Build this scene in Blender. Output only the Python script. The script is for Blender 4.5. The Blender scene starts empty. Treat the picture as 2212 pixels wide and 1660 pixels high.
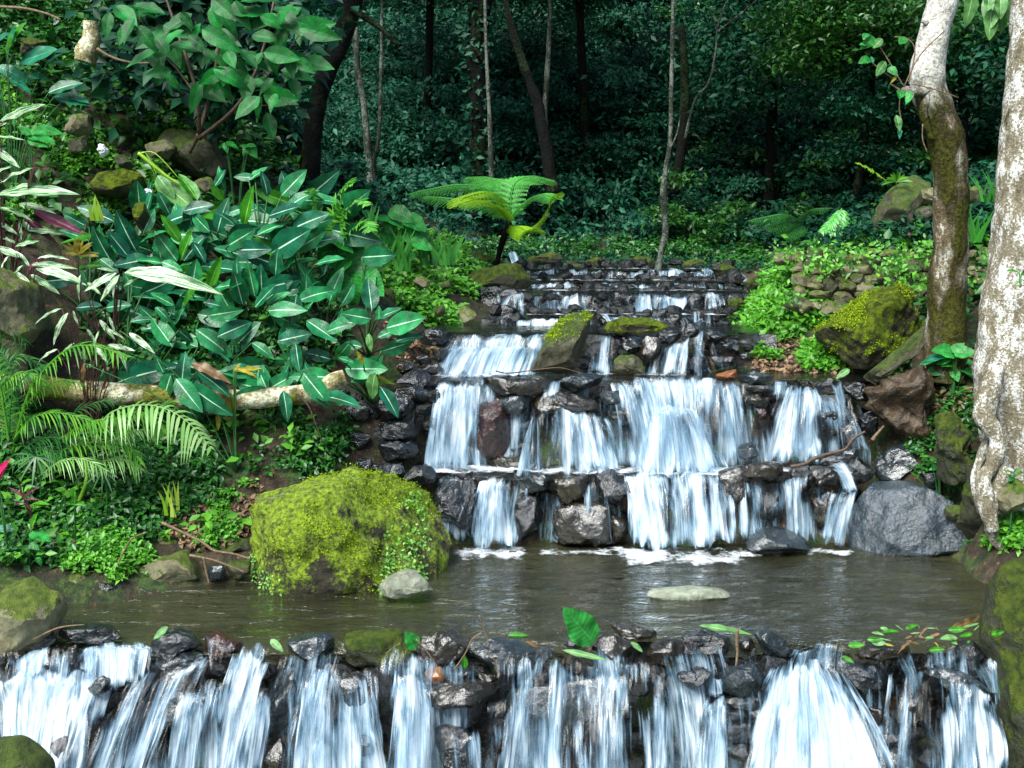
import bpy, math, random
import numpy as np
from mathutils import Vector, Matrix

# ------------------------------------------------------------------ camera / light
W, H, F = 2212.0, 1660.0, 2372.0
EYE = Vector((0, 0, 1.9)); PITCH = math.radians(7.45)
sc = bpy.context.scene
col = sc.collection
cd = bpy.data.cameras.new('camera'); cam = bpy.data.objects.new('camera', cd); col.objects.link(cam)
cam.location = EYE; cam.rotation_euler = (math.radians(90) - PITCH, 0, 0)
cd.sensor_width = 36; cd.lens = 36 * F / W; cd.clip_end = 1000; cd.clip_start = 0.05
sc.camera = cam
wd = bpy.data.worlds.new("World"); sc.world = wd; wd.use_nodes = True
wn = wd.node_tree.nodes; bg = wn['Background']
sky = wn.new('ShaderNodeTexSky'); sky.sky_type = 'NISHITA'; sky.sun_disc = False
SUN_EL, SUN_AZ = 52.0, 215.0          # azimuth measured from +Y clockwise: behind and left of the camera
sky.sun_elevation = math.radians(SUN_EL); sky.sun_rotation = math.radians(SUN_AZ)
sky.air_density = 1.0; sky.dust_density = 1.5
wd.node_tree.links.new(sky.outputs[0], bg.inputs[0]); bg.inputs[1].default_value = 0.10
ld = bpy.data.lights.new('sun', 'SUN'); sun = bpy.data.objects.new('sun', ld); col.objects.link(sun)
ld.energy = 4.0; ld.angle = math.radians(32); ld.color = (1.0, 1.0, .95)
az = math.radians(SUN_AZ); el = math.radians(SUN_EL)
sd = Vector((math.sin(az) * math.cos(el), math.cos(az) * math.cos(el), math.sin(el)))
sun.rotation_euler = sd.to_track_quat('Z', 'Y').to_euler()
sun.location = (0, 0, 20)
sc.view_settings.view_transform = 'Standard'; sc.view_settings.look = 'None'
sc.view_settings.exposure = 0.93; sc.view_settings.gamma = 1.0
sc.render.engine = 'CYCLES'
cy = sc.cycles
cy.max_bounces = 7; cy.diffuse_bounces = 3; cy.glossy_bounces = 3; cy.transmission_bounces = 3
cy.transparent_max_bounces = 14; cy.use_denoising = True
try: cy.sample_clamp_indirect = 6
except Exception: pass

# ------------------------------------------------------------------ helpers
cP, sP = math.cos(PITCH), math.sin(PITCH)
def ray(u, v):
    a = (u - W / 2) / F; b = (H / 2 - v) / F
    return Vector((a, cP + b * sP, -sP + b * cP))
def at(u, v, Y):
    d = ray(u, v); return EYE + d * (Y / d.y)
def atz(u, v, z):
    d = ray(u, v); return EYE + d * ((z - EYE.z) / d.z)
def proj(p):
    q = Vector(p) - EYE
    f = q.y * cP - q.z * sP; h = q.y * sP + q.z * cP
    return W / 2 + F * q.x / f, H / 2 - F * h / f
OX = {'L': 0.0, 'M': 734.5, 'R': 1469.0}; OY = {'0': 0.0, '1': 553.0, '2': 1102.6}
def Z(zone, *pts):
    if zone == 'P': return [(float(a), float(b)) for a, b in pts]
    return [(OX[zone[0]] + .336 * a, OY[zone[1]] + .336 * b) for a, b in pts]
rng = random.Random(7)

def hash3(ix, iy, iz, seed):
    n = (ix * 374761393 + iy * 668265263 + iz * 2147483647 + seed * 144665) & 0xffffffff
    n = ((n ^ (n >> 13)) * 1274126177) & 0xffffffff
    return ((n ^ (n >> 16)) & 0xffff) / 65535.0
def vnoise(P, seed=0):
    P = np.asarray(P, float); i = np.floor(P).astype(np.int64); f = P - i; f = f * f * (3 - 2 * f)
    r = 0
    for dx in (0, 1):
        for dy in (0, 1):
            for dz in (0, 1):
                w = (f[:, 0] if dx else 1 - f[:, 0]) * (f[:, 1] if dy else 1 - f[:, 1]) * (f[:, 2] if dz else 1 - f[:, 2])
                r = r + w * hash3(i[:, 0] + dx, i[:, 1] + dy, i[:, 2] + dz, seed)
    return r * 2 - 1
def fbm(P, seed=0, o=3):
    a = 1; r = 0; P = np.asarray(P, float)
    for k in range(o):
        r = r + a * vnoise(P * (2 ** k), seed + k); a *= .5
    return r

def tag(o, label=None, cat=None, group=None, kind=None):
    if label: o['label'] = label
    if cat: o['category'] = cat
    if group: o['group'] = group
    if kind: o['kind'] = kind
    return o
def mesh(name, V, Fs, mat=None, smooth=True, sharp=None):
    me = bpy.data.meshes.new(name)
    if isinstance(Fs, np.ndarray):
        n, k = Fs.shape
        me.vertices.add(len(V)); me.vertices.foreach_set('co', np.asarray(V, np.float32).ravel())
        me.loops.add(n * k); me.loops.foreach_set('vertex_index', Fs.astype(np.int32).ravel())
        me.polygons.add(n); me.polygons.foreach_set('loop_start', np.arange(0, n * k, k, dtype=np.int32))
        me.polygons.foreach_set('loop_total', np.full(n, k, np.int32))
        me.update(calc_edges=True); me.validate()
    else:
        me.from_pydata([tuple(p) for p in V], [], Fs); me.update()
    if smooth: me.polygons.foreach_set('use_smooth', np.ones(len(me.polygons), bool))
    if sharp: me.set_sharp_from_angle(angle=math.radians(sharp))
    if mat: me.materials.append(mat)
    return me
def link(name, me, loc=(0, 0, 0), parent=None):
    o = bpy.data.objects.new(name, me); col.objects.link(o)
    o.location = loc
    if parent is not None: o.parent = parent
    return o
def empty(name, loc):
    o = bpy.data.objects.new(name, None); col.objects.link(o); o.location = loc
    o.empty_display_size = .1
    return o
def child(name, me, root, M=None):
    """part of a thing; M is its world matrix, the root is only translated"""
    o = bpy.data.objects.new(name, me); col.objects.link(o); o.parent = root
    if M is None: M = Matrix.Identity(4)
    o.matrix_basis = Matrix.Translation(-root.location) @ M
    return o
def attr(me, name, vals):
    a = me.attributes.new(name, 'FLOAT', 'POINT'); a.data.foreach_set('value', np.asarray(vals, np.float32))

# ------------------------------------------------------------------ materials
class NT:
    def __init__(s, name):
        s.m = bpy.data.materials.new(name); s.m.use_nodes = True
        s.t = s.m.node_tree; s.t.nodes.clear()
        s.out = s.t.nodes.new('ShaderNodeOutputMaterial')
    def n(s, typ, **kw):
        nd = s.t.nodes.new('ShaderNode' + typ)
        for k, v in kw.items():
            if k.startswith('i_'):
                key = k[2:]; key = int(key) if key.isdigit() else key.replace('_', ' ')
                s.set(nd.inputs[key], v)
            else: setattr(nd, k, v)
        return nd
    def set(s, sock, v):
        if hasattr(v, 'node'): s.t.links.new(v, sock)
        elif isinstance(v, bpy.types.Node): s.t.links.new(v.outputs[0], sock)
        elif isinstance(v, (tuple, list)) and len(v) == 3 and sock.type == 'RGBA': sock.default_value = (*v, 1)
        else: sock.default_value = v
    def math(s, op, a, b=0.0, clamp=False):
        nd = s.t.nodes.new('ShaderNodeMath'); nd.operation = op; nd.use_clamp = clamp
        s.set(nd.inputs[0], a); s.set(nd.inputs[1], b); return nd.outputs[0]
    def mr(s, x, a, b, c=0.0, d=1.0, smooth=False):
        nd = s.t.nodes.new('ShaderNodeMapRange'); nd.clamp = True
        if smooth: nd.interpolation_type = 'SMOOTHSTEP'
        for i, q in enumerate((x, a, b, c, d)): s.set(nd.inputs[i], q)
        return nd.outputs[0]
    def mix(s, f, a, b, mode='MIX'):
        nd = s.t.nodes.new('ShaderNodeMix'); nd.data_type = 'RGBA'; nd.blend_type = mode
        s.set(nd.inputs[0], f); s.set(nd.inputs[6], a); s.set(nd.inputs[7], b); return nd.outputs[2]
    def ramp(s, x, stops):
        nd = s.t.nodes.new('ShaderNodeValToRGB'); e = nd.color_ramp.elements
        while len(e) < len(stops): e.new(.5)
        for k, (p, c) in enumerate(stops): e[k].position = p; e[k].color = (*c, 1) if len(c) == 3 else c
        s.set(nd.inputs[0], x); return nd.outputs[0]
    def noise(s, vec, scale, detail=4, rough=.55, dist=0):
        nd = s.n('TexNoise', i_Scale=scale, i_Detail=detail, i_Roughness=rough, i_Distortion=dist)
        if vec is not None: s.set(nd.inputs['Vector'], vec)
        return nd.outputs[0]
    def bump(s, h, strength, dist, normal=None):
        nd = s.n('Bump', i_Strength=strength, i_Distance=dist); s.set(nd.inputs['Height'], h)
        if normal is not None: s.set(nd.inputs['Normal'], normal)
        return nd.outputs[0]
    def surf(s, sh):
        s.set(s.out.inputs[0], sh); return s.m
    def princ(s, **kw):
        return s.n('BsdfPrincipled', **kw)

def rock_mat(name, stops, rough=(.25, .5), moss=0.0, mosscol=((.10, .14, .008), (.22, .26, .012)), spec=.5, bumpd=.012, rnd=.5, lich=0.0):
    t = NT(name)
    tc = t.n('TexCoord').outputs['Object']; oi = t.n('ObjectInfo').outputs['Random']
    off = t.n('VectorMath', operation='ADD'); t.set(off.inputs[0], tc)
    cmb = t.n('CombineXYZ'); t.set(cmb.inputs[0], t.math('MULTIPLY', oi, 37.0)); t.set(cmb.inputs[2], t.math('MULTIPLY', oi, 11.0))
    t.set(off.inputs[1], cmb.outputs[0]); v = off.outputs[0]
    n1 = t.noise(v, 5, 6, .6); n2 = t.noise(v, 28, 6, .65); n3 = t.noise(v, 110, 3, .6)
    mixn = t.math('ADD', t.math('MULTIPLY', n1, .55), t.math('MULTIPLY', n2, .45))
    c = t.ramp(mixn, stops)
    hs = t.n('HueSaturation'); t.set(hs.inputs['Value'], t.mr(oi, 0, 1, 1 - rnd, 1 + rnd)); t.set(hs.inputs['Color'], c)
    t.set(hs.inputs['Hue'], t.mr(n1, .3, .7, .48, .52)); c = hs.outputs[0]
    if lich:
        vo = t.noise(v, 16, 5, .7); c = t.mix(t.math('MULTIPLY', t.mr(vo, .56, .66, 0, 1), lich), c, (.42, .44, .34))
    r = t.mr(n2, .35, .65, rough[0], rough[1])
    hgt = t.math('ADD', t.math('MULTIPLY', n2, .45), t.math('MULTIPLY', n3, .08))
    hgt = t.math('ADD', hgt, t.math('MULTIPLY', n1, 1.8))
    if moss > 0:
        geo = t.n('NewGeometry'); sx = t.n('SeparateXYZ'); t.set(sx.inputs[0], geo.outputs['Normal'])
        k = t.math('ADD', t.math('MULTIPLY', sx.outputs[2], .55), t.math('MULTIPLY', n1, 1.5))
        k = t.math('ADD', k, t.math('MULTIPLY', n2, .5))
        f = t.mr(k, 1.55 - moss, 1.72 - moss, 0, 1, True)
        mc = t.mix(t.mr(t.noise(v, 22, 5, .7), .4, .6), mosscol[0], mosscol[1])
        c = t.mix(f, c, mc); r = t.mix(f, r, (.9, .9, .9))
        hgt = t.math('ADD', hgt, t.math('MULTIPLY', f, t.math('MULTIPLY', t.noise(v, 160, 3, .7), 1.2)))
    b = t.bump(hgt, 1.0, bumpd)
    p = t.princ(i_Base_Color=c, i_Roughness=r, i_Normal=b); p.inputs['Specular IOR Level'].default_value = spec
    if spec > .6: p.inputs['Coat Weight'].default_value = .6; p.inputs['Coat Roughness'].default_value = .06; t.set(p.inputs['Coat Normal'], b)
    return t.surf(p)

M = {}
M['wet'] = rock_mat('wet_dark_stone', [(.3, (0.0006, 0.0013, 0.0016)), (.5, (0.0025, 0.0047, 0.0059)), (.62, (0.0063, 0.0099, 0.0108)), (.75, (0.0158, 0.0225, 0.0216))], (.06, .28), spec=1.0, bumpd=.03)
M['wetfill'] = rock_mat('damp_black_stone', [(.3, (.001, .0015, .0018)), (.5, (.0035, .005, .0055)), (.7, (.013, .014, .014))], (.3, .6), spec=.45, bumpd=.03)
M['wetgrey'] = rock_mat('wet_grey_stone', [(.3, (0.0054, 0.0080, 0.0096)), (.5, (0.0117, 0.0190, 0.0216)), (.7, (0.0315, 0.0490, 0.0528))], (.10, .34), spec=.9, bumpd=.018, rnd=.3)
M['wetbrown'] = rock_mat('wet_brown_stone', [(.3, (0.0031, 0.0024, 0.0011)), (.48, (0.0105, 0.0083, 0.0033)), (.65, (0.0263, 0.0206, 0.0095)), (.75, (0.0580, 0.0471, 0.0234))], (.08, .34), spec=.9, bumpd=.018, rnd=.3)
M['red'] = rock_mat('wet_red_brown_stone', [(.3, (0.0048, 0.0024, 0.0024)), (.5, (0.0280, 0.0072, 0.0048)), (.68, (0.0640, 0.0176, 0.0096))], (.12, .36), spec=.8, bumpd=.024, rnd=.2)
M['grey'] = rock_mat('blue_grey_boulder_stone', [(.3, (0.0076, 0.0120, 0.0162)), (.45, (0.0216, 0.0345, 0.0456)), (.6, (0.0405, 0.0638, 0.0809)), (.72, (0.0810, 0.1237, 0.1396))], (.22, .5), spec=.7, bumpd=.03, rnd=.05)
M['tan'] = rock_mat('dry_tan_stone', [(.3, (0.0540, 0.0495, 0.0270)), (.5, (0.1530, 0.1440, 0.0810)), (.7, (0.2880, 0.2790, 0.1800))], (.7, .9), spec=.3, bumpd=.012, moss=.30, mosscol=((.06, .10, .015), (.14, .19, .03)), rnd=.35)
M['tanwet'] = rock_mat('damp_mossy_stone', [(.3, (0.0200, 0.0200, 0.0120)), (.5, (0.0640, 0.0640, 0.0360)), (.7, (0.1440, 0.1440, 0.0880))], (.4, .8), spec=.4, bumpd=.014, moss=.42, mosscol=((.035, .07, .01), (.09, .13, .02)), rnd=.3)
M['pale'] = rock_mat('pale_stone', [(.3, (.05, .06, .045)), (.48, (.16, .18, .13)), (.66, (.36, .39, .30))], (.5, .8), spec=.3, bumpd=.02, rnd=.1)
M['moss'] = rock_mat('moss_covered_stone', [(.3, (.018, .018, .010)), (.5, (.05, .05, .025)), (.7, (.12, .12, .07))], (.7, .9), spec=.25, bumpd=.03, moss=.72, mosscol=((.045, .07, .003), (.18, .26, .008)), rnd=.0)
def boulder_mat():
    t = NT('mossy_boulder_stone'); tc = t.n('TexCoord').outputs['Object']; geo = t.n('NewGeometry'); sx = t.n('SeparateXYZ'); t.set(sx.inputs[0], geo.outputs['Normal'])
    n0 = t.noise(tc, 3.2, 5, .6); n1 = t.noise(tc, 9, 6, .65); n2 = t.noise(tc, 40, 5, .7); n3 = t.noise(tc, 150, 3, .7)
    base = t.ramp(t.math('ADD', t.math('MULTIPLY', n1, .5), t.math('MULTIPLY', n2, .5)), [(.35, (.012, .011, .006)), (.5, (.045, .040, .018)), (.62, (.10, .09, .045))])
    top = t.mix(t.mr(n2, .4, .6), (.20, .25, .05), (.40, .46, .15))
    c = t.mix(t.mr(t.math('ADD', sx.outputs[2], t.math('MULTIPLY', n1, .6)), .75, 1.05), base, top)
    sz = t.n('SeparateXYZ'); t.set(sz.inputs[0], tc); k_ = t.math('ADD', t.math('ADD', t.math('MULTIPLY', n1, .9), t.math('MULTIPLY', n0, .9)), t.math('MULTIPLY', n2, .35)); k_ = t.math('ADD', k_, t.math('MULTIPLY', t.mr(sz.outputs[2], .1, .5), .26)); f = t.mr(k_, 1.14, 1.27)
    c = t.mix(f, c, t.mix(t.mr(n2, .38, .6), (.07, .12, .004), (.30, .45, .014)))
    h = t.math('ADD', t.math('MULTIPLY', n1, 1.5), t.math('ADD', n2, t.math('MULTIPLY', n3, .6)))
    return t.surf(t.princ(i_Base_Color=c, i_Roughness=.85, i_Normal=t.bump(t.math('ADD', h, f), 1, .03)))
M['bigmoss'] = boulder_mat()
M['mossdark'] = rock_mat('dark_mossy_stone', [(.3, (.012, .014, .010)), (.5, (.035, .04, .022)), (.7, (.07, .075, .045))], (.5, .85), spec=.3, bumpd=.02, moss=.55, mosscol=((.03, .06, .006), (.10, .14, .012)), rnd=.2)
M['brown'] = rock_mat('orange_brown_stone', [(.3, (.08, .03, .012)), (.5, (.22, .09, .03)), (.7, (.36, .17, .07))], (.2, .5), spec=.6, bumpd=.008, rnd=.15)

def soil_mat():
    t = NT('forest_soil'); tc = t.n('TexCoord').outputs['Object']
    n1 = t.noise(tc, 1.6, 6, .65); n2 = t.noise(tc, 14, 6, .7); n3 = t.noise(tc, 60, 4, .7)
    c = t.ramp(t.math('ADD', t.math('MULTIPLY', n1, .4), t.math('MULTIPLY', n2, .6)),
               [(.3, (.010, .007, .004)), (.48, (.035, .024, .012)), (.56, (.075, .05, .028)), (.68, (.15, .11, .07))])
    g = t.mix(t.mr(n2, .45, .6), (.012, .03, .006), (.05, .10, .012))
    c = t.mix(t.mr(t.noise(tc, 4, 5, .7), .46, .58), c, g)
    vo = t.n('TexVoronoi', i_Scale=26.0); t.set(vo.inputs['Vector'], tc)
    lf = t.mr(vo.outputs['Distance'], .25, .3, 1, 0)
    sel = t.n('SeparateXYZ'); t.set(sel.inputs[0], vo.outputs['Color'])
    c = t.mix(t.math('MULTIPLY', lf, t.mr(sel.outputs[0], .75, .8)), c, (.16, .08, .04))
    b = t.bump(t.math('ADD', n2, t.math('MULTIPLY', n3, .5)), 1, .05)
    return t.surf(t.princ(i_Base_Color=c, i_Roughness=.85, i_Normal=b))
M['soil'] = soil_mat()
def bed_mat():
    t = NT('river_bed'); tc = t.n('TexCoord').outputs['Object']
    vo = t.n('TexVoronoi', i_Scale=9.0); t.set(vo.inputs['Vector'], tc)
    n2 = t.noise(tc, 12, 5, .7)
    c = t.ramp(n2, [(.3, (.03, .02, .008)), (.5, (.11, .075, .03)), (.7, (.2, .15, .07))])
    b = t.bump(t.math('ADD', n2, vo.outputs['Distance']), 1, .05)
    return t.surf(t.princ(i_Base_Color=c, i_Roughness=.5, i_Normal=b))
M['bed'] = bed_mat()

def leaf_mat(name, c0, c1, rough=.35, trans=.25, transcol=None, spec=.5, attrname='rnd'):
    t = NT(name)
    a = t.n('Attribute', attribute_name=attrname).outputs['Fac'] if attrname else t.n('ObjectInfo').outputs['Random']
    c = t.mix(a, c0, c1)
    p = t.princ(i_Base_Color=c, i_Roughness=rough); p.inputs['Specular IOR Level'].default_value = spec
    tr = t.n('BsdfTranslucent'); t.set(tr.inputs[0], transcol if transcol else c)
    mx = t.n('MixShader', i_0=trans); t.set(mx.inputs[1], p.outputs[0]); t.set(mx.inputs[2], tr.outputs[0])
    return t.surf(mx)
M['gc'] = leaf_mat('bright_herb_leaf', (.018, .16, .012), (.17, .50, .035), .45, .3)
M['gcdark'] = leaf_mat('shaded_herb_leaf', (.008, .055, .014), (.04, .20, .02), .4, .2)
M['forest'] = leaf_mat('forest_leaf', (.0015, .028, .018), (.014, .105, .045), .5, .2, spec=.25)
M['forestyel'] = leaf_mat('yellowish_forest_leaf', (.006, .055, .010), (.045, .18, .018), .4, .25)
M['forestblue'] = leaf_mat('blue_green_forest_leaf', (.004, .05, .035), (.03, .16, .08), .5, .2, spec=.25)
M['mossleaf'] = leaf_mat('moss_tuft', (.09, .17, .004), (.33, .46, .010), .8, .2, spec=.2)
M['liverwort'] = leaf_mat('pale_herb_leaf', (.08, .3, .03), (.30, .55, .12), .6, .2, spec=.3)
M['litter'] = leaf_mat('dead_leaf', (.06, .022, .012), (.36, .24, .13), .7, .1)
M['palm'] = leaf_mat('palm_leaflet', (.04, .22, .02), (.16, .42, .03), .35, .3)
M['palmpale'] = leaf_mat('pale_palm_leaflet', (.15, .38, .07), (.35, .55, .22), .35, .3)
M['palmdark'] = leaf_mat('dark_palm_leaflet', (.012, .09, .02), (.05, .22, .035), .35, .25)
M['fern'] = leaf_mat('fern_leaflet', (.06, .36, .03), (.2, .55, .08), .45, .35)
M['treefern'] = leaf_mat('tree_fern_leaflet', (.05, .34, .05), (.16, .55, .10), .35, .35)
M['fernyel'] = leaf_mat('yellow_fern_leaflet', (.16, .42, .01), (.38, .60, .03), .4, .35)
M['grass'] = leaf_mat('grass_blade', (.02, .17, .02), (.07, .36, .04), .4, .3)
M['grassyel'] = leaf_mat('yellow_blade', (.2, .42, .02), (.42, .55, .08), .4, .3)

def striped_leaf(name, base, base2, rib, edge=None, ribw=.07, rough=.32, trans=.12, veins=.06, stripes=0.0, under=None, ribfade=.75):
    """leaf blades carry uv: x along, y across (0..1)"""
    t = NT(name); uv = t.n('UVMap', uv_map='UVMap').outputs[0]; s = t.n('SeparateXYZ'); t.set(s.inputs[0], uv)
    x, y = s.outputs[0], s.outputs[1]
    oi = t.n('ObjectInfo').outputs['Random']
    d = t.math('ABSOLUTE', t.math('SUBTRACT', y, .5))
    c = t.mix(oi, base, base2)
    # side veins
    vv = t.math('SINE', t.math('MULTIPLY', t.math('SUBTRACT', x, t.math('MULTIPLY', d, .3)), 70.0))
    cv = t.n('HueSaturation'); t.set(cv.inputs['Value'], t.mr(vv, -1, 1, 1 - veins, 1 + veins)); t.set(cv.inputs['Color'], c); c = cv.outputs[0]
    if stripes:
        sw = t.noise(None, 1, 3)
        cb = t.n('CombineXYZ'); t.set(cb.inputs[0], t.math('ADD', t.math('MULTIPLY', x, 2.2), t.math('MULTIPLY', oi, 30.0))); t.set(cb.inputs[1], t.math('MULTIPLY', t.math('SUBTRACT', y, t.math('MULTIPLY', x, .12)), 6.5))
        sw = t.noise(cb.outputs[0], 1.4, 2, .5)
        c = t.mix(t.mr(sw, .47, .53), c, edge)
    elif edge:
        c = t.mix(t.mr(d, .40, .47), c, edge)
    w = t.mr(x, 0, 1, ribw, ribw * .3)
    rb = t.mr(t.math('DIVIDE', d, w), .35, .6, 1, 0)
    rb = t.math('MULTIPLY', rb, t.mr(x, ribfade, 1, 1, .2))
    c = t.mix(rb, c, rib)
    if under:
        g = t.n('NewGeometry').outputs['Backfacing']; c = t.mix(g, c, under)
    tco = t.n('TexCoord').outputs['Object']; ofs = t.n('VectorMath', operation='ADD'); t.set(ofs.inputs[0], tco); cq = t.n('CombineXYZ'); t.set(cq.inputs[0], t.math('MULTIPLY', oi, 90.0)); t.set(ofs.inputs[1], cq.outputs[0])
    sp = t.noise(ofs.outputs[0], 7, 5, .7); c = t.mix(t.math('MULTIPLY', t.mr(sp, .64, .70), .8), c, (.16, .13, .03)); hv_ = t.n('HueSaturation'); t.set(hv_.inputs['Value'], t.mr(t.noise(ofs.outputs[0], 2.5, 2), .3, .7, .4, 1.5)); t.set(hv_.inputs['Color'], c); c = hv_.outputs[0]
    b = t.bump(t.math('ADD', t.math('MULTIPLY', vv, .12), t.math('MULTIPLY', sp, 6.0)), .25, .004)
    p = t.princ(i_Base_Color=c, i_Roughness=rough, i_Normal=b); p.inputs['Specular IOR Level'].default_value = .38
    tr = t.n('BsdfTranslucent'); t.set(tr.inputs[0], t.mix(.6, c, (.08, .3, .02)))
    mx = t.n('MixShader', i_0=trans); t.set(mx.inputs[1], p.outputs[0]); t.set(mx.inputs[2], tr.outputs[0])
    return t.surf(mx)
M['dieff'] = striped_leaf('dark_teal_leaf', (.003, .075, .042), (.018, .23, .065), (.48, .74, .52), rough=.34, ribw=.075)
M['dieffgreen'] = striped_leaf('young_green_leaf', (.03, .22, .012), (.06, .32, .02), (.35, .6, .12), trans=.35)
M['dieffpale'] = striped_leaf('pale_green_leaf', (.09, .27, .07), (.16, .36, .11), (.5, .75, .4), trans=.3)
M['yellowleaf'] = striped_leaf('yellow_dying_leaf', (.30, .26, .02), (.42, .34, .04), (.6, .5, .1), trans=.3)
M['brownleaf'] = striped_leaf('brown_dead_leaf', (.11, .06, .025), (.24, .14, .06), (.4, .25, .1), trans=.2)
M['strom'] = striped_leaf('variegated_leaf', (.012, .10, .03), (.02, .17, .04), (.42, .55, .3), edge=(.40, .56, .32), stripes=1, ribw=.05, under=(.22, .03, .06))
M['stromw'] = striped_leaf('white_variegated_leaf', (.03, .16, .04), (.06, .24, .06), (.6, .72, .5), edge=(.66, .76, .56), stripes=1, ribw=.05)
M['purple'] = striped_leaf('purple_leaf', (.10, .010, .04), (.18, .02, .07), (.3, .12, .12), ribw=.06, trans=.15)
M['shrubleaf'] = striped_leaf('shrub_leaf', (.001, .075, .010), (.004, .20, .025), (.05, .34, .1), ribw=.03, trans=.3, veins=.12, rough=.5)
M['taro'] = striped_leaf('heart_leaf', (.02, .22, .03), (.04, .36, .06), (.12, .5, .15), ribw=.03, trans=.35, veins=.2)
M['bluegreen'] = striped_leaf('broad_blue_green_leaf', (.008, .12, .06), (.015, .2, .10), (.2, .5, .3), ribw=.04, trans=.2)
M['magenta'] = striped_leaf('magenta_bract', (.6, .01, .12), (.7, .02, .16), (.7, .05, .2), ribw=.03, trans=.2)

def flat_mat(name, c0, c1, rough=.6, scale=20, spec=.4, bumpd=.004):
    t = NT(name); tc = t.n('TexCoord').outputs['Object']; n = t.noise(tc, scale, 5, .65)
    c = t.mix(t.mr(n, .35, .65), c0, c1)
    p = t.princ(i_Base_Color=c, i_Roughness=rough, i_Normal=t.bump(n, 1, bumpd)); p.inputs['Specular IOR Level'].default_value = spec
    return t.surf(p)
M['stem'] = flat_mat('green_stem', (.01, .07, .015), (.03, .14, .025), .5)
M['stemred'] = flat_mat('dark_red_stem', (.02, .008, .006), (.05, .015, .012), .5)
M['stempalm'] = flat_mat('yellow_green_stem', (.12, .32, .02), (.28, .46, .03), .4)
M['twig'] = flat_mat('dry_twig', (.09, .055, .03), (.24, .17, .10), .7, 60)
M['twigdark'] = flat_mat('wet_brown_branch', (.03, .018, .012), (.11, .07, .045), .5, 60)
M['white'] = flat_mat('white_scrap', (.6, .65, .66), (.75, .78, .8), .6)
M['wood'] = flat_mat('decaying_wood', (.012, .009, .005), (.085, .055, .028), .5, 14, .5, .03)
def bark_mat(name, stops, lichen, moss, scale=9, mosscol=((.02, .02, .004), (.07, .075, .01)), lit_z=None):
    t = NT(name); tc = t.n('TexCoord').outputs['Object']
    mp = t.n('Mapping'); t.set(mp.inputs[0], tc); mp.inputs['Scale'].default_value = (1, 1, .45)
    n1 = t.noise(mp.outputs[0], scale, 6, .65); n2 = t.noise(tc, scale * 5, 5, .7); n0 = t.noise(mp.outputs[0], scale * .45, 4, .6)
    c = t.ramp(t.math('ADD', t.math('MULTIPLY', n1, .5), t.math('MULTIPLY', n2, .5)), stops)
    if lichen: c = t.mix(t.mr(t.math('ADD', t.math('MULTIPLY', n1, .6), t.math('MULTIPLY', n2, .5)), .55, .62), c, lichen)
    f = t.mr(t.math('ADD', t.math('MULTIPLY', n0, 1.0), t.math('MULTIPLY', n2, .3)), .86 - moss, .92 - moss)
    if lit_z is not None:
        sz = t.n('SeparateXYZ'); t.set(sz.inputs[0], tc); hi = t.mr(t.math('ADD', sz.outputs[2], t.math('MULTIPLY', n1, .5)), lit_z, lit_z + .25)
        c = t.mix(hi, c, t.mix(t.mr(n2, .38, .62), (.34, .31, .24), (.8, .82, .78))); f = t.math('MULTIPLY', f, t.math('SUBTRACT', 1.0, hi))  # upper trunk: pale lichen plus its sunlit brightness painted into the bark colour
    c = t.mix(f, c, t.mix(t.mr(n2, .4, .6), mosscol[0], mosscol[1]))
    hg = t.math('ADD', t.math('ADD', n1, t.math('MULTIPLY', n2, .5)), t.math('MULTIPLY', f, .5))
    p = t.princ(i_Base_Color=c, i_Roughness=.85, i_Normal=t.bump(hg, 1, .035)); p.inputs['Specular IOR Level'].default_value = .15
    return t.surf(p)
M['barkpale'] = bark_mat('pale_lichen_bark', [(.35, (.10, .085, .055)), (.5, (.28, .25, .17)), (.65, (.45, .42, .32))], (.8, .82, .78), .04, 15)
M['barkmid'] = bark_mat('brown_lichen_bark_lit_top', [(.35, (.04, .03, .016)), (.5, (.15, .12, .07)), (.65, (.33, .29, .2))], (.5, .5, .42), .24, lit_z=2.95)
M['barkdark'] = bark_mat('dark_forest_bark', [(.35, (.001, .002, .001)), (.5, (.003, .004, .003)), (.7, (.012, .013, .009))], None, .2, 6, ((.004, .008, .004), (.015, .03, .008)))
M['barkgrey'] = bark_mat('grey_forest_bark', [(.35, (.012, .016, .011)), (.5, (.04, .048, .036)), (.7, (.10, .115, .095))], (.15, .17, .14), .12, 9, ((.006, .015, .006), (.02, .04, .012)))
M['log'] = bark_mat('mossy_log_bark', [(.35, (.10, .085, .035)), (.5, (.32, .28, .13)), (.65, (.55, .5, .3))], (.66, .66, .5), .18, 8, ((.06, .07, .01), (.18, .19, .03)))

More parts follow.
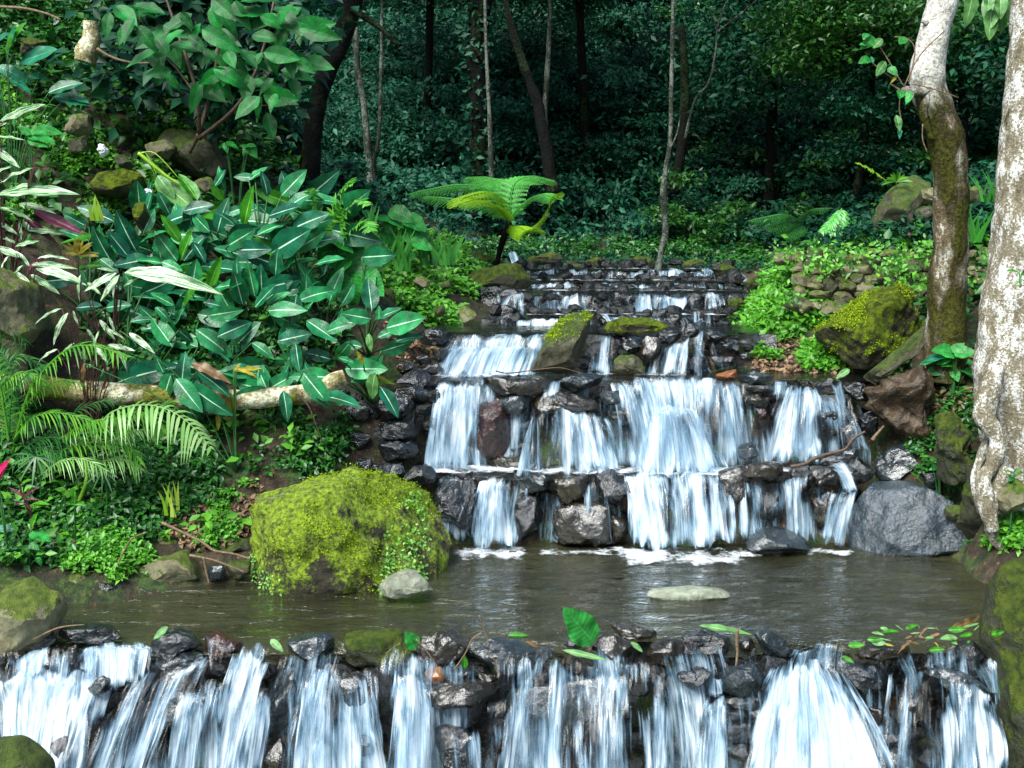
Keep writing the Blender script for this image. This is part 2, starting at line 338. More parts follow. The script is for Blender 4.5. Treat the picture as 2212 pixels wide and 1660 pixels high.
def fall_mat():
    t = NT('falling_water'); uv = t.n('UVMap', uv_map='UVMap').outputs[0]; s = t.n('SeparateXYZ'); t.set(s.inputs[0], uv)
    U, V = s.outputs[0], s.outputs[1]; dens = t.n('Attribute', attribute_name='dens').outputs['Fac']
    def cb(a, b, off):
        c = t.n('CombineXYZ'); t.set(c.inputs[0], t.math('MULTIPLY', U, a)); t.set(c.inputs[1], t.math('MULTIPLY', V, b)); t.set(c.inputs[2], off); return c.outputs[0]
    n1 = t.noise(cb(13, 1.6, 0.0), 1, 2, .5, .3); n2 = t.noise(cb(60, 3.2, 3.0), 1, 3, .6, .4); n3 = t.noise(cb(22, 12, 7.0), 1, 3, .6)
    n4 = t.noise(cb(150, 4.5, 11.0), 1, 2, .6, .2)
    st = t.math('ADD', t.math('MULTIPLY', n1, .34), t.math('MULTIPLY', n2, .34)); st = t.math('ADD', st, t.math('MULTIPLY', n3, .14)); st = t.math('ADD', st, t.math('MULTIPLY', n4, .18))
    th = t.math('SUBTRACT', .66, t.math('MULTIPLY', dens, .34))
    a = t.mr(t.math('SUBTRACT', st, th), -.03, .17, 0, 1)
    c = t.mix(t.mr(t.math('SUBTRACT', st, th), .02, .24), (.24, .45, .62), (.92, .98, 1.0))
    b = t.bump(st, .6, .02)
    p = t.princ(i_Base_Color=c, i_Roughness=.3, i_Normal=b); p.inputs['Specular IOR Level'].default_value = .5
    tr = t.n('BsdfTranslucent'); t.set(tr.inputs[0], c)
    m1 = t.n('MixShader', i_0=.35); t.set(m1.inputs[1], p.outputs[0]); t.set(m1.inputs[2], tr.outputs[0])
    gl = t.n('BsdfGlossy', i_Roughness=.15, i_Normal=b); tp = t.n('BsdfTransparent')
    film = t.n('MixShader', i_0=t.math('MULTIPLY', t.mr(dens, .1, .5), .035)); t.set(film.inputs[1], tp.outputs[0]); t.set(film.inputs[2], gl.outputs[0])
    m2 = t.n('MixShader'); t.set(m2.inputs[0], t.math('MULTIPLY', a, .93)); t.set(m2.inputs[1], film.outputs[0]); t.set(m2.inputs[2], m1.outputs[0])
    return t.surf(m2)
M['fall'] = fall_mat()
def foam_mat():
    t = NT('foam'); tc = t.n('TexCoord').outputs['Object']; dens = t.n('Attribute', attribute_name='dens').outputs['Fac']
    n = t.noise(tc, 30, 5, .7); n2 = t.noise(tc, 9, 3, .6)
    st = t.math('ADD', t.math('MULTIPLY', n, .5), t.math('MULTIPLY', n2, .5)); th = t.math('SUBTRACT', .72, t.math('MULTIPLY', dens, .42))
    a = t.mr(t.math('SUBTRACT', st, th), -.02, .25)
    p = t.princ(i_Base_Color=(.88, .95, 1.0), i_Roughness=.4, i_Normal=t.bump(n, 1, .02)); tp = t.n('BsdfTransparent')
    m = t.n('MixShader'); t.set(m.inputs[0], a); t.set(m.inputs[1], tp.outputs[0]); t.set(m.inputs[2], p.outputs[0])
    return t.surf(m)
M['foam'] = foam_mat()
def pool_mat(name, body, tint, murk, sx=2.2, sy=7.0, amp=.03):
    t = NT(name); tc = t.n('TexCoord').outputs['Object']
    mp = t.n('Mapping'); t.set(mp.inputs[0], tc); mp.inputs['Scale'].default_value = (sx, sy, 1)
    n1 = t.noise(mp.outputs[0], 1.7, 5, .6, .6); n2 = t.noise(mp.outputs[0], 6, 3, .6, .4)
    h = t.math('ADD', n1, t.math('MULTIPLY', n2, .16)); b = t.bump(h, 1, amp)
    fr = t.n('Fresnel', i_IOR=1.36, i_Normal=b); gl = t.n('BsdfGlossy', i_Roughness=.06, i_Normal=b)
    df = t.n('BsdfDiffuse'); t.set(df.inputs[0], t.mix(t.mr(t.noise(tc, 1.2, 4, .6), .4, .6), body, tuple(q * 1.8 for q in body)))
    tp = t.n('BsdfTransparent'); t.set(tp.inputs[0], tint)
    m1 = t.n('MixShader', i_0=murk); t.set(m1.inputs[1], tp.outputs[0]); t.set(m1.inputs[2], df.outputs[0])
    m2 = t.n('MixShader'); t.set(m2.inputs[0], t.math('MINIMUM', t.math('MULTIPLY', fr.outputs[0], 2.0), 1.0)); t.set(m2.inputs[1], m1.outputs[0]); t.set(m2.inputs[2], gl.outputs[0])
    return t.surf(m2)
M['pool'] = pool_mat('brown_pool_water', (.040, .042, .020), (.55, .55, .32), .5, 1.5, 5.0, .055)
M['ledge'] = pool_mat('clear_ledge_water', (.02, .022, .02), (.6, .6, .5), .2, 3, 8, .03)

# ------------------------------------------------------------------ terrain
CT = []
def c3(p): CT.append((p[0], p[1], p[2]))
def cp(u, v, Y, dz=0):
    p = at(u, v, Y); c3((p.x, p.y, p.z + dz))
for u, v in ((60, 1330), (140, 1300), (250, 1285), (400, 1262), (520, 1240), (700, 1200), (860, 1183), (2112, 1190), (2200, 1205), (2170, 1300), (2160, 1370)):
    p = atz(u, v, .02); c3(p)
for u in range(250, 2100, 260):                       # pool bottom
    for Y in (5.25, 5.8, 6.3): 
        p = at(u, 1200, Y)
        if not (u < 600 and Y > 5.7): c3((p.x, Y, -.16))
for x in np.arange(-3.2, 3.3, .8):                     # lower basin in front
    for Y in (2.0, 3.5, 4.85): c3((x, Y, -1.15))
    c3((x, 5.12, -.14))
def lvl(z, ua, ub, Ys, n=6):
    for Y in Ys:
        for k in range(n):
            u = ua + (ub - ua) * k / (n - 1); p = at(u, 800, Y); c3((p.x, Y, z))
lvl(-.14, 980, 2060, (6.66,)); lvl(.30, 940, 1860, (6.98, 7.1)); lvl(.85, 930, 1850, (7.38, 7.5)); lvl(1.12, 960, 1600, (7.85, 8.4))
lvl(1.18, 1080, 1600, (8.75, 9.3)); lvl(1.32, 1090, 1600, (9.85, 10.5)); lvl(1.38, 1130, 1590, (11.0, 11.8)); lvl(1.46, 1120, 1560, (12.3, 13.5))
for a in [(300, 1150, 6.2), (100, 1150, 6.1), (500, 1100, 6.4), (480, 1040, 6.55), (650, 1000, 6.7), (760, 1080, 6.7), (840, 1020, 6.85), (300, 960, 6.72), (100, 980, 6.6), (300, 890, 6.85), (600, 880, 6.95), (60, 880, 6.75),
          (740, 860, 7.1), (830, 780, 7.35), (880, 735, 7.6), (300, 780, 7.1), (60, 760, 6.9), (600, 700, 7.4), (450, 600, 7.9), (150, 600, 7.6), (20, 560, 7.3), (750, 600, 8.0), (150, 400, 8.2), (400, 400, 8.6), (0, 380, 8.0),
          (150, 200, 9.0), (400, 250, 9.5), (0, 180, 8.7), (100, 0, 9.9), (350, 0, 11), (600, 330, 10.3), (640, 420, 9.6), (750, 520, 9.4), (870, 600, 9.3), (960, 680, 8.6), (1010, 600, 10.5), (1040, 560, 12), (900, 520, 12),
          (0, -200, 11), (-300, 700, 7), (-300, 300, 8), (-300, 1150, 5.6), (-200, 1330, 4.9), (-500, 900, 6), (700, 380, 13), (900, 450, 16), (1100, 440, 17.5), (560, 300, 14)]: cp(*a)
for a in [(1250, 560, 14), (1500, 560, 13.5), (1450, 500, 16), (1300, 470, 18), (1700, 580, 12), (1650, 620, 10.5), (1800, 545, 11.5), (2000, 530, 11),
          (1630, 690, 8.6), (1660, 800, 7.75), (1780, 800, 7.6), (1700, 700, 8.3), (1700, 640, 8.6), (1850, 690, 8.1), (1900, 640, 8.45), (2100, 650, 8.2), (2212, 640, 8.0), (1720, 552, 8.95), (1900, 548, 9.0), (2100, 545, 8.9), (2212, 535, 8.8), (2050, 460, 10), (2200, 420, 10), (1800, 540, 10),
          (1900, 900, 7.3), (2045, 770, 7.2), (1990, 900, 7.0), (1900, 1010, 7.0), (2000, 1030, 6.75), (2100, 950, 6.6), (2110, 1130, 6.3), (2200, 1130, 6.1), (2212, 900, 6.6), (2350, 800, 6.4), (2400, 1100, 5.6), (2350, 1250, 5.0), (2500, 600, 7), (2600, 400, 9)]: cp(*a)
for x in np.arange(-16, 17, 4):                        # wooded hillside behind
    for Y, z in ((20, 4.2), (24, 7.0), (30, 12.5), (36, 17)):
        c3((x, Y, z + .5 * math.sin(x * .7 + Y)))
for Y in (2, 5, 8, 12, 16):
    c3((-9, Y, 3.5 + .2 * Y)); c3((-15, Y, 7 + .2 * Y)); c3((8.5, Y, 1.8 + .15 * Y)); c3((15, Y, 5 + .2 * Y))
for x in (-15, -8, -3, 3, 8, 15): c3((x, -3, -.9 + abs(x) * .12))
CT = np.array(CT)
def rbf_setup():
    X = CT[:, :2]; D = np.sqrt(((X[:, None] - X[None]) ** 2).sum(-1)); n = len(X)
    A = np.zeros((n + 3, n + 3)); A[:n, :n] = -D - np.eye(n) * -.0; A[:n, :n] -= np.eye(n) * .004
    A[:n, n] = 1; A[:n, n + 1:] = X; A[n:, :n] = A[:n, n:].T
    b = np.zeros(n + 3); b[:n] = CT[:, 2]
    return np.linalg.solve(A, b)
RW = rbf_setup()
xs = np.unique(np.round(np.concatenate([np.arange(-18, -5, .35), np.arange(-5, 5.01, .07), np.arange(5.2, 18, .35)]), 3))
ys = np.unique(np.round(np.concatenate([np.arange(-4, 4.4, .3), np.arange(4.4, 10.6, .07), np.arange(10.6, 15, .14), np.arange(15, 38, .4)]), 3))
GX, GY = np.meshgrid(xs, ys)
PT = np.stack([GX.ravel(), GY.ravel()], 1)
zz = np.zeros(len(PT))
for s in range(0, len(PT), 8000):
    q = PT[s:s + 8000]; D = np.sqrt(((q[:, None] - CT[None, :, :2]) ** 2).sum(-1))
    zz[s:s + 8000] = -D @ RW[:-3] + RW[-3] + q @ RW[-2:]
N3 = np.stack([PT[:, 0], PT[:, 1], PT[:, 0] * 0], 1)
zz += .05 * fbm(N3 * 2.2, 3, 4) + .018 * fbm(N3 * 9, 9, 2) + np.clip((PT[:, 1] - 14) / 8, 0, 1) * .5 * fbm(N3 * .5, 5, 3)
ZG = zz.reshape(GX.shape)
nx, ny = len(xs), len(ys)
idx = np.arange(nx * ny).reshape(ny, nx)
Q = np.stack([idx[:-1, :-1], idx[:-1, 1:], idx[1:, 1:], idx[1:, :-1]], -1).reshape(-1, 4)
g = link('ground', mesh('ground', np.stack([PT[:, 0], PT[:, 1], zz], 1), Q, M['soil'])); tag(g, kind='structure')
# far ground to the horizon
fv = []; ff = []
for k, (r, z) in enumerate(((24, -1.6), (34, -1.2), (44, 1.0))):
    for a in range(48): fv.append((r * math.cos(a * math.tau / 48), 10 + r * math.sin(a * math.tau / 48), z if k else -1.6))
for k in range(2):
    for a in range(48): ff.append((k * 48 + a, k * 48 + (a + 1) % 48, (k + 1) * 48 + (a + 1) % 48, (k + 1) * 48 + a))
ff.append(tuple(range(47, -1, -1)))
tag(link('terrain', mesh('terrain', fv, ff, M['soil'])), kind='structure')
def gz(x, y):
    i = min(max(np.searchsorted(xs, x) - 1, 0), nx - 2); j = min(max(np.searchsorted(ys, y) - 1, 0), ny - 2)
    a = (x - xs[i]) / (xs[i + 1] - xs[i]); b = (y - ys[j]) / (ys[j + 1] - ys[j])
    return (ZG[j, i] * (1 - a) + ZG[j, i + 1] * a) * (1 - b) + (ZG[j + 1, i] * (1 - a) + ZG[j + 1, i + 1] * a) * b
def hit(u, v, y0=4.6, y1=30):
    d = ray(u, v); y = y0; st = .06; last = None
    while y < y1:
        p = EYE + d * (y / d.y)
        if p.z < gz(p.x, p.y):
            return p
        y += st if y < 12 else .2
    return None

# ------------------------------------------------------------------ rocks
def ico(sub):
    import bmesh
    bm = bmesh.new(); bmesh.ops.create_icosphere(bm, subdivisions=sub, radius=1)
    bm.verts.ensure_lookup_table(); V = np.array([v.co[:] for v in bm.verts]); Fc = np.array([[v.index for v in f.verts] for f in bm.faces]); bm.free()
    return V, Fc
ICO = {k: ico(k) for k in (3, 4, 5, 6)}
def poly_r(poly, c, ang):
    n = len(poly); R = np.zeros(len(ang))
    for k, a in enumerate(ang):
        dx, dy = math.cos(a), -math.sin(a); best = 0
        for i in range(n):
            x1, y1 = poly[i][0] - c[0], poly[i][1] - c[1]; x2, y2 = poly[(i + 1) % n][0] - c[0], poly[(i + 1) % n][1] - c[1]
            ex, ey = x2 - x1, y2 - y1; den = dx * ey - dy * ex
            if abs(den) < 1e-9: continue
            t = (x1 * ey - y1 * ex) / den; s = (x1 * dy - y1 * dx) / den
            if t > 0 and -1e-6 <= s <= 1 + 1e-6: best = max(best, t)
        R[k] = best
    return R
SEED = [100]
def rock_mesh(poly, Y, depth=None, sub=4, rough=1.0, cuts=11, p=2.7, mat=None, name='rock'):
    SEED[0] += 1; sd = SEED[0]; r = np.random.RandomState(sd)
    poly = [tuple(q) for q in poly]
    A = 0; cx = cyy = 0
    for i in range(len(poly)):
        x1, y1 = poly[i]; x2, y2 = poly[(i + 1) % len(poly)]; k = x1 * y2 - x2 * y1; A += k; cx += (x1 + x2) * k; cyy += (y1 + y2) * k
    c = (cx / (3 * A), cyy / (3 * A))
    na = 96; ang = np.linspace(-math.pi, math.pi, na, endpoint=False); R = poly_r(poly, c, ang)
    R = (np.roll(R, 1) + 2 * R + np.roll(R, -1)) / 4
    m = Y / F; C = at(c[0], c[1], Y)
    V, Fc = ICO[sub]; V = V.copy()
    th = np.arctan2(V[:, 2], V[:, 0]); rr = np.interp(th, np.append(ang, math.pi), np.append(R, R[0])) * m
    w = (max(q[0] for q in poly) - min(q[0] for q in poly)) * m; h = (max(q[1] for q in poly) - min(q[1] for q in poly)) * m
    D = depth if depth else .5 * (min(w, h) * .6 + max(w, h) * .4)
    sy = V[:, 1]; pr = (1 - np.abs(sy) ** p) ** (1 / p); q0 = np.sqrt(V[:, 0] ** 2 + V[:, 2] ** 2) + 1e-9
    P = np.stack([V[:, 0] / q0 * rr * pr, sy * D, V[:, 2] / q0 * rr * pr], 1)
    size = (w * h * D * 2) ** (1 / 3)
    ext = np.array([w / 2, D, h / 2])
    for k in range(cuts):
        n = r.normal(size=3); n[1] = -abs(n[1]) * 1.3 if k % 4 else abs(n[1]); n /= np.linalg.norm(n)
        if abs(n[1]) < .35: n[1] = -.5; n /= np.linalg.norm(n)
        sup = (P @ n).max(); d = sup * r.uniform(.62, .9); dd = P @ n - d
        P = P - np.where(dd > 0, dd * .92, 0)[:, None] * n
    for ax, full in ((0, w), (2, h)):
        lo, hi2 = P[:, ax].min(), P[:, ax].max(); lo0 = {0: (min(q[0] for q in poly) - c[0]) * m, 2: (c[1] - max(q[1] for q in poly)) * m}[ax]
        P[:, ax] = (P[:, ax] - lo) / (hi2 - lo) * full + lo0
    N = V
    amp = size * rough
    P = P + N * (amp * .06 * fbm(P / size * 3.2, sd, 4))[:, None] + N * (amp * .018 * fbm(P / size * 11, sd + 50, 2))[:, None]
    zmin = P[:, 2].min(); P[:, 2] -= zmin
    me = mesh(name, P, Fc, mat, True, 27)
    return me, Vector((C.x, C.y, C.z + zmin))
ROCKS = []
def rock(zone, pts, Y, mat, label=None, group=None, name='rock', **kw):
    poly = Z(zone, *pts)
    if 'sub' not in kw:
        ww = max(q[0] for q in poly) - min(q[0] for q in poly); kw['sub'] = 4 if ww > 45 else 3
    me, loc = rock_mesh(poly, Y, mat=M[mat], name=name, **kw)
    o = link(name, me, loc); tag(o, label, 'boulder' if name == 'boulder' else 'rock', group)
    ROCKS.append(o); return o

# big named boulders
mb = rock('P', [(540, 1170), (562, 1105), (600, 1068), (680, 1042), (770, 1014), (850, 1022), (900, 1050), (940, 1075), (965, 1100), (975, 1150), (975, 1220), (960, 1255), (900, 1275), (820, 1285), (700, 1292), (580, 1290), (530, 1275), (525, 1230)],
     6.12, 'bigmoss', 'large moss-covered boulder standing in the brown pool, bright yellow green', name='boulder', depth=.42, sub=6, rough=1.1, cuts=9, p=2.3)
rock('P', [(812, 1275), (840, 1250), (880, 1232), (910, 1235), (935, 1265), (938, 1288), (820, 1290)], 5.62, 'pale', 'small pale grey stone at the foot of the mossy boulder in the pool', depth=.12, rough=.7)
rock('P', [(1832, 1120), (1840, 1085), (1870, 1050), (1920, 1040), (1985, 1042), (2040, 1065), (2080, 1100), (2110, 1150), (2115, 1200), (2000, 1202), (1870, 1202), (1835, 1190)], 6.72, 'grey', 'big smooth blue-grey boulder at the right end of the pool', name='boulder', depth=.33, sub=5, rough=.6, cuts=5, p=2.2)
rock('P', [(1395, 1284), (1440, 1272), (1500, 1268), (1555, 1273), (1580, 1287), (1500, 1300), (1420, 1298)], 5.72, 'pale', 'flat pale stone just breaking the surface in mid pool', depth=.07, rough=.3, cuts=2)
rock('P', [(2230, 1200), (2190, 1240), (2168, 1290), (2155, 1370), (2160, 1450), (2168, 1560), (2180, 1720), (2420, 1740), (2420, 1200)], 4.75, 'mossdark', 'tall mossy boulder cut off by the right edge beside the front waterfall', name='boulder', depth=.4, sub=5, rough=.8)
rock('R2', [(418, 245), (480, 150), (540, 113), (680, 120), (780, 170), (842, 245), (600, 262)], 6.55, 'wetgrey', 'low dark grey stone rising from the pool left of the big grey boulder', depth=.14, rough=.5, cuts=4)
rock('L2', [(-60, 540), (60, 490), (200, 440), (330, 430), (390, 520), (410, 600), (360, 760), (250, 860), (120, 960), (-60, 1000)], 5.0, 'tan', 'large angular tan boulder with mossy patches at the left edge of the pool', name='boulder', depth=.26, sub=5, cuts=10, rough=.8)
rock('L2', [(-60, 460), (60, 435), (150, 455), (170, 500), (60, 540), (-60, 540)], 5.45, 'tanwet', 'low mossy stone behind the tan boulder at the left edge')
rock('L2', [(-60, 1500), (90, 1478), (160, 1540), (260, 1640), (330, 1760), (-60, 1780)], 4.2, 'tanwet', 'dark olive boulder in the bottom left corner of the photo', name='boulder', depth=.16, rough=.6)
rock('L1', [(-80, 70), (0, 100), (70, 140), (180, 230), (210, 380), (250, 470), (170, 560), (40, 560), (-80, 520)], 6.7, 'tan', 'big olive boulder at the left edge above the palm fronds', name='boulder', depth=.3, sub=5)
rock('M1', [(1230, 745), (1290, 640), (1350, 500), (1430, 430), (1540, 358), (1600, 365), (1615, 430), (1585, 560), (1545, 650), (1490, 750), (1400, 758)], 7.42, 'tanwet', 'tall leaning stone with a mossy tip between the two upper falls', name='standing_stone', depth=.13, cuts=7, rough=.7, sub=5)
rock('R1', [(885, 520), (890, 480), (1050, 380), (1180, 270), (1330, 185), (1420, 230), (1450, 350), (1530, 450), (1490, 540), (1400, 650), (1200, 710), (1100, 700), (1000, 620), (910, 590)], 7.55, 'moss', 'steep pyramid-shaped mossy boulder below the dry stone wall', name='boulder', depth=.3, sub=6, rough=1.0, cuts=5)
rock('R1', [(1205, 790), (1310, 700), (1520, 520), (1600, 440), (1615, 530), (1480, 650), (1350, 745), (1290, 840)], 7.15, 'tanwet', 'long grey stone slab leaning diagonally against the bank left of the middle tree', name='stone_slab', depth=.09, rough=.5)
rock('R0', [(1260, 1560), (1270, 1430), (1340, 1250), (1420, 1190), (1520, 1140), (1590, 1200), (1540, 1300), (1480, 1380), (1440, 1480), (1380, 1580), (1290, 1590)], 9.3, 'tanwet', 'tall grey-brown boulder leaning on top of the dry stone wall', name='boulder', depth=.25, sub=5, rough=.7)
rock('R0', [(1530, 1300), (1540, 1220), (1620, 1210), (1680, 1250), (1660, 1300), (1600, 1320)], 9.2, 'tan', 'angular tan rock beside the tall boulder on the wall')
rock('R0', [(1470, 1420), (1500, 1340), (1620, 1330), (1660, 1400), (1560, 1440)], 9.2, 'tanwet', 'rounded rock under the tan one on the wall top')
rock('R0', [(1440, 1480), (1500, 1450), (1530, 1500), (1480, 1540)], 9.0, 'tan', 'small tan stone at the foot of the tall boulder')
rock('R0', [(1840, 1230), (1900, 1200), (1960, 1240), (1930, 1300), (1850, 1290)], 9.3, 'tan', 'light stone between the two pale tree trunks')
rock('R1', [(1830, 290), (1890, 250), (1970, 290), (1990, 400), (1900, 435), (1835, 390)], 8.1, 'tanwet', 'rounded olive stone between the two pale tree trunks below the wall')
rock('R1', [(1885, 180), (1960, 130), (2040, 160), (2020, 250), (1950, 240)], 8.15, 'tan', 'tan wall stone between the trunks')
rock('R1', [(912, 352), (960, 320), (1060, 318), (1110, 330), (1050, 372), (920, 378)], 7.9, 'tan', 'flat yellowish stone to the left of the pyramid boulder', rough=.5)
# left bank rocks
for z, p, Y, mt, lb in [
    ('L0', [(400, 800), (470, 740), (560, 740), (580, 830), (560, 880), (470, 860)], 8.4, 'tan', 'rounded grey stone high on the left bank'),
    ('L0', [(430, 900), (560, 880), (560, 980), (430, 980)], 8.25, 'tanwet', 'stone just below the rounded grey one on the left bank'),
    ('L0', [(575, 1200), (660, 1120), (780, 1090), (880, 1110), (920, 1200), (890, 1260), (740, 1270), (640, 1240)], 8.05, 'moss', 'mossy round boulder on the left bank slope'),
    ('L0', [(990, 870), (1100, 830), (1280, 840), (1400, 960), (1450, 1080), (1380, 1150), (1200, 1120), (1060, 980)], 8.7, 'tanwet', 'large brown sloping rock below the overhanging shrub'),
    ('L0', [(930, 940), (1040, 920), (1100, 900), (1130, 960), (1080, 1030), (960, 1010)], 8.45, 'tan', 'small tan rock leaning on the large sloping rock'),
    ('L0', [(1250, 1160), (1350, 1140), (1380, 1200), (1300, 1240)], 8.3, 'tan', 'tan rock behind the tips of the dark leaves'),
    ('L0', [(720, 790), (790, 750), (840, 800), (840, 870), (760, 870)], 8.7, 'mossdark', 'dark mossy rock in the middle of the left bank'),
    ('L0', [(300, 1450), (450, 1390), (580, 1400), (600, 1480), (480, 1530), (330, 1500)], 7.75, 'tanwet', 'olive rock behind the purple leaves'),
    ('L0', [(140, 290), (180, 240), (280, 260), (300, 330), (200, 370), (120, 350)], 8.6, 'mossdark', 'dark rock behind the large leaves at upper left'),
    ('L0', [(860, 1330), (920, 1300), (960, 1400), (930, 1500), (870, 1480)], 7.7, 'moss', 'mossy stone above the dark leaf clump'),
    ('L0', [(1020, 650), (1150, 640), (1180, 680), (1060, 700)], 9.3, 'mossdark', 'thin slab under the overhanging shrub'),
    ('L0', [(730, 1010), (800, 1000), (860, 1060), (800, 1100)], 8.3, 'tanwet', 'small brown stone above the mossy round boulder'),
    ('M1', [(760, 340), (800, 320), (880, 380), (870, 430), (800, 440)], 8.35, 'tan', 'tan boulder on the bank left of the upper falls'),
    ('M1', [(470, 160), (520, 130), (580, 160), (570, 200), (500, 210)], 8.6, 'tan', 'small tan rock among herbs above the left bank'),
    ('M1', [(260, 210), (330, 220), (360, 290), (280, 300)], 8.3, 'tanwet', 'brownish rock behind the white-ribbed leaves'),
    ('M1', [(600, 330), (660, 320), (680, 380), (620, 400)], 8.3, 'tanwet', 'olive rock low in the herb bank'),
    ('M1', [(640, 180), (690, 160), (720, 200), (660, 220)], 8.9, 'tanwet', 'small stone half hidden by ferns on the left bank'),
    ('M0', [(90, 1520), (130, 1500), (180, 1590), (160, 1640), (110, 1620)], 8.4, 'tanwet', 'brown stone beside the heart leaves'),
    ('L2', [(395, 480), (480, 390), (560, 430), (610, 540), (570, 595), (420, 595)], 5.75, 'tan', 'tan stone at the waterline right of the large tan boulder'),
    ('L2', [(820, 420), (1000, 310), (1180, 270), (1260, 370), (1310, 490), (1020, 535), (840, 480)], 5.95, 'tan', 'broad flat tan stone overhanging the pool on the left shore'),
    ('L2', [(590, 500), (650, 450), (760, 480), (830, 540), (760, 590), (620, 590)], 5.75, 'wet', 'dark wet stone at the waterline below the bright herbs'),
    ('L2', [(820, 540), (900, 480), (980, 520), (960, 570), (850, 575)], 5.8, 'wet', 'small wet stone under the broad flat stone'),
    ('L2', [(1300, 210), (1420, 175), (1630, 190), (1610, 290), (1400, 300)], 6.25, 'tanwet', 'grey flat stone just left of the mossy boulder'),
    ('L2', [(980, 170), (1110, 165), (1150, 230), (1010, 265)], 6.2, 'tan', 'pale stone among the leaf litter on the shore'),
    ('L2', [(1330, 350), (1430, 350), (1455, 440), (1340, 470)], 5.95, 'wetgrey', 'grey wet stone under the fallen branches'),
    ('L2', [(1450, 350), (1540, 320), (1610, 330), (1610, 430), (1490, 440)], 5.98, 'tanwet', 'mossy stone touching the left foot of the mossy boulder'),
    ('L2', [(1560, 150), (1660, 90), (1700, 150), (1640, 200)], 6.4, 'tan', 'light stone behind the fallen branches'),
    ('L2', [(840, 390), (900, 370), (960, 420), (880, 440)], 5.98, 'tanwet', 'small olive stone left of the broad flat stone'),
    ]:
    rock(z, p, Y, mt, lb)

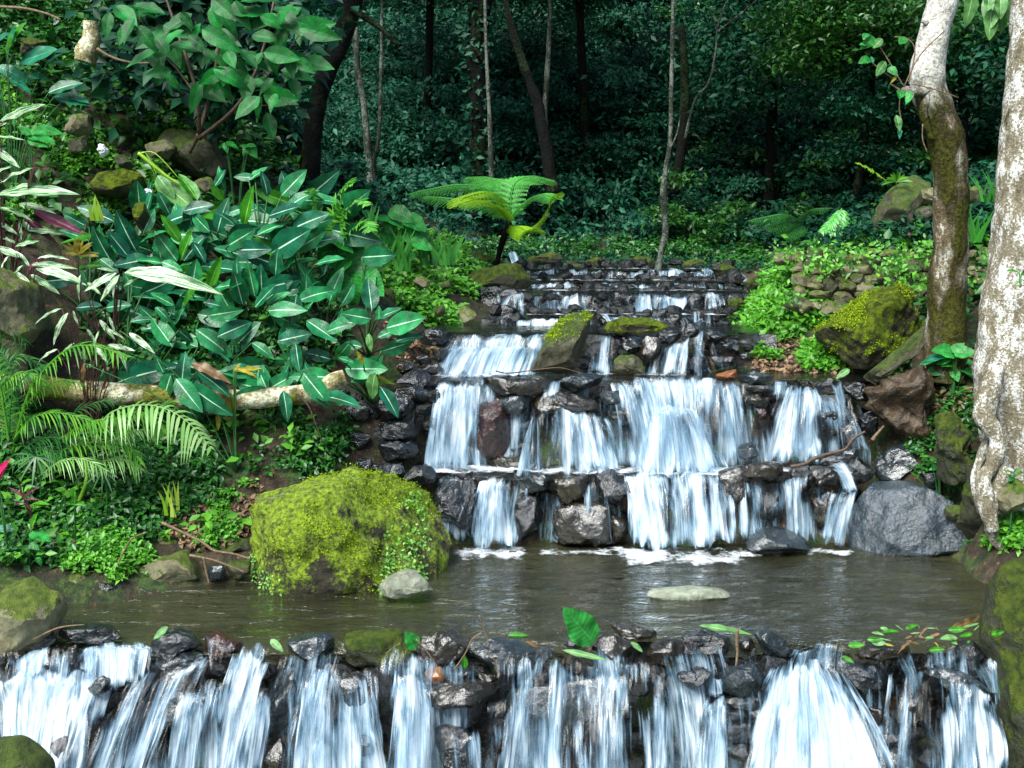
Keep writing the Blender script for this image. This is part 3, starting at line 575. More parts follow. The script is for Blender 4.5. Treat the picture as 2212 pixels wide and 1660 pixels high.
# front weir
FW = [
    ('L2', [(340, 800), (400, 750), (560, 738), (760, 750), (782, 800), (720, 835), (540, 825), (350, 865)], 5.0, 'wet', 'long low wet stone left of the leaf on the front weir'),
    ('L2', [(140, 880), (330, 790), (360, 860), (300, 905), (180, 930)], 4.98, 'wetbrown', 'brown stone under the leftmost fall of the front weir'),
    ('L2', [(390, 900), (500, 860), (510, 990), (420, 1010), (370, 960)], 4.93, 'wetbrown', 'brown block between the two leftmost falls'),
    ('L2', [(970, 850), (1050, 790), (1150, 765), (1220, 790), (1275, 880), (1150, 920), (1010, 968), (958, 920)], 4.95, 'wet', 'rough black stone with a green leaf stuck on it'),
    ('L2', [(1300, 830), (1400, 785), (1560, 860), (1530, 930), (1420, 935), (1310, 910)], 5.0, 'red', 'reddish stone under a thin film of water on the front weir'),
    ('L2', [(1840, 830), (1990, 800), (2110, 790), (2150, 850), (2140, 920), (1980, 988), (1830, 982)], 4.95, 'wetgrey', 'shiny squarish grey stone left of the dark mossy slab'),
    ('L2', [(960, 1010), (1150, 940), (1320, 905), (1340, 990), (1150, 1050), (980, 1060)], 4.88, 'wetgrey', 'sloping wet shelf stone below the rough black stone'),
    ('L2', [(1000, 1190), (1180, 1160), (1380, 1200), (1372, 1270), (1260, 1350), (1180, 1388), (1010, 1380), (988, 1260)], 4.74, 'wetgrey', 'flat-faced grey stone showing through the left falls'),
    ('L2', [(560, 1150), (660, 1060), (712, 1090), (700, 1165), (600, 1200)], 4.76, 'wetgrey', 'pointed stone parting the left falls'),
    ('L2', [(330, 1500), (440, 1440), (490, 1600), (400, 1680), (330, 1640)], 4.6, 'wet', 'dark stone at the bottom of the left falls'),
    ('L2', [(1770, 1010), (1910, 1000), (1920, 1300), (1800, 1500), (1690, 1520), (1700, 1200)], 4.85, 'wetgrey', 'tall grey stone between the steep left fall and the fan fall'),
    ('L2', [(1700, 1560), (1800, 1480), (1850, 1600), (1780, 1700)], 4.72, 'wetbrown', 'low brown stone beside the foot of the fan fall'),
    ('M2', [(30, 790), (400, 785), (480, 870), (492, 980), (350, 1003), (18, 985)], 5.0, 'mossdark', 'wide dark mossy slab on the crest of the front weir'),
    ('M2', [(495, 850), (560, 800), (700, 773), (795, 800), (835, 880), (790, 960), (700, 1012), (540, 965)], 4.95, 'wetbrown', 'rounded tan-topped stone on the crest with dark wet front'),
    ('M2', [(845, 930), (880, 860), (960, 828), (1080, 858), (1220, 880), (1350, 880), (1400, 940), (1240, 995), (1100, 1033), (930, 1013), (850, 990)], 4.93, 'wetgrey', 'broad shiny blue-grey stone in the middle of the front weir'),
    ('M2', [(720, 1060), (800, 1018), (885, 1040), (892, 1085), (760, 1090)], 4.87, 'wetgrey', 'small flat stone wedged above the long brown stone'),
    ('M2', [(538, 1050), (580, 1015), (640, 1008), (682, 1040), (670, 1085), (610, 1118), (550, 1095)], 4.82, 'brown', 'small orange-brown cobble above the long brown stone'),
    ('M2', [(880, 1045), (1000, 1060), (1040, 1095), (900, 1105)], 4.85, 'wetbrown', 'thin stone under the broad shiny stone'),
    ('M2', [(515, 1210), (600, 1135), (700, 1100), (880, 1098), (1020, 1110), (1000, 1180), (900, 1235), (760, 1285), (640, 1295), (540, 1265)], 4.8, 'wetbrown', 'long brown spindle-shaped stone jutting from the front weir'),
    ('M2', [(1445, 970), (1500, 920), (1600, 918), (1655, 970), (1640, 1045), (1560, 1055), (1460, 1020)], 4.86, 'wetbrown', 'two-toned wet stone just below the curled green leaf'),
    ('M2', [(1435, 840), (1500, 805), (1560, 845), (1550, 890), (1440, 890)], 4.95, 'wet', 'small black stone at the base of the curled green leaf'),
    ('M2', [(1605, 880), (1680, 820), (1780, 803), (1865, 860), (1890, 935), (1800, 965), (1700, 950), (1620, 910)], 4.95, 'wetbrown', 'rounded dark brown stone right of the curled green leaf'),
    ('M2', [(1955, 935), (2000, 870), (2120, 820), (2230, 850), (2260, 960), (2100, 975), (1990, 968)], 4.95, 'wetbrown', 'brown wedge stone on the crest right of the hanging pod'),
    ('M2', [(1740, 745), (1900, 740), (2050, 790), (1980, 850), (1800, 810)], 5.12, 'wetbrown', 'barely submerged stone behind the crest'),
    ('M2', [(1050, 1190), (1150, 1150), (1450, 1100), (1600, 1050), (1850, 1110), (1900, 1250), (1750, 1330), (1600, 1480), (1500, 1562), (1340, 1552), (1200, 1430), (1040, 1350)], 4.86, 'wetgrey', 'large smooth triangular slab behind the central front fall'),
    ('M2', [(-40, 1010), (300, 1015), (345, 1100), (325, 1340), (200, 1290), (-40, 1250)], 4.8, 'wetbrown', 'brown stone behind the fan-shaped fall'),
    ('M2', [(60, 1470), (180, 1430), (240, 1500), (200, 1580), (90, 1580)], 4.62, 'wet', 'dark hollow stone under the fan-shaped fall'),
    ('M2', [(590, 1430), (700, 1390), (820, 1400), (900, 1500), (870, 1660), (690, 1660)], 4.7, 'wet', 'dark stone below the long brown stone'),
    ('R2', [(0, 850), (60, 795), (200, 778), (330, 838), (345, 872), (240, 915), (130, 930), (0, 910)], 4.96, 'wet', 'shiny black stone left of the pale striped stone'),
    ('R2', [(375, 850), (440, 818), (495, 880), (440, 920), (380, 905)], 4.95, 'wetbrown', 'small brown stone between the pod and the striped stone'),
    ('R2', [(475, 780), (560, 758), (660, 820), (705, 900), (650, 960), (540, 920)], 4.96, 'wetgrey', 'pale streaked stone on the crest left of the widest white fall'),
    ('R2', [(245, 1060), (330, 990), (440, 983), (540, 1010), (583, 1070), (540, 1125), (440, 1165), (320, 1205), (262, 1150)], 4.84, 'wetgrey', 'egg-shaped shiny stone left of the widest white fall'),
    ('R2', [(285, 1210), (540, 1130), (545, 1270), (440, 1295), (300, 1290)], 4.85, 'wet', 'black stone under the egg-shaped stone'),
    ('R2', [(-20, 1065), (60, 1020), (150, 1008), (212, 1060), (180, 1125), (60, 1145)], 4.85, 'wet', 'shiny dark stone to the left of the egg-shaped stone'),
    ('R2', [(295, 1290), (410, 1285), (435, 1345), (310, 1350)], 4.8, 'wet', 'small black stone left in the row under the egg-shaped stone'),
    ('R2', [(440, 1300), (510, 1280), (535, 1325), (470, 1352)], 4.8, 'wetgrey', 'small grey pebble right in the row under the egg-shaped stone'),
    ('R2', [(295, 1365), (520, 1360), (545, 1440), (480, 1505), (305, 1490)], 4.78, 'wet', 'flat dark stone, upper of the two stacked left of the widest fall'),
    ('R2', [(300, 1510), (480, 1505), (510, 1590), (310, 1605)], 4.75, 'wet', 'flat dark stone, lower of the two stacked left of the widest fall'),
    ('R2', [(1135, 910), (1180, 850), (1300, 848), (1480, 890), (1495, 935), (1300, 985), (1150, 965)], 4.94, 'wetbrown', 'flat brown stone littered with leaves right of the widest fall'),
    ('R2', [(1010, 1050), (1130, 985), (1340, 1000), (1345, 1200), (1150, 1218), (1060, 1120)], 4.86, 'wet', 'dark stone under the leaf-littered flat stone'),
    ('R2', [(1755, 860), (1880, 830), (1962, 930), (1955, 1045), (1840, 1000), (1760, 945)], 4.9, 'wet', 'black stone in front of the drift of leaves at far right'),
    ('R2', [(1170, 1250), (1325, 1270), (1335, 1400), (1250, 1400)], 4.78, 'wetbrown', 'brownish stone right of the widest fall, half way down'),
    ('R2', [(1270, 1440), (1420, 1430), (1450, 1495), (1330, 1530)], 4.7, 'wet', 'dark stone in spray right of the widest fall'),
    ('R2', [(1320, 1545), (1500, 1535), (1490, 1700), (1380, 1700)], 4.65, 'wetgrey', 'grey stone at the bottom right of the widest fall'),
    ('R2', [(1590, 1020), (1750, 1008), (1900, 1080), (2045, 1200), (2060, 1250), (1900, 1200), (1700, 1110)], 4.8, 'wetgrey', 'sloping slab carrying water at the far right of the front weir'),
    ('R2', [(915, 1150), (990, 1175), (1015, 1260), (905, 1315), (875, 1270)], 4.68, 'wetbrown', 'brown stone tip poking through the widest white fall'),
    ('R2', [(1410, 1200), (1560, 1165), (1605, 1320), (1460, 1375)], 4.68, 'wetbrown', 'brown stone behind the right-hand front fall'),
]
for z, p, Y, mt, lb in FW: rock(z, p, Y, mt, lb, **(dict(depth=.07, rough=.3) if 'triangular' in lb else {}))
# second weir (behind the pool)
for z, p, Y, mt, lb in [
    ('M1', [(400, 1410), (480, 1360), (580, 1348), (622, 1400), (590, 1485), (500, 1505), (410, 1450)], 6.75, 'wet', 'glossy black stone above the right shoulder of the mossy boulder'),
    ('P', [(934, 1060), (970, 1032), (1003, 1033), (1030, 1053), (1030, 1080), (1022, 1120), (1015, 1172), (960, 1172), (940, 1110)], 6.75, 'wet', 'large black stone left of the lower white fall behind the pool'),
    ('M1', [(705, 1415), (780, 1368), (865, 1390), (865, 1435), (760, 1450)], 6.85, 'wet', 'black stone on the ledge above the large black stone'),
    ('M1', [(1145, 1445), (1250, 1398), (1355, 1420), (1352, 1490), (1250, 1515), (1150, 1495)], 6.78, 'wetgrey', 'wet grey stone right of the top of the lower white fall'),
    ('M1', [(1368, 1425), (1480, 1403), (1612, 1405), (1602, 1500), (1540, 1595), (1400, 1585)], 6.76, 'wetbrown', 'rusty brown block on the lower weir with a thin trickle'),
    ('M1', [(1635, 1415), (1760, 1378), (1832, 1450), (1842, 1560), (1760, 1605), (1660, 1545)], 6.74, 'wet', 'rough black stone right of the rusty brown block'),
    ('M1', [(1825, 1430), (1900, 1485), (1935, 1560), (1900, 1630), (1850, 1520)], 6.78, 'red', 'dark red stone left of the brightest lower fall'),
    ('M1', [(1120, 1505), (1295, 1505), (1300, 1640), (1270, 1840), (1150, 1840), (1130, 1659)], 6.8, 'wet', 'tall black stone right of the lower white fall'),
    ('P', [(1185, 1105), (1240, 1085), (1320, 1083), (1345, 1110), (1350, 1172), (1190, 1174)], 6.72, 'wetbrown', 'broad brown-grey stone standing at the waterline under the trickles'),
    ('M2', [(1725, 20), (1830, 60), (1860, 160), (1770, 200), (1720, 180)], 6.7, 'wetbrown', 'brown stone at the left foot of the brightest lower fall'),
    ('M1', [(955, 1345), (1060, 1290), (1180, 1278), (1225, 1340), (1150, 1405), (1000, 1405)], 7.0, 'wetbrown', 'wet brown slab on the ledge below the red-brown stone'),
    ('M1', [(1185, 1360), (1260, 1318), (1318, 1385), (1230, 1408)], 6.92, 'wetgrey', 'pointed grey stone on the middle ledge'),
    ('R1', [(235, 1400), (420, 1345), (462, 1440), (405, 1600), (320, 1570), (285, 1450)], 6.76, 'wetbrown', 'dark brown stone right of the brightest lower fall'),
    ('R1', [(430, 1350), (600, 1325), (682, 1370), (672, 1412), (580, 1445), (450, 1435)], 6.72, 'wetbrown', 'flat olive-brown stone capping the lower weir'),
    ('R1', [(695, 1390), (760, 1350), (835, 1350), (835, 1455), (740, 1460)], 6.74, 'wet', 'shiny black stone left of the slanting fall'),
    ('R1', [(845, 1350), (950, 1365), (1052, 1440), (1025, 1490), (880, 1490)], 6.76, 'wetbrown', 'brown stone beneath the dead branch'),
    ('R1', [(1035, 1360), (1150, 1300), (1255, 1330), (1255, 1465), (1160, 1490), (1060, 1420)], 6.85, 'wet', 'black stone right of the slanting fall'),
    ('R1', [(1262, 1330), (1350, 1240), (1450, 1205), (1545, 1320), (1525, 1405), (1400, 1450), (1280, 1430)], 6.9, 'wetgrey', 'angular grey stone above the big blue-grey boulder'),
    ('R1', [(1450, 1200), (1530, 1185), (1610, 1210), (1600, 1330), (1540, 1360)], 6.95, 'wetbrown', 'brown stone behind the angular grey one'),
    ('R1', [(470, 1465), (665, 1455), (670, 1700), (640, 1800), (480, 1800)], 6.85, 'wet', 'dark recessed stone under the flat olive-brown stone'),
    ('R1', [(830, 1500), (960, 1490), (1000, 1640), (960, 1790), (840, 1780)], 6.82, 'wetbrown', 'brown stone behind the slanting fall'),
    ('R1', [(365, 1240), (480, 1198), (512, 1280), (470, 1315), (370, 1305)], 7.0, 'wetgrey', 'grey stone at the foot between two middle falls'),
    ('R1', [(1045, 1255), (1130, 1238), (1155, 1290), (1070, 1305)], 6.95, 'wetgrey', 'small grey stone behind the dead branch'),
    ('R1', [(890, 1330), (1000, 1280), (1125, 1290), (1050, 1355)], 6.88, 'wet', 'flat dark stone under the dead branch'),
    ]: rock(z, p, Y, mt, lb)
# third weir
for z, p, Y, mt, lb in [
    ('M1', [(915, 810), (1040, 770), (1330, 768), (1365, 820), (1330, 872), (1240, 895), (1080, 915), (970, 885)], 7.14, 'wetbrown', 'long brown slab right of the tall left fall'),
    ('M1', [(1015, 935), (1180, 878), (1203, 960), (1172, 1003), (1100, 1025), (1035, 992)], 7.05, 'wetgrey', 'grey wedge stone under the long brown slab'),
    ('M1', [(1405, 815), (1480, 760), (1560, 748), (1695, 770), (1672, 822), (1560, 855), (1500, 885), (1405, 865)], 7.12, 'wetgrey', 'shiny grey stone with green sprig on the third step'),
    ('M1', [(1215, 940), (1310, 868), (1440, 880), (1640, 930), (1670, 1000), (1500, 1040), (1340, 1010), (1225, 985)], 7.04, 'wetbrown', 'domed brown stone from which the fan-shaped middle fall spreads'),
    ('M1', [(865, 925), (1020, 900), (1060, 1000), (1142, 1120), (1132, 1215), (1040, 1285), (960, 1315), (900, 1275), (855, 1100)], 7.1, 'red', 'big red-brown stone right of the tall left fall'),
    ('M1', [(1145, 1065), (1245, 1028), (1255, 1120), (1150, 1135)], 7.14, 'wetgrey', 'small stone right of the red-brown stone'),
    ('M1', [(1095, 1225), (1200, 1200), (1208, 1270), (1100, 1285)], 7.05, 'wet', 'small dark stone low beside the red-brown stone'),
    ('M1', [(1135, 1140), (1245, 1130), (1225, 1212), (1150, 1205)], 7.12, 'wet', 'black stone tucked between red-brown stone and fan fall'),
    ('M1', [(345, 805), (500, 718), (575, 760), (575, 845), (460, 825)], 7.2, 'wet', 'dark slanted stone under the brown stones on the left bank'),
    ('M1', [(340, 865), (480, 828), (592, 880), (605, 925), (540, 955), (430, 915)], 7.1, 'wet', 'flat dark stone left of the tall left fall'),
    ('M1', [(25, 985), (100, 948), (185, 970), (188, 1055), (100, 1065)], 7.0, 'wet', 'dark squarish stone under the hanging leaves'),
    ('M1', [(215, 995), (300, 898), (420, 908), (475, 980), (400, 1045), (260, 1035)], 7.0, 'wet', 'dark stone behind the pointed hanging leaf'),
    ('M1', [(245, 1075), (360, 1060), (485, 1063), (505, 1160), (400, 1190), (280, 1175)], 6.95, 'wet', 'shiny black stone in the left side wall of the stream'),
    ('M1', [(235, 1205), (420, 1190), (505, 1240), (425, 1325), (300, 1335)], 6.9, 'wet', 'big black stone under the shiny one in the left side wall'),
    ('M1', [(110, 1300), (205, 1298), (210, 1395), (100, 1395)], 6.8, 'wet', 'dark blocky stone low in the left side wall'),
    ('M1', [(205, 1340), (380, 1335), (425, 1395), (300, 1430), (205, 1405)], 6.8, 'wet', 'flat black stone above the crown of the mossy boulder'),
    ('M1', [(55, 1125), (185, 1125), (205, 1235), (75, 1255)], 6.92, 'wet', 'dark stone left of the shiny black stone'),
    ('M1', [(365, 690), (430, 668), (515, 712), (470, 750), (385, 742)], 7.4, 'wetbrown', 'reddish brown stone on the left bank beside the upper fall'),
    ('M1', [(535, 705), (620, 690), (668, 735), (600, 765), (535, 745)], 7.35, 'wetbrown', 'tan brown stone next to the reddish one'),
    ('M1', [(1670, 885), (1800, 868), (1835, 930), (1700, 965)], 7.0, 'wetgrey', 'purplish stone under the water right of the domed stone'),
    ('M1', [(1730, 1005), (1862, 988), (1862, 1065), (1760, 1050)], 6.98, 'wet', 'dark stone in the gap between the two broad middle falls'),
    ('R1', [(228, 765), (360, 733), (378, 780), (320, 798), (240, 793)], 7.25, 'brown', 'dry tan-orange stone on the rim of the third step'),
    ('R1', [(375, 795), (480, 743), (580, 770), (595, 802), (480, 825), (390, 825)], 7.15, 'wetgrey', 'shiny grey stone right of the dry orange stone'),
    ('R1', [(415, 832), (590, 822), (605, 872), (500, 885), (420, 865)], 7.1, 'wet', 'dark stone under the shiny grey stone of the third step'),
    ('R1', [(395, 905), (500, 890), (565, 930), (555, 975), (450, 975)], 7.08, 'wetbrown', 'brown stone left of the right middle fall'),
    ('R1', [(485, 985), (565, 970), (575, 1045), (510, 1060)], 7.08, 'red', 'reddish stone left of the right middle fall, half way down'),
    ('R1', [(875, 840), (950, 788), (1045, 810), (1048, 875), (900, 868)], 7.14, 'wet', 'black stone at the top right corner of the third step'),
    ('R1', [(1055, 845), (1120, 810), (1190, 820), (1218, 945), (1120, 920)], 7.1, 'wet', 'grey-black stone right of the thin threads of water'),
    ('R1', [(1155, 1035), (1240, 998), (1290, 1080), (1250, 1180), (1180, 1150)], 7.0, 'wet', 'dark stone below the old stump'),
    ('R1', [(835, 895), (1000, 890), (1100, 1000), (1085, 1180), (900, 1150)], 7.08, 'wet', 'dark face stone behind the right middle fall'),
    ('R1', [(1025, 1095), (1160, 1080), (1170, 1180), (1060, 1210)], 7.0, 'wetbrown', 'brown stone low behind the thin threads of water'),
    ('M1', [(1495, 1310), (1580, 1278), (1625, 1350), (1540, 1380)], 6.98, 'wetgrey', 'pale stone glimpsed behind the foot of the fan-shaped fall'),
    ]: rock(z, p, Y, mt, lb)
# fourth step and the upper cascade
for z, p, Y, mt, lb in [
    ('M1', [(505, 510), (570, 460), (640, 485), (735, 500), (722, 555), (620, 585), (520, 565)], 7.65, 'wet', 'dark stone at the left end of the fourth step'),
    ('M1', [(595, 625), (690, 578), (700, 640), (620, 668)], 7.5, 'wet', 'small dark stone left of the foaming upper fall'),
    ('M1', [(465, 655), (560, 638), (590, 690), (520, 705)], 7.5, 'wet', 'dark stone above the reddish brown stone'),
    ('M1', [(1695, 475), (1740, 430), (1850, 398), (2000, 403), (2100, 440), (2118, 475), (1950, 490), (1900, 515), (1740, 490)], 7.85, 'moss', 'flat mossy stone right of the leaning stone'),
    ('M1', [(1795, 575), (1860, 518), (1935, 528), (1945, 595), (1870, 628)], 7.6, 'wetgrey', 'grey stone under the flat mossy one'),
    ('M1', [(1895, 650), (1920, 580), (2000, 518), (2065, 560), (2055, 660), (1995, 725), (1900, 715)], 7.58, 'wetbrown', 'dark brown upright stone on the fourth step'),
    ('M1', [(1760, 675), (1790, 638), (1880, 648), (1955, 680), (1945, 755), (1820, 758), (1765, 735)], 7.4, 'tanwet', 'box-shaped olive brown stone on the third ledge'),
    ('M1', [(2035, 505), (2120, 478), (2205, 500), (2195, 555), (2080, 560)], 7.62, 'wet', 'shiny stone at the right top of the fourth step'),
    ('R1', [(0, 475), (60, 433), (135, 460), (125, 525), (20, 515)], 7.7, 'wet', 'rounded black stone left of the narrow upper fall'),
    ('R1', [(165, 495), (210, 478), (325, 510), (240, 555), (180, 555)], 7.7, 'wet', 'black stone right of the narrow upper fall'),
    ('R1', [(235, 575), (340, 538), (425, 580), (415, 625), (300, 630), (240, 615)], 7.65, 'wet', 'shiny black stone near the herb slope'),
    ('R1', [(195, 645), (350, 648), (355, 705), (240, 725)], 7.6, 'wet', 'black stone low beside the narrow upper fall'),
    ('R1', [(385, 630), (455, 622), (448, 662), (392, 662)], 7.6, 'wetgrey', 'small shiny stone at the foot of the herb slope'),
    ('R1', [(25, 655), (100, 640), (170, 650), (205, 745), (40, 750)], 7.66, 'wet', 'dark stone behind the narrow upper fall'),
    ('M1', [(825, 160), (830, 100), (960, 68), (1140, 58), (1240, 180), (1170, 235), (1000, 205), (870, 185)], 10.3, 'mossdark', 'large mossy rock at the left head of the cascade'),
    ('M1', [(860, 215), (1000, 195), (1080, 230), (1000, 260), (880, 250)], 9.9, 'wet', 'dark stone below the large mossy rock'),
    ('M1', [(720, 20), (860, -20), (1000, 10), (1010, 60), (840, 90), (740, 70)], 11.6, 'mossdark', 'mossy rock behind the cascade head at left'),
    ('M1', [(1200, 10), (1300, 0), (1400, 30), (1380, 65), (1230, 60)], 13.0, 'mossdark', 'mossy rock beside the distant rill'),
    ('M1', [(995, 345), (1060, 315), (1130, 340), (1140, 385), (1010, 380)], 8.9, 'wet', 'black stone beside the trickle at left of the cascade'),
    ('M1', [(1005, 400), (1080, 368), (1130, 380), (1140, 485), (1010, 495)], 8.5, 'wet', 'rounded dark stone left of the small upper falls'),
    ('M1', [(1025, 230), (1100, 210), (1160, 235), (1165, 315), (1030, 318)], 9.5, 'wet', 'black block at the left of the cascade'),
    ('M1', [(2000, 370), (2080, 338), (2125, 390), (2020, 410)], 8.7, 'wet', 'black stone right of the mossy flat stone in the cascade'),
    ('M1', [(2100, 375), (2205, 368), (2210, 445), (2120, 455)], 8.5, 'wet', 'dark cascade stone near the right bank'),
    ('R1', [(15, 300), (100, 238), (195, 280), (185, 335), (60, 350)], 9.4, 'wet', 'large rounded black stone at the right of the cascade'),
    ('R1', [(240, 265), (340, 248), (345, 320), (280, 335)], 9.5, 'wet', 'black stone at the right edge of the cascade'),
    ('R1', [(400, 170), (470, 150), (520, 190), (450, 230)], 10, 'mossdark', 'mossy stone at the top of the herb slope'),
    ('P', [(1690, 660), (1720, 640), (1760, 655), (1740, 680)], 8.2, 'tanwet', 'stone in the herb slope under the wall'),
    ]: rock(z, p, Y, mt, lb)
rr_ = random.Random(12)
for k, (u_, v_, w_, h_, Y_, lb) in enumerate([(1290, 572, 60, 34, 13.2, 'mossy rock at the back of the cascade, right of the distant rill'), (1385, 570, 74, 30, 13.4, 'broad dark mossy rock at the back of the cascade'), (1500, 574, 58, 32, 13.0, 'mossy rock right of the slim pale tree'), (1570, 590, 56, 40, 12.2, 'mossy rock at the right back corner of the cascade'), (1190, 560, 50, 30, 13.6, 'small mossy rock beside the distant rill'), (1540, 632, 40, 26, 10.4, 'dark rock at the right side of the upper cascade'), (1590, 660, 46, 34, 9.3, 'dark mossy rock where the herb slope meets the cascade'), (1100, 640, 46, 30, 9.6, 'dark rock at the left side of the upper cascade')]):
    rock('P', [(u_ + w_ / 2 * math.cos(a) * rr_.uniform(.8, 1.1), v_ - h_ / 2 * math.sin(a) * rr_.uniform(.8, 1.15)) for a in np.linspace(0, 6.28, 8)[:-1]], Y_, 'mossdark' if 'mossy' in lb else 'wet', lb)
# rows of small stones that make up the upper cascade steps and fill the weirs
FILL = []
def fill(u0, u1, v0, v1, Y, n, size, seed, jit=.08):
    r = random.Random(seed)
    for k in range(n):
        u = u0 + (u1 - u0) * (k + r.random()) / n; v = r.uniform(v0, v1); s = size * r.uniform(.6, 1.4); a = r.uniform(.5, .85)
        poly = []
        for q in range(6):
            t = q * math.tau / 6 + r.uniform(-.4, .4); rr = s * r.uniform(.75, 1.15)
            poly.append((u + rr * math.cos(t), v - rr * a * math.sin(t)))
        me, loc = rock_mesh(poly, Y + r.uniform(-jit, jit), sub=3, cuts=12); nv = len(me.vertices); co = np.zeros(nv * 3); me.vertices.foreach_get('co', co)
        FILL.append((co.reshape(-1, 3) + np.array(loc), ICO[3][1])); bpy.data.meshes.remove(me)
for (u0, u1, va, vb, Y, n, s, sd) in [(1060, 1590, 692, 715, 8.5, 22, 17, 1), (1080, 1580, 642, 676, 9.45, 40, 16, 2), (1110, 1590, 616, 632, 10.6, 26, 12, 3), (1130, 1585, 588, 606, 11.8, 24, 12, 4)]:
    fill(u0, u1, va, vb, Y, n, s, sd)
for (ua, ub, va, vb, Y_, n_, s_, sd_) in [(1070, 1590, 668, 690, 9.0, 34, 20, 31), (1090, 1590, 622, 642, 10.2, 36, 18, 32), (1110, 1590, 598, 612, 11.3, 36, 16, 33), (1110, 1580, 568, 586, 12.7, 36, 15, 34), (960, 1620, 712, 724, 8.1, 18, 16, 35), (1090, 1590, 640, 660, 9.5, 30, 17, 36)]: fill(ua, ub, va, vb, Y_, n_, s_, sd_, .3)
fill(955, 1620, 735, 795, 7.76, 40, 22, 11, .05); fill(930, 1880, 830, 990, 7.30, 100, 28, 12, .05); fill(950, 1850, 1045, 1165, 6.93, 80, 26, 13, .05)
fill(-20, 2200, 1440, 1670, 4.97, 170, 40, 14, .05); fill(730, 950, 850, 1080, 7.08, 40, 24, 15, .08); fill(560, 760, 960, 1060, 6.9, 12, 20, 16, .08)
_V = []; _F = []; _o = 0
for v_, f_ in FILL: _V.append(v_); _F.append(f_ + _o); _o += len(v_)
tag(link('stones', mesh('stones', np.concatenate(_V), np.concatenate(_F), M['wetfill'], True, 27)), 'countless small black wet stones filling the weirs and cascade steps', 'stones', kind='stuff')

# dry stone wall
wall = empty('dry_stone_wall', at(1900, 660, 8.55)); tag(wall, 'rustic dry stone wall of tan rubble at the top of the right bank', 'wall')
r = random.Random(5)
nst = 0
for row in range(7):
    u = 1672 + row * 0
    topv = 543 + row * 18.5
    while u < 2160:
        w = r.uniform(20, 52); h = r.uniform(15, 30)
        vv = topv + r.uniform(-7, 7) - max(0, (u - 1950)) * .02
        if u < 1668 + row * 9: u += w; continue
        if nst < 98:
            poly = [(u, vv + h * .1), (u + w * r.uniform(.2, .4), vv - h * .1), (u + w * r.uniform(.7, .9), vv), (u + w, vv + h * .5), (u + w * .85, vv + h), (u + w * .3, vv + h * 1.05), (u + w * .02, vv + h * .7)]
            me, loc = rock_mesh(poly, 8.56 - row * .072 + r.uniform(-.04, .04), mat=M['tan' if r.random() < .75 else 'tanwet'], name='stone', sub=3, cuts=10, rough=1.3)
            child('stone', me, wall, Matrix.Translation(loc)); nst += 1
        u += w * .96
# ------------------------------------------------------------------ weir backing (stream bed) and water
def backing(u0, u1, Y, z0, z1, seed):
    a = at(u0, 900, Y).x; b = at(u1, 900, Y).x; n = int((b - a) / .06); m_ = max(4, int((z1 - z0) / .06)); V = []
    for j in range(m_ + 1):
        for i in range(n + 1):
            V.append((a + (b - a) * i / n, Y + .12 * j / m_, z0 + (z1 - z0) * j / m_))
    V = np.array(V); V[:, 1] += .06 * fbm(V * 6, seed, 3)
    # a bed plate behind the crest
    Q = [(j * (n + 1) + i, j * (n + 1) + i + 1, (j + 1) * (n + 1) + i + 1, (j + 1) * (n + 1) + i) for j in range(m_) for i in range(n)]
    k = len(V); top = V[-(n + 1):].copy(); top[:, 1] += .5; top[:, 2] -= .03; V = np.concatenate([V, top])
    for i in range(n): Q.append((k - (n + 1) + i, k - n + i, k + i + 1, k + i))
    tag(link('stream_bed', mesh('stream_bed', V, Q, M['wet'])), kind='structure')
backing(-300, 2400, 5.03, -1.2, -.05, 1); backing(820, 2000, 6.98, -.2, .40, 2); backing(820, 1930, 7.36, .3, .95, 3)
backing(900, 1680, 7.82, .85, 1.22, 4); backing(1040, 1620, 8.72, 1.1, 1.28, 5); backing(1040, 1620, 9.75, 1.15, 1.42, 6); backing(1060, 1620, 10.95, 1.25, 1.46, 7); backing(1090, 1600, 12.1, 1.3, 1.54, 8)
def sheet(name, x0, x1, y0, y1, z, mat, step=.06, seed=0, amp=.004, wav=.05):
    n = int((x1 - x0) / step); m_ = max(3, int((y1 - y0) / step)); i, j = np.meshgrid(np.arange(n + 1), np.arange(m_ + 1))
    X = x0 + (x1 - x0) * i / n; t = j / m_; e = wav * fbm(np.stack([X.ravel() * 3, X.ravel() * 0, X.ravel() * 0], 1), seed, 3).reshape(X.shape)
    Yv = y0 + (y1 - y0) * t + e * (1 - t); Zv = z + amp * fbm(np.stack([X.ravel() * 5, Yv.ravel() * 12, X.ravel() * 0], 1), seed + 3, 3).reshape(X.shape) - .03 * np.clip(1 - (Yv - y0) / .08, 0, 1) ** 2
    V = np.stack([X.ravel(), Yv.ravel(), Zv.ravel()], 1); idn = np.arange((n + 1) * (m_ + 1)).reshape(m_ + 1, n + 1)
    Q = np.stack([idn[:-1, :-1], idn[:-1, 1:], idn[1:, 1:], idn[1:, :-1]], -1).reshape(-1, 4)
    tag(link(name, mesh(name, V, Q, mat)), kind='structure')
sheet('water', -3.6, 2.9, 4.98, 7.0, 0.0, M['pool'], .03, 1, .005)
def xr(u, Y): return at(u, 900, Y).x
sheet('water', xr(880, 6.8), xr(1860, 6.8), 6.80, 7.35, .435, M['ledge'], .04, 2)
sheet('water', xr(890, 7.2), xr(1880, 7.2), 7.16, 7.85, .985, M['ledge'], .04, 3)
sheet('water', xr(930, 7.7), xr(1640, 7.7), 7.66, 8.75, 1.258, M['ledge'], .04, 4)
sheet('water', xr(1060, 8.7), xr(1610, 8.7), 8.6, 9.8, 1.31, M['ledge'], .05, 5)
sheet('water', xr(1070, 9.7), xr(1610, 9.7), 9.6, 11, 1.45, M['ledge'], .05, 6)
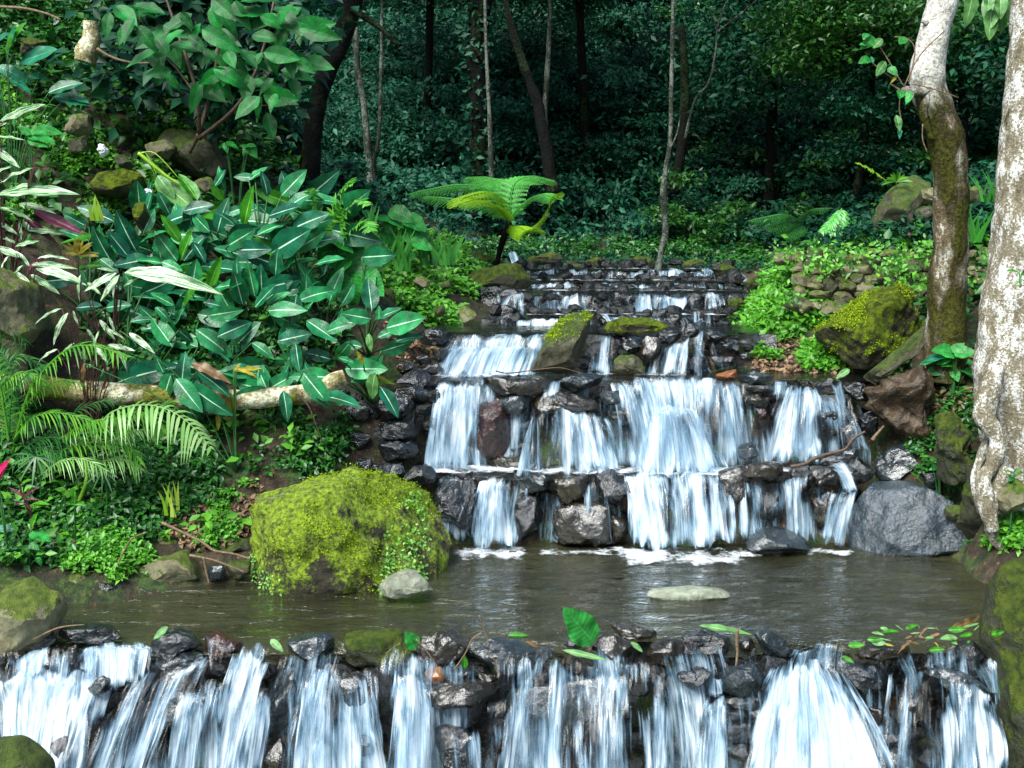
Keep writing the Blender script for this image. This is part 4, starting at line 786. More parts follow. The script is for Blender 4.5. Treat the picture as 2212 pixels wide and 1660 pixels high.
sheet('water', xr(1080, 10.9), xr(1600, 10.9), 10.8, 12.2, 1.495, M['ledge'], .05, 7)
sheet('water', xr(1100, 12.1), xr(1590, 12.1), 12.0, 13.6, 1.58, M['ledge'], .05, 8)
sheet('water', -4, 4, 1.5, 5.0, -.98, M['pool'], .08, 9)

# ------------------------------------------------------------------ waterfalls
def pl(pts, s):
    d = [0]
    for a, b in zip(pts[:-1], pts[1:]): d.append(d[-1] + math.hypot(b[0] - a[0], b[1] - a[1]))
    d = np.array(d) / d[-1]; return np.interp(s, d, [p[0] for p in pts]), np.interp(s, d, [p[1] for p in pts])
def fall(zone, top, bot, Yt, Yb, dens, label, layers=3, seed=None, pw=1.6, group=None, lipclear=True):
    SEED[0] += 1; sd = seed or SEED[0]
    tp = Z(zone, *top); bt = Z(zone, *bot)
    wpx = max(abs(tp[-1][0] - tp[0][0]), abs(bt[-1][0] - bt[0][0])) ; hpx = abs(bt[0][1] - tp[0][1])
    nc = max(6, int(wpx / 3)); nr = max(8, int(hpx / 5))
    s = np.linspace(0, 1, nc); tu, tv = pl(tp, s); bu, bv = pl(bt, s)
    r_ = np.random.RandomState(sd)
    tv = tv + 5.0 * fbm(np.stack([s * wpx / 22, s * 0, s * 0 + sd], 1), sd, 2)
    bv = bv + 9 * fbm(np.stack([s * wpx / 16, s * 0 + 5, s * 0 + sd], 1), sd, 2)
    A = np.array([at(a, b, Yt) for a, b in zip(tu, tv)]); B = np.array([at(a, b, Yb) for a, b in zip(bu, bv)])
    Vs = []; UVs = []; Ds = []; Fs = []; base = 0
    for L in range(layers):
        t = np.linspace(0, 1, nr)
        T, S = np.meshgrid(t, s, indexing='ij')
        tz = T ** pw
        P = np.zeros((nr, nc, 3))
        P[..., :2] = A[None, :, :2] * (1 - T[..., None]) + B[None, :, :2] * T[..., None]
        P[..., 2] = A[None, :, 2] * (1 - tz) + B[None, :, 2] * tz
        wm = wpx * Yt / F
        grow = (0, .16, -.22)[L]; P[..., 0] += (S - .5) * wm * grow * (.3 + .7 * T)
        P[..., 2] -= (0, .02, .03)[L] * T
        Um = S * wm * (1 + grow); Vm = T * hpx * Yt / F
        nz = fbm(np.stack([(Um * 7 + Vm * .8).ravel(), (Vm * 2.2).ravel(), np.full(Um.size, sd + L * 7.)], 1), sd + L, 3).reshape(T.shape)
        nb = fbm(np.stack([(Um * 16).ravel(), (Vm * 6).ravel(), np.full(Um.size, sd + L * 3.)], 1), sd + L + 4, 3).reshape(T.shape)
        nf = fbm(np.stack([(Um * 40).ravel(), (Vm * 3).ravel(), np.full(Um.size, sd + L * 5.)], 1), sd + L + 9, 2).reshape(T.shape)
        P[..., 1] += (.04 * nz + .012 * nf) * np.clip(T * 4, 0, 1) + (0, .04, -.02)[L]
        P[..., 0] += .012 * nz + .010 * nb * T
        ew = min(.06, wm * .25)
        e = np.minimum(S, 1 - S) * wm / ew + .9 * nb
        d = (dens - (.155 if Yt < 5 else .11)) * (1.0, .72, 1.0)[L] + .36 * nz + .20 * nb - np.clip(1 - e, 0, 1) * .45
        T0 = .03 + .16 * np.clip(.5 + fbm(np.stack([(Um * 10).ravel(), np.zeros(Um.size), np.full(Um.size, sd + L * 2.)], 1), sd + 77 + L, 3).reshape(T.shape), 0, 1)
        d = d + .22 * fbm(np.stack([(Um * 5).ravel(), np.zeros(Um.size), np.full(Um.size, sd + L * 1.3)], 1), sd + 31, 2).reshape(T.shape)
        if lipclear: d = d - .34 * np.clip(1 - T * 5, 0, 1) - .5 * np.clip((T0 - T) * 12, 0, 1)
        d = d + .15 * np.clip(T * 4 - 3, 0, 1) - .6 * np.clip((T - .93 - .06 * nf) * 12, 0, 1)
        Vs.append(P.reshape(-1, 3)); UVs.append(np.stack([(Um + sd * 1.37 + L * 3.1).ravel(), Vm.ravel()], 1)); Ds.append(d.ravel())
        idn = np.arange(nr * nc).reshape(nr, nc) + base; base += nr * nc
        Fs.append(np.stack([idn[:-1, :-1], idn[:-1, 1:], idn[1:, 1:], idn[1:, :-1]], -1).reshape(-1, 4))
    V = np.concatenate(Vs); Fc = np.concatenate(Fs); UV = np.concatenate(UVs)
    loc = Vector(B.mean(0)); me = mesh('waterfall', V - np.array(loc), Fc, M['fall'])
    attr(me, 'dens', np.concatenate(Ds)); ul = me.uv_layers.new(name='UVMap')
    li = np.zeros(len(me.loops), np.int32); me.loops.foreach_get('vertex_index', li); ul.data.foreach_set('uv', UV[li].astype(np.float32).ravel())
    o = link('waterfall', me, loc); tag(o, label, 'waterfall', group); return o
FOAMQ = []
# front weir falls
fall('L2', [(90, 940), (230, 880), (380, 868)], [(20, 1090), (180, 1040), (365, 1030)], 4.9, 4.8, .68, 'short sloping fall at the far left of the front weir')
fall('L2', [(-60, 1010), (110, 985), (400, 1010), (690, 1085)], [(-90, 1760), (100, 1740), (330, 1740), (560, 1740)], 4.84, 4.5, .74, 'wide blue-white fall spreading over the lower left corner', layers=3)
fall('L2', [(500, 880), (640, 850), (955, 865)], [(490, 1060), (650, 1110), (950, 1050)], 4.93, 4.82, .70, 'low curtain of water just right of the leftmost fall')
fall('L2', [(800, 1090), (1000, 1010), (1330, 960)], [(500, 1760), (780, 1760), (1010, 1760)], 4.8, 4.5, .66, 'slanting fall running down left past the flat-faced grey stone', layers=2)
fall('L2', [(1540, 865), (1680, 880), (1820, 895)], [(1310, 1760), (1480, 1760), (1670, 1760)], 4.9, 4.58, .82, 'steep bright fall left of the shiny squarish stone', layers=3)
fall('L2', [(1295, 800), (1400, 840), (1540, 870)], [(1310, 1010), (1400, 1060), (1500, 1080)], 4.92, 4.8, .42, 'thin veil of water over the reddish stone')
fall('L2', [(1150, 1150), (1380, 1090), (1440, 1100)], [(1000, 1760), (1180, 1760), (1330, 1760)], 4.68, 4.5, .48, 'broken threads of water below the flat-faced grey stone')
fall('P', [(655, 1442), (720, 1438), (800, 1452)], [(597, 1710), (720, 1710), (838, 1710)], 4.74, 4.48, .66, 'fan-shaped fall under the shiny squarish stone', layers=3)
fall('M2', [(350, 1035), (470, 1010), (560, 1090)], [(300, 1760), (450, 1760), (610, 1760)], 4.76, 4.5, .68, 'narrow fall left of the long brown stone')
fall('M2', [(690, 1420), (880, 1410)], [(690, 1760), (900, 1760)], 4.6, 4.5, .45, 'faint fall under the long brown stone')
fall('M2', [(955, 1210), (1075, 1180)], [(940, 1760), (1060, 1760)], 4.7, 4.48, .55, 'thin straight jet left of the triangular slab')
fall('M2', [(1130, 1090), (1280, 940), (1400, 930), (1490, 1050)], [(1030, 1760), (1250, 1760), (1500, 1760)], 4.78, 4.46, .68, 'central fall of the front weir over the triangular slab', layers=2)
fall('M2', [(1480, 1040), (1640, 1030), (1900, 1005)], [(1500, 1760), (1700, 1760), (1930, 1760)], 4.8, 4.48, .50, 'pale fall right of the central fall')
fall('M2', [(1890, 1010), (2150, 985)], [(1950, 1760), (2110, 1760)], 4.85, 4.6, .42, 'loose threads of water under the brown wedge stone')
fall('R2', [(0, 1140), (90, 1140)], [(20, 1760), (110, 1760)], 4.75, 4.55, .40, 'thread of water left of the narrow double fall')
fall('R2', [(190, 1060), (250, 1080)], [(190, 1200), (290, 1195)], 4.85, 4.77, .5, 'short chute feeding the narrow fall')
fall('R2', [(170, 1210), (230, 1190), (290, 1195)], [(80, 1760), (190, 1760), (300, 1760)], 4.77, 4.55, .76, 'narrow fall under the egg-shaped stone')
fall('R2', [(700, 890), (860, 870), (1060, 880)], [(640, 1030), (830, 1000), (1040, 1060)], 4.9, 4.8, .42, 'bubbling lip of the widest white fall', lipclear=True)
fall('R2', [(620, 1010), (840, 960), (1020, 1050)], [(450, 1780), (900, 1780), (1370, 1780)], 4.82, 4.36, .97, 'widest and whitest fall of the front weir', layers=3)
fall('R2', [(1390, 1000), (1560, 985), (1740, 1040)], [(1320, 1780), (1560, 1780), (1800, 1780)], 4.76, 4.45, .66, 'right-hand front fall, left half', layers=2)
fall('R2', [(1720, 1050), (1900, 1090), (2050, 1210)], [(1780, 1780), (1930, 1780), (2120, 1780)], 4.72, 4.45, .64, 'right-hand front fall next to the tall mossy boulder', layers=2)
fall('R2', [(1550, 910), (1650, 880), (1760, 870)], [(1540, 1010), (1650, 1010), (1780, 1010)], 4.9, 4.82, .6, 'short fall through the drift of leaves')
fall('R2', [(1950, 950), (2060, 930)], [(2000, 1200), (2080, 1240)], 4.86, 4.76, .55, 'small fall against the tall mossy boulder')
# loose threads of water over the whole face of each weir
fall('P', [(-40, 1400), (500, 1400), (1100, 1410), (1700, 1405), (2140, 1400)], [(-60, 1740), (500, 1740), (1100, 1740), (1700, 1740), (2160, 1740)], 4.86, 4.66, .44, 'thin scattered threads of water across the whole front weir', layers=2)
fall('P', [(940, 1028), (1400, 1026), (1850, 1030)], [(940, 1170), (1400, 1174), (1850, 1168)], 6.80, 6.68, .40, 'thin scattered threads of water across the weir behind the pool', layers=2)
fall('P', [(920, 826), (1400, 822), (1860, 830)], [(915, 1012), (1400, 1016), (1880, 1008)], 7.16, 7.02, .42, 'thin scattered threads of water across the third step', layers=2)
fall('P', [(950, 728), (1300, 726), (1620, 730)], [(950, 808), (1300, 808), (1640, 808)], 7.66, 7.55, .40, 'thin scattered threads of water across the fourth step', layers=2)
# second weir
fall('P', [(1034, 1036), (1110, 1034)], [(1018, 1172), (1113, 1174)], 6.68, 6.55, .80, 'isolated white fall right of the mossy boulder', layers=3)
fall('P', [(1258, 1046), (1304, 1046)], [(1258, 1174), (1320, 1174)], 6.66, 6.6, .34, 'thin trickles over the rusty brown block')
fall('P', [(1345, 1024), (1400, 1021), (1445, 1020)], [(1368, 1176), (1420, 1180), (1470, 1178)], 6.76, 6.52, .90, 'brightest of the lower falls behind the pool', layers=3)
fall('P', [(1435, 1020), (1530, 1014), (1575, 1026)], [(1450, 1178), (1520, 1175), (1592, 1172)], 6.76, 6.52, .66, 'broad lower fall right of the brightest one', layers=2)
fall('P', [(1596, 1036), (1640, 1040)], [(1595, 1160), (1665, 1150)], 6.68, 6.58, .40, 'thin fall over the dark brown stone')
fall('P', [(1688, 1035), (1760, 1018)], [(1700, 1165), (1760, 1165)], 6.68, 6.56, .46, 'wispy fall by the shiny black stone')
fall('P', [(1780, 996), (1815, 998)], [(1822, 1062), (1860, 1058)], 6.74, 6.66, .72, 'slanting chute left of the black stone')
fall('P', [(1786, 1065), (1858, 1056)], [(1762, 1168), (1840, 1168)], 6.66, 6.54, .70, 'lower fall beside the big blue-grey boulder')
# third step
fall('M1', [(630, 810), (770, 800), (915, 805)], [(535, 1370), (700, 1390), (900, 1390)], 7.08, 6.9, .74, 'tall white fall at the left of the third step', layers=3)
fall('M1', [(800, 1200), (900, 1230)], [(830, 1420), (1010, 1400)], 6.95, 6.88, .6, 'side spill at the foot of the tall left fall')
fall('M1', [(1345, 780), (1410, 790)], [(1290, 940), (1400, 900)], 7.1, 6.98, .6, 'small chute onto the domed brown stone')
fall('M1', [(1250, 970), (1340, 955), (1500, 975), (1700, 1030)], [(1190, 1370), (1400, 1380), (1600, 1380), (1840, 1370)], 6.98, 6.8, .68, 'fan-shaped fall over the domed stone in the middle', layers=3)
fall('M1', [(1225, 1050), (1260, 990)], [(1130, 1430), (1240, 1400)], 6.94, 6.82, .66, 'left edge stream of the fan-shaped fall')
fall('P', [(1312, 822), (1400, 812), (1500, 812), (1600, 828)], [(1352, 1010), (1440, 1016), (1520, 1016), (1612, 1006)], 7.08, 6.84, .68, 'broadest and brightest fall of the third step', layers=3)
fall('P', [(1400, 900), (1450, 880), (1500, 890)], [(1375, 1016), (1470, 1020), (1560, 1016)], 6.9, 6.78, .80, 'splashing foot of the broadest middle fall', lipclear=False)
fall('R1', [(380, 880), (430, 890), (490, 990)], [(380, 1190), (450, 1210), (525, 1210)], 7.05, 6.92, .45, 'thin fall between the two right middle falls')
fall('R1', [(690, 850), (770, 825), (860, 835)], [(520, 1320), (730, 1320), (950, 1310)], 7.06, 6.86, .72, 'rounded white fall at the right of the third step', layers=3)
fall('R1', [(850, 890), (1000, 900), (1110, 990)], [(930, 1300), (1080, 1290), (1225, 1270)], 7.02, 6.88, .42, 'sheer fall over the dark face at the right')
fall('R1', [(965, 815), (1040, 815)], [(1020, 1110), (1065, 1110)], 7.05, 6.98, .5, 'single thread of water at the right end of the third step')
fall('R1', [(610, 790), (690, 800)], [(600, 880), (690, 880)], 7.1, 7.04, .55, 'tiny fall right of the shiny grey stone')
# fourth step
fall('M1', [(720, 520), (1000, 512), (1350, 512)], [(690, 600), (980, 600), (1310, 600)], 7.62, 7.56, .62, 'smooth upper lip of the foaming upper fall')
fall('M1', [(700, 590), (1000, 590), (1310, 590)], [(600, 775), (900, 790), (1240, 770)], 7.56, 7.36, .85, 'foaming white upper fall left of the leaning stone', layers=3, lipclear=False)
fall('M1', [(1615, 515), (1790, 495)], [(1565, 765), (1765, 775)], 7.55, 7.4, .74, 'upper fall right of the leaning stone', layers=2)
fall('P', [(1420, 746), (1450, 740), (1490, 742)], [(1402, 812), (1440, 812), (1482, 812)], 7.55, 7.42, .74, 'upper fall right of the dark brown upright stone', layers=2)
fall('R1', [(0, 540), (55, 520)], [(-20, 760), (40, 760)], 7.58, 7.48, .6, 'narrow upper fall, left thread')
fall('R1', [(100, 480), (160, 480)], [(75, 770), (160, 770)], 7.62, 7.48, .66, 'narrow upper fall, right thread')
# cascade
for (ua, ub, Ya, Yb, z_, d_) in [(1080, 1590, 8.6, 8.72, 1.315, .45), (1090, 1590, 9.0, 9.25, 1.315, .42), (1100, 1590, 9.7, 9.85, 1.455, .5), (1110, 1590, 10.2, 10.5, 1.455, .45), (1110, 1590, 10.9, 11.1, 1.50, .5), (1130, 1580, 11.5, 11.8, 1.50, .5), (1120, 1560, 12.1, 12.3, 1.585, .45)]:
    x0 = len(FOAMQ); FOAMQ.append((ua, (720), ub, 720, Ya, Yb, d_, 'white riffles on the black steps of the upper cascade, %s metres up the stream' % ('%.0f' % Ya), z_))
CG = 'small falls of the upper cascade'; CL = []
for z, tp, bt, Y, d in [('M1', [(1130, 400), (1205, 400)], [(1115, 500), (1225, 500)], 8.4, .7), ('M1', [(1235, 400), (1390, 395)], [(1225, 505), (1390, 505)], 8.4, .78), ('M1', [(1450, 250), (1535, 250)], [(1390, 390), (1550, 385)], 9.25, .62),
                       ('M1', [(1905, 240), (1995, 240)], [(1885, 395), (1995, 395)], 9.25, .66), ('M1', [(2145, 262), (2225, 250)], [(2130, 350), (2225, 350)], 9.25, .62), ('R1', [(165, 235), (265, 235)], [(190, 345), (300, 335)], 9.25, .74),
                       ('R1', [(90, 365), (140, 360)], [(90, 450), (150, 450)], 8.5, .6), ('R1', [(170, 370), (210, 370)], [(170, 440), (220, 440)], 8.5, .5),
                       ('M1', [(1125, 240), (1175, 240)], [(1150, 345), (1200, 335)], 9.3, .55), ('M1', [(1285, 228), (1315, 228)], [(1255, 380), (1300, 380)], 9.3, .45), ('M1', [(1275, 85), (1380, 85)], [(1270, 170), (1390, 170)], 11.7, .6),
                       ('M1', [(1400, 95), (1430, 95)], [(1400, 165), (1440, 165)], 11.7, .5), ('M1', [(1480, 95), (1545, 95)], [(1470, 185), (1570, 185)], 11.6, .85), ('M1', [(1330, 172), (1380, 172)], [(1330, 225), (1385, 225)], 10.5, .6), ('M1', [(1430, 180), (1525, 180)], [(1430, 240), (1540, 240)], 10.5, .75),
                       ('M1', [(1660, 190), (1700, 190)], [(1655, 235), (1700, 235)], 10.5, .6), ('M1', [(1760, 195), (1830, 195)], [(1755, 240), (1830, 240)], 10.5, .65), ('M1', [(1880, 200), (1925, 200)], [(1880, 240), (1930, 240)], 10.5, .6), ('M1', [(1925, 120), (1985, 120)], [(1920, 185), (1985, 185)], 11.7, .5),
                       ('M1', [(1000, 225), (1030, 225)], [(1000, 310), (1030, 310)], 9.3, .45), ('M1', [(1640, 385), (1900, 382)], [(1700, 415), (1890, 415)], 8.5, .7), ('M1', [(1700, 300), (1730, 300)], [(1695, 380), (1730, 380)], 9.2, .35)]:
    (cu_, cv_), = Z(z, ((tp[0][0] + tp[1][0]) / 2, tp[0][1])); CL.append((z, tp, bt, Y, d, cu_, cv_))
ORD = ['first', 'second', 'third', 'fourth', 'fifth', 'sixth', 'seventh', 'eighth', 'ninth']; ROWN = [('bottom', 660, 900), ('lower middle', 626, 660), ('upper middle', 604, 626), ('top', 0, 604)]
for (ua, ub, va, vb, Y_, nm_) in [(1085, 1590, 686, 716, 8.45, 'lowest step'), (1090, 1590, 634, 680, 9.3, 'second step'), (1100, 1590, 612, 632, 10.5, 'third step'), (1130, 1590, 583, 606, 11.7, 'top step')]:
    fall('P', [(ua, va), (ub, va)], [(ua, vb), (ub, vb)], Y_, Y_ - .06, .44, 'thin broken threads of water across the %s of the upper cascade' % nm_, layers=2)
for rn, a_, b_ in ROWN:
    row = sorted([c for c in CL if a_ <= c[6] < b_], key=lambda c: c[5])
    for i_, (z, tp, bt, Y, d, cu_, cv_) in enumerate(row):
        fall(z, tp, bt, Y, Y - .08, d + .14, 'small white fall, %s from left in the %s row of the upper cascade' % (ORD[i_], rn), layers=2, group=CG)
fall('M1', [(1070, -20), (1150, -20)], [(1110, 60), (1190, 60)], 13.2, 12.9, .75, 'distant slanting rill below the tree fern')
fall('P', [(955, 437), (978, 437)], [(962, 462), (988, 462)], 17.0, 16.8, .72, 'tiny distant fall left of the tree fern')
fall('P', [(985, 515), (1040, 512)], [(985, 528), (1045, 528)], 14.5, 14.3, .5, 'distant flat riffle under the tree fern')

def foamstrip(u0, v0, u1, v1, Y0, Y1, dens, label, z=None):
    """foam lying on the water between screen columns, at real depth"""
    SEED[0] += 1; sd = SEED[0]; n = max(8, int(abs(u1 - u0) / 4)); m_ = 8; V = []; D = []
    for j in range(m_ + 1):
        t = j / m_
        for i in range(n + 1):
            s = i / n; Y = Y0 + (Y1 - Y0) * t; x = at(u0 + (u1 - u0) * s, (v0 + v1) / 2, Y).x
            V.append((x, Y, z)); e = min(1, min(s, 1 - s) * n / 6); D.append(dens * (1 - .8 * abs(t * 2 - 1) ** 2) * (.3 + .7 * e))
    V = np.array(V); D = np.array(D); nz = fbm(V * np.array([14, 20, 1]), sd, 3)
    V[:, 2] += .008 + np.clip(nz, -.3, 1) * .016 * np.clip(D * 1.3, 0, 1); D = D + .34 * fbm(V * np.array([9, 13, 0]), sd + 2, 3)
    Q = [(j * (n + 1) + i, j * (n + 1) + i + 1, (j + 1) * (n + 1) + i + 1, (j + 1) * (n + 1) + i) for j in range(m_) for i in range(n)]
    me = mesh('foam', V, Q, M['foam']); attr(me, 'dens', D)
    tag(link('foam', me), label, 'foam', kind='stuff')
foamstrip(975, 1175, 1150, 1175, 6.34, 6.66, .78, 'white foam at the foot of the isolated lower fall', 0)
foamstrip(1150, 1175, 1380, 1175, 6.46, 6.66, .6, 'line of foam below the trickles', 0)
foamstrip(1340, 1175, 1620, 1175, 6.22, 6.66, .86, 'thick foam at the foot of the brightest lower falls', 0)
foamstrip(1560, 1175, 1700, 1175, 6.40, 6.66, .7, 'foam left of the low dark stone', 0)
foamstrip(1730, 1175, 1850, 1175, 6.42, 6.66, .74, 'foam beside the big blue-grey boulder', 0)
foamstrip(900, 1010, 1130, 1010, 6.74, 7.06, .95, 'foam on the ledge below the tall left fall', .44)
foamstrip(1110, 1010, 1400, 1010, 6.72, 7.04, .85, 'foam on the ledge below the fan-shaped fall', .44)
foamstrip(1370, 1010, 1640, 1010, 6.70, 7.04, 1.0, 'foam on the ledge below the broadest middle fall', .44)
foamstrip(1600, 1010, 1880, 1010, 6.74, 7.04, .8, 'foam on the ledge below the rounded right fall', .44)
foamstrip(930, 805, 1160, 805, 7.2, 7.5, .8, 'foam on the third step under the foaming fall', .99)
foamstrip(1250, 805, 1500, 805, 7.3, 7.55, .6, 'foam on the third step under the right upper falls', .99)

for (k_, q_) in enumerate(FOAMQ): foamstrip(*q_[:7], 'white riffles on the steps of the upper cascade, step %s from the bottom' % ['one', 'two', 'three', 'four', 'five', 'six', 'seven'][k_], q_[8])
# ------------------------------------------------------------------ leaves
def leaf_mesh(name, mat, width=.36, peak=.42, n=12, k=6, droop=.15, fold=.12, wave=.02, tipp=1.0, heart=0.0, seed=1, pointed=.8):
    V = []; UV = []; r_ = random.Random(seed); ph = r_.uniform(0, 6)
    for i in range(n + 1):
        t = i / n
        w = (math.sin(math.pi * t ** (math.log(.5) / math.log(peak)))) ** pointed * width / 2 if 0 < t < 1 else 0.0
        for j in range(k + 1):
            s = j / k * 2 - 1
            x = t - heart * abs(s) * (1 - t) * .5; y = s * w
            zz_ = fold * abs(y) * 1.2 - droop * t * t + wave * math.sin(t * 17 + ph + s) * abs(s) ** 2 * (w / (width / 2 + 1e-6))
            V.append((x, y, zz_)); UV.append((t, (s + 1) / 2))
    Fs = [(i * (k + 1) + j, (i + 1) * (k + 1) + j, (i + 1) * (k + 1) + j + 1, i * (k + 1) + j + 1) for i in range(n) for j in range(k)]
    me = mesh(name, V, Fs, mat); ul = me.uv_layers.new(name='UVMap')
    for lp in me.loops: ul.data[lp.index].uv = UV[lp.vertex_index]
    return me
LM = {}
for nm, kw in {'dieff': dict(width=.52, fold=.16), 'dieffgreen': dict(width=.4, fold=.35, droop=.05), 'dieffpale': dict(width=.5), 'yellowleaf': dict(width=.3, droop=.3), 'brownleaf': dict(width=.28, droop=.35, wave=.05),
               'strom': dict(width=.2, droop=.2, fold=.25), 'stromw': dict(width=.22, droop=.25, fold=.25), 'purple': dict(width=.2, droop=.15, fold=.5), 'shrubleaf': dict(width=.5, droop=.25, fold=.2, pointed=1.0, peak=.4),
               'taro': dict(width=.85, droop=.25, fold=.1, heart=.35, peak=.33, wave=.03), 'bluegreen': dict(width=.5, droop=.2), 'magenta': dict(width=.3, fold=.6)}.items():
    LM[nm] = [leaf_mesh('leaf', M[nm], seed=q, **{**kw, 'droop': kw.get('droop', .15) * (1 + .8 * (q - 1)), 'width': kw['width'] * (1 - .08 * q)}) for q in range(3)]
def leaf_obj(root, kind, b, t, roll=0.0, face=.55, name='leaf', label=None):
    """blade from world point b to world point t; its face turned between sky and camera"""
    b = Vector(b); t = Vector(t); X = (t - b); L = X.length; X.normalize()
    up = Vector((0, -face, max(.15, 1 - face * .6))).normalized(); Zv = up - X * up.dot(X)
    if Zv.length < .05: Zv = Vector((0, -1, 0)) - X * (-X.y)
    Zv.normalize(); Zv = Matrix.Rotation(roll, 3, X) @ Zv; Yv = Zv.cross(X)
    Mx = Matrix(((X.x, Yv.x, Zv.x, b.x), (X.y, Yv.y, Zv.y, b.y), (X.z, Yv.z, Zv.z, b.z), (0, 0, 0, 1))) @ Matrix.Scale(L, 4)
    o = child(name, rng.choice(LM[kind]), root, Mx)
    if label: o['label'] = label
    return o
def tube(pts, radii, n=8, caps=True, noise=0.0, seed=0):
    pts = [Vector(p) for p in pts]; V = []; Fs = []
    prev = None
    for i, p in enumerate(pts):
        d = (pts[min(i + 1, len(pts) - 1)] - pts[max(i - 1, 0)]).normalized()
        a = prev - d * prev.dot(d) if prev is not None else d.orthogonal()
        a.normalize(); b = d.cross(a); prev = a; r_ = radii[i] if hasattr(radii, '__len__') else radii
        for k in range(n):
            th = math.tau * k / n; V.append(p + (a * math.cos(th) + b * math.sin(th)) * r_)
    V = np.array([v[:] for v in V])
    if noise:
        nn = fbm(V * 7, seed, 3) * noise; c = np.repeat(np.array([p[:] for p in pts]), n, 0); dv = V - c; V = c + dv * (1 + nn)[:, None]
    for i in range(len(pts) - 1):
        for k in range(n): Fs.append((i * n + k, i * n + (k + 1) % n, (i + 1) * n + (k + 1) % n, (i + 1) * n + k))
    if caps: Fs.append(tuple(range(n - 1, -1, -1))); Fs.append(tuple(range((len(pts) - 1) * n, len(pts) * n)))
    return V.tolist(), Fs
def spline(pts, m_=6):
    P = [Vector(p) for p in pts]; out = []
    for i in range(len(P) - 1):
        p0 = P[max(i - 1, 0)]; p1 = P[i]; p2 = P[i + 1]; p3 = P[min(i + 2, len(P) - 1)]
        for k in range(m_):
            t = k / m_; out.append(.5 * ((2 * p1) + (p2 - p0) * t + (2 * p0 - 5 * p1 + 4 * p2 - p3) * t * t + (3 * p1 - p0 - 3 * p2 + p3) * t ** 3))
    out.append(P[-1]); return out
def merge(parts):
    V = []; Fs = []
    for v, f in parts:
        o = len(V); V += list(v); Fs += [tuple(q + o for q in ff) for ff in f]
    return V, Fs
def tubes_mesh(name, items, mat):
    return mesh(name, *merge([tube(p, r_, n, True, nz, i) for i, (p, r_, n, nz) in enumerate(items)]), mat)

# dark broad-leaved clump ------------------------------------------------
DL = {
 'L0': [(1450, 1230, 1380, 1080), (1600, 1160, 1720, 1070), (1640, 1150, 1500, 1125), (1720, 1265, 1700, 1100), (1810, 1260, 1970, 1090), (1840, 1345, 2010, 1195), (1570, 1455, 1615, 1195, 'dieffgreen'), (1400, 1490, 1440, 1280), (1180, 1360, 1360, 1305), (1350, 1490, 1210, 1365), (1730, 1390, 1930, 1320), (1650, 1515, 1865, 1395),
        (1880, 1475, 2090, 1365), (1470, 1580, 1640, 1475), (1745, 1630, 1995, 1475), (1160, 1560, 1035, 1380, 'dieffgreen'), (890, 1570, 1050, 1460), (880, 1620, 730, 1370), (830, 1659, 690, 1480), (740, 1720, 570, 1470), (1140, 1680, 990, 1490), (1160, 1680, 1240, 1470, 'dieffgreen'), (1440, 1290, 1350, 1180, 'dieffgreen'), (1890, 1610, 2080, 1510), (1520, 1610, 1725, 1600),
        (1270, 1290, 1150, 1110, 'dieffgreen'), (1560, 1340, 1440, 1380), (1380, 1200, 1450, 1090), (1510, 1450, 1400, 1340), (2030, 1700, 2200, 1640), (1240, 1560, 1330, 1680)],
 'L1': [(1180, 335, 1315, 135, 'dieffgreen'), (1345, 200, 1415, 10, 'dieffgreen'), (1540, 180, 1495, 30), (1560, 310, 1505, 100), (1640, 260, 1590, 50), (1640, 330, 1770, 180), (1730, 315, 1835, 215), (1690, 210, 1950, 150), (1920, 290, 2170, 180), (1390, 205, 1550, 175), (920, 240, 1160, 145), (1120, 320, 965, 235),
        (1230, 235, 1265, 20), (840, 425, 990, 385), (1110, 585, 975, 395), (1260, 475, 1490, 630), (1400, 520, 1625, 415), (1340, 385, 1535, 355), (1785, 550, 2010, 495), (1970, 415, 2170, 545), (1900, 560, 1925, 750), (1950, 755, 2125, 975), (2100, 490, 2230, 430), (1100, 760, 1040, 950), (1130, 790, 1290, 1000),
        (1215, 830, 1450, 1030), (1270, 745, 1490, 880), (1200, 950, 1280, 1070), (1820, 870, 1860, 1055), (1150, 480, 1245, 565), (680, 335, 825, 305), (490, 335, 655, 318), (290, 165, 490, 145), (1905, 250, 1880, 455), (1725, 355, 1935, 325), (1040, 40, 1170, 90), (640, 20, 760, 100), (1620, 560, 1760, 640), (1480, 680, 1400, 610),
        (870, 640, 760, 740), (1000, 640, 1060, 800), (560, 60, 660, 60, 'dieffgreen'), (850, 200, 790, 100), (1000, 330, 1100, 410), (1310, 300, 1440, 320)],
 'M1': [(205, 350, 178, 135), (230, 405, 395, 335), (300, 465, 545, 395), (200, 405, 5, 370), (110, 425, -70, 445), (185, 500, 190, 615, 'dieffpale'), (140, 585, 5, 555), (345, 555, 515, 485), (265, 615, 465, 555), (245, 525, 355, 475), (225, 755, 185, 935, 'dieffpale'), (260, 845, 385, 1025), (240, 760, 335, 870, 'yellowleaf'),
        (-10, 655, 95, 690), (150, 700, 110, 610, 'yellowleaf'), (140, 10, 360, -5), (250, 420, 250, 320), (60, 560, -40, 690)],
}
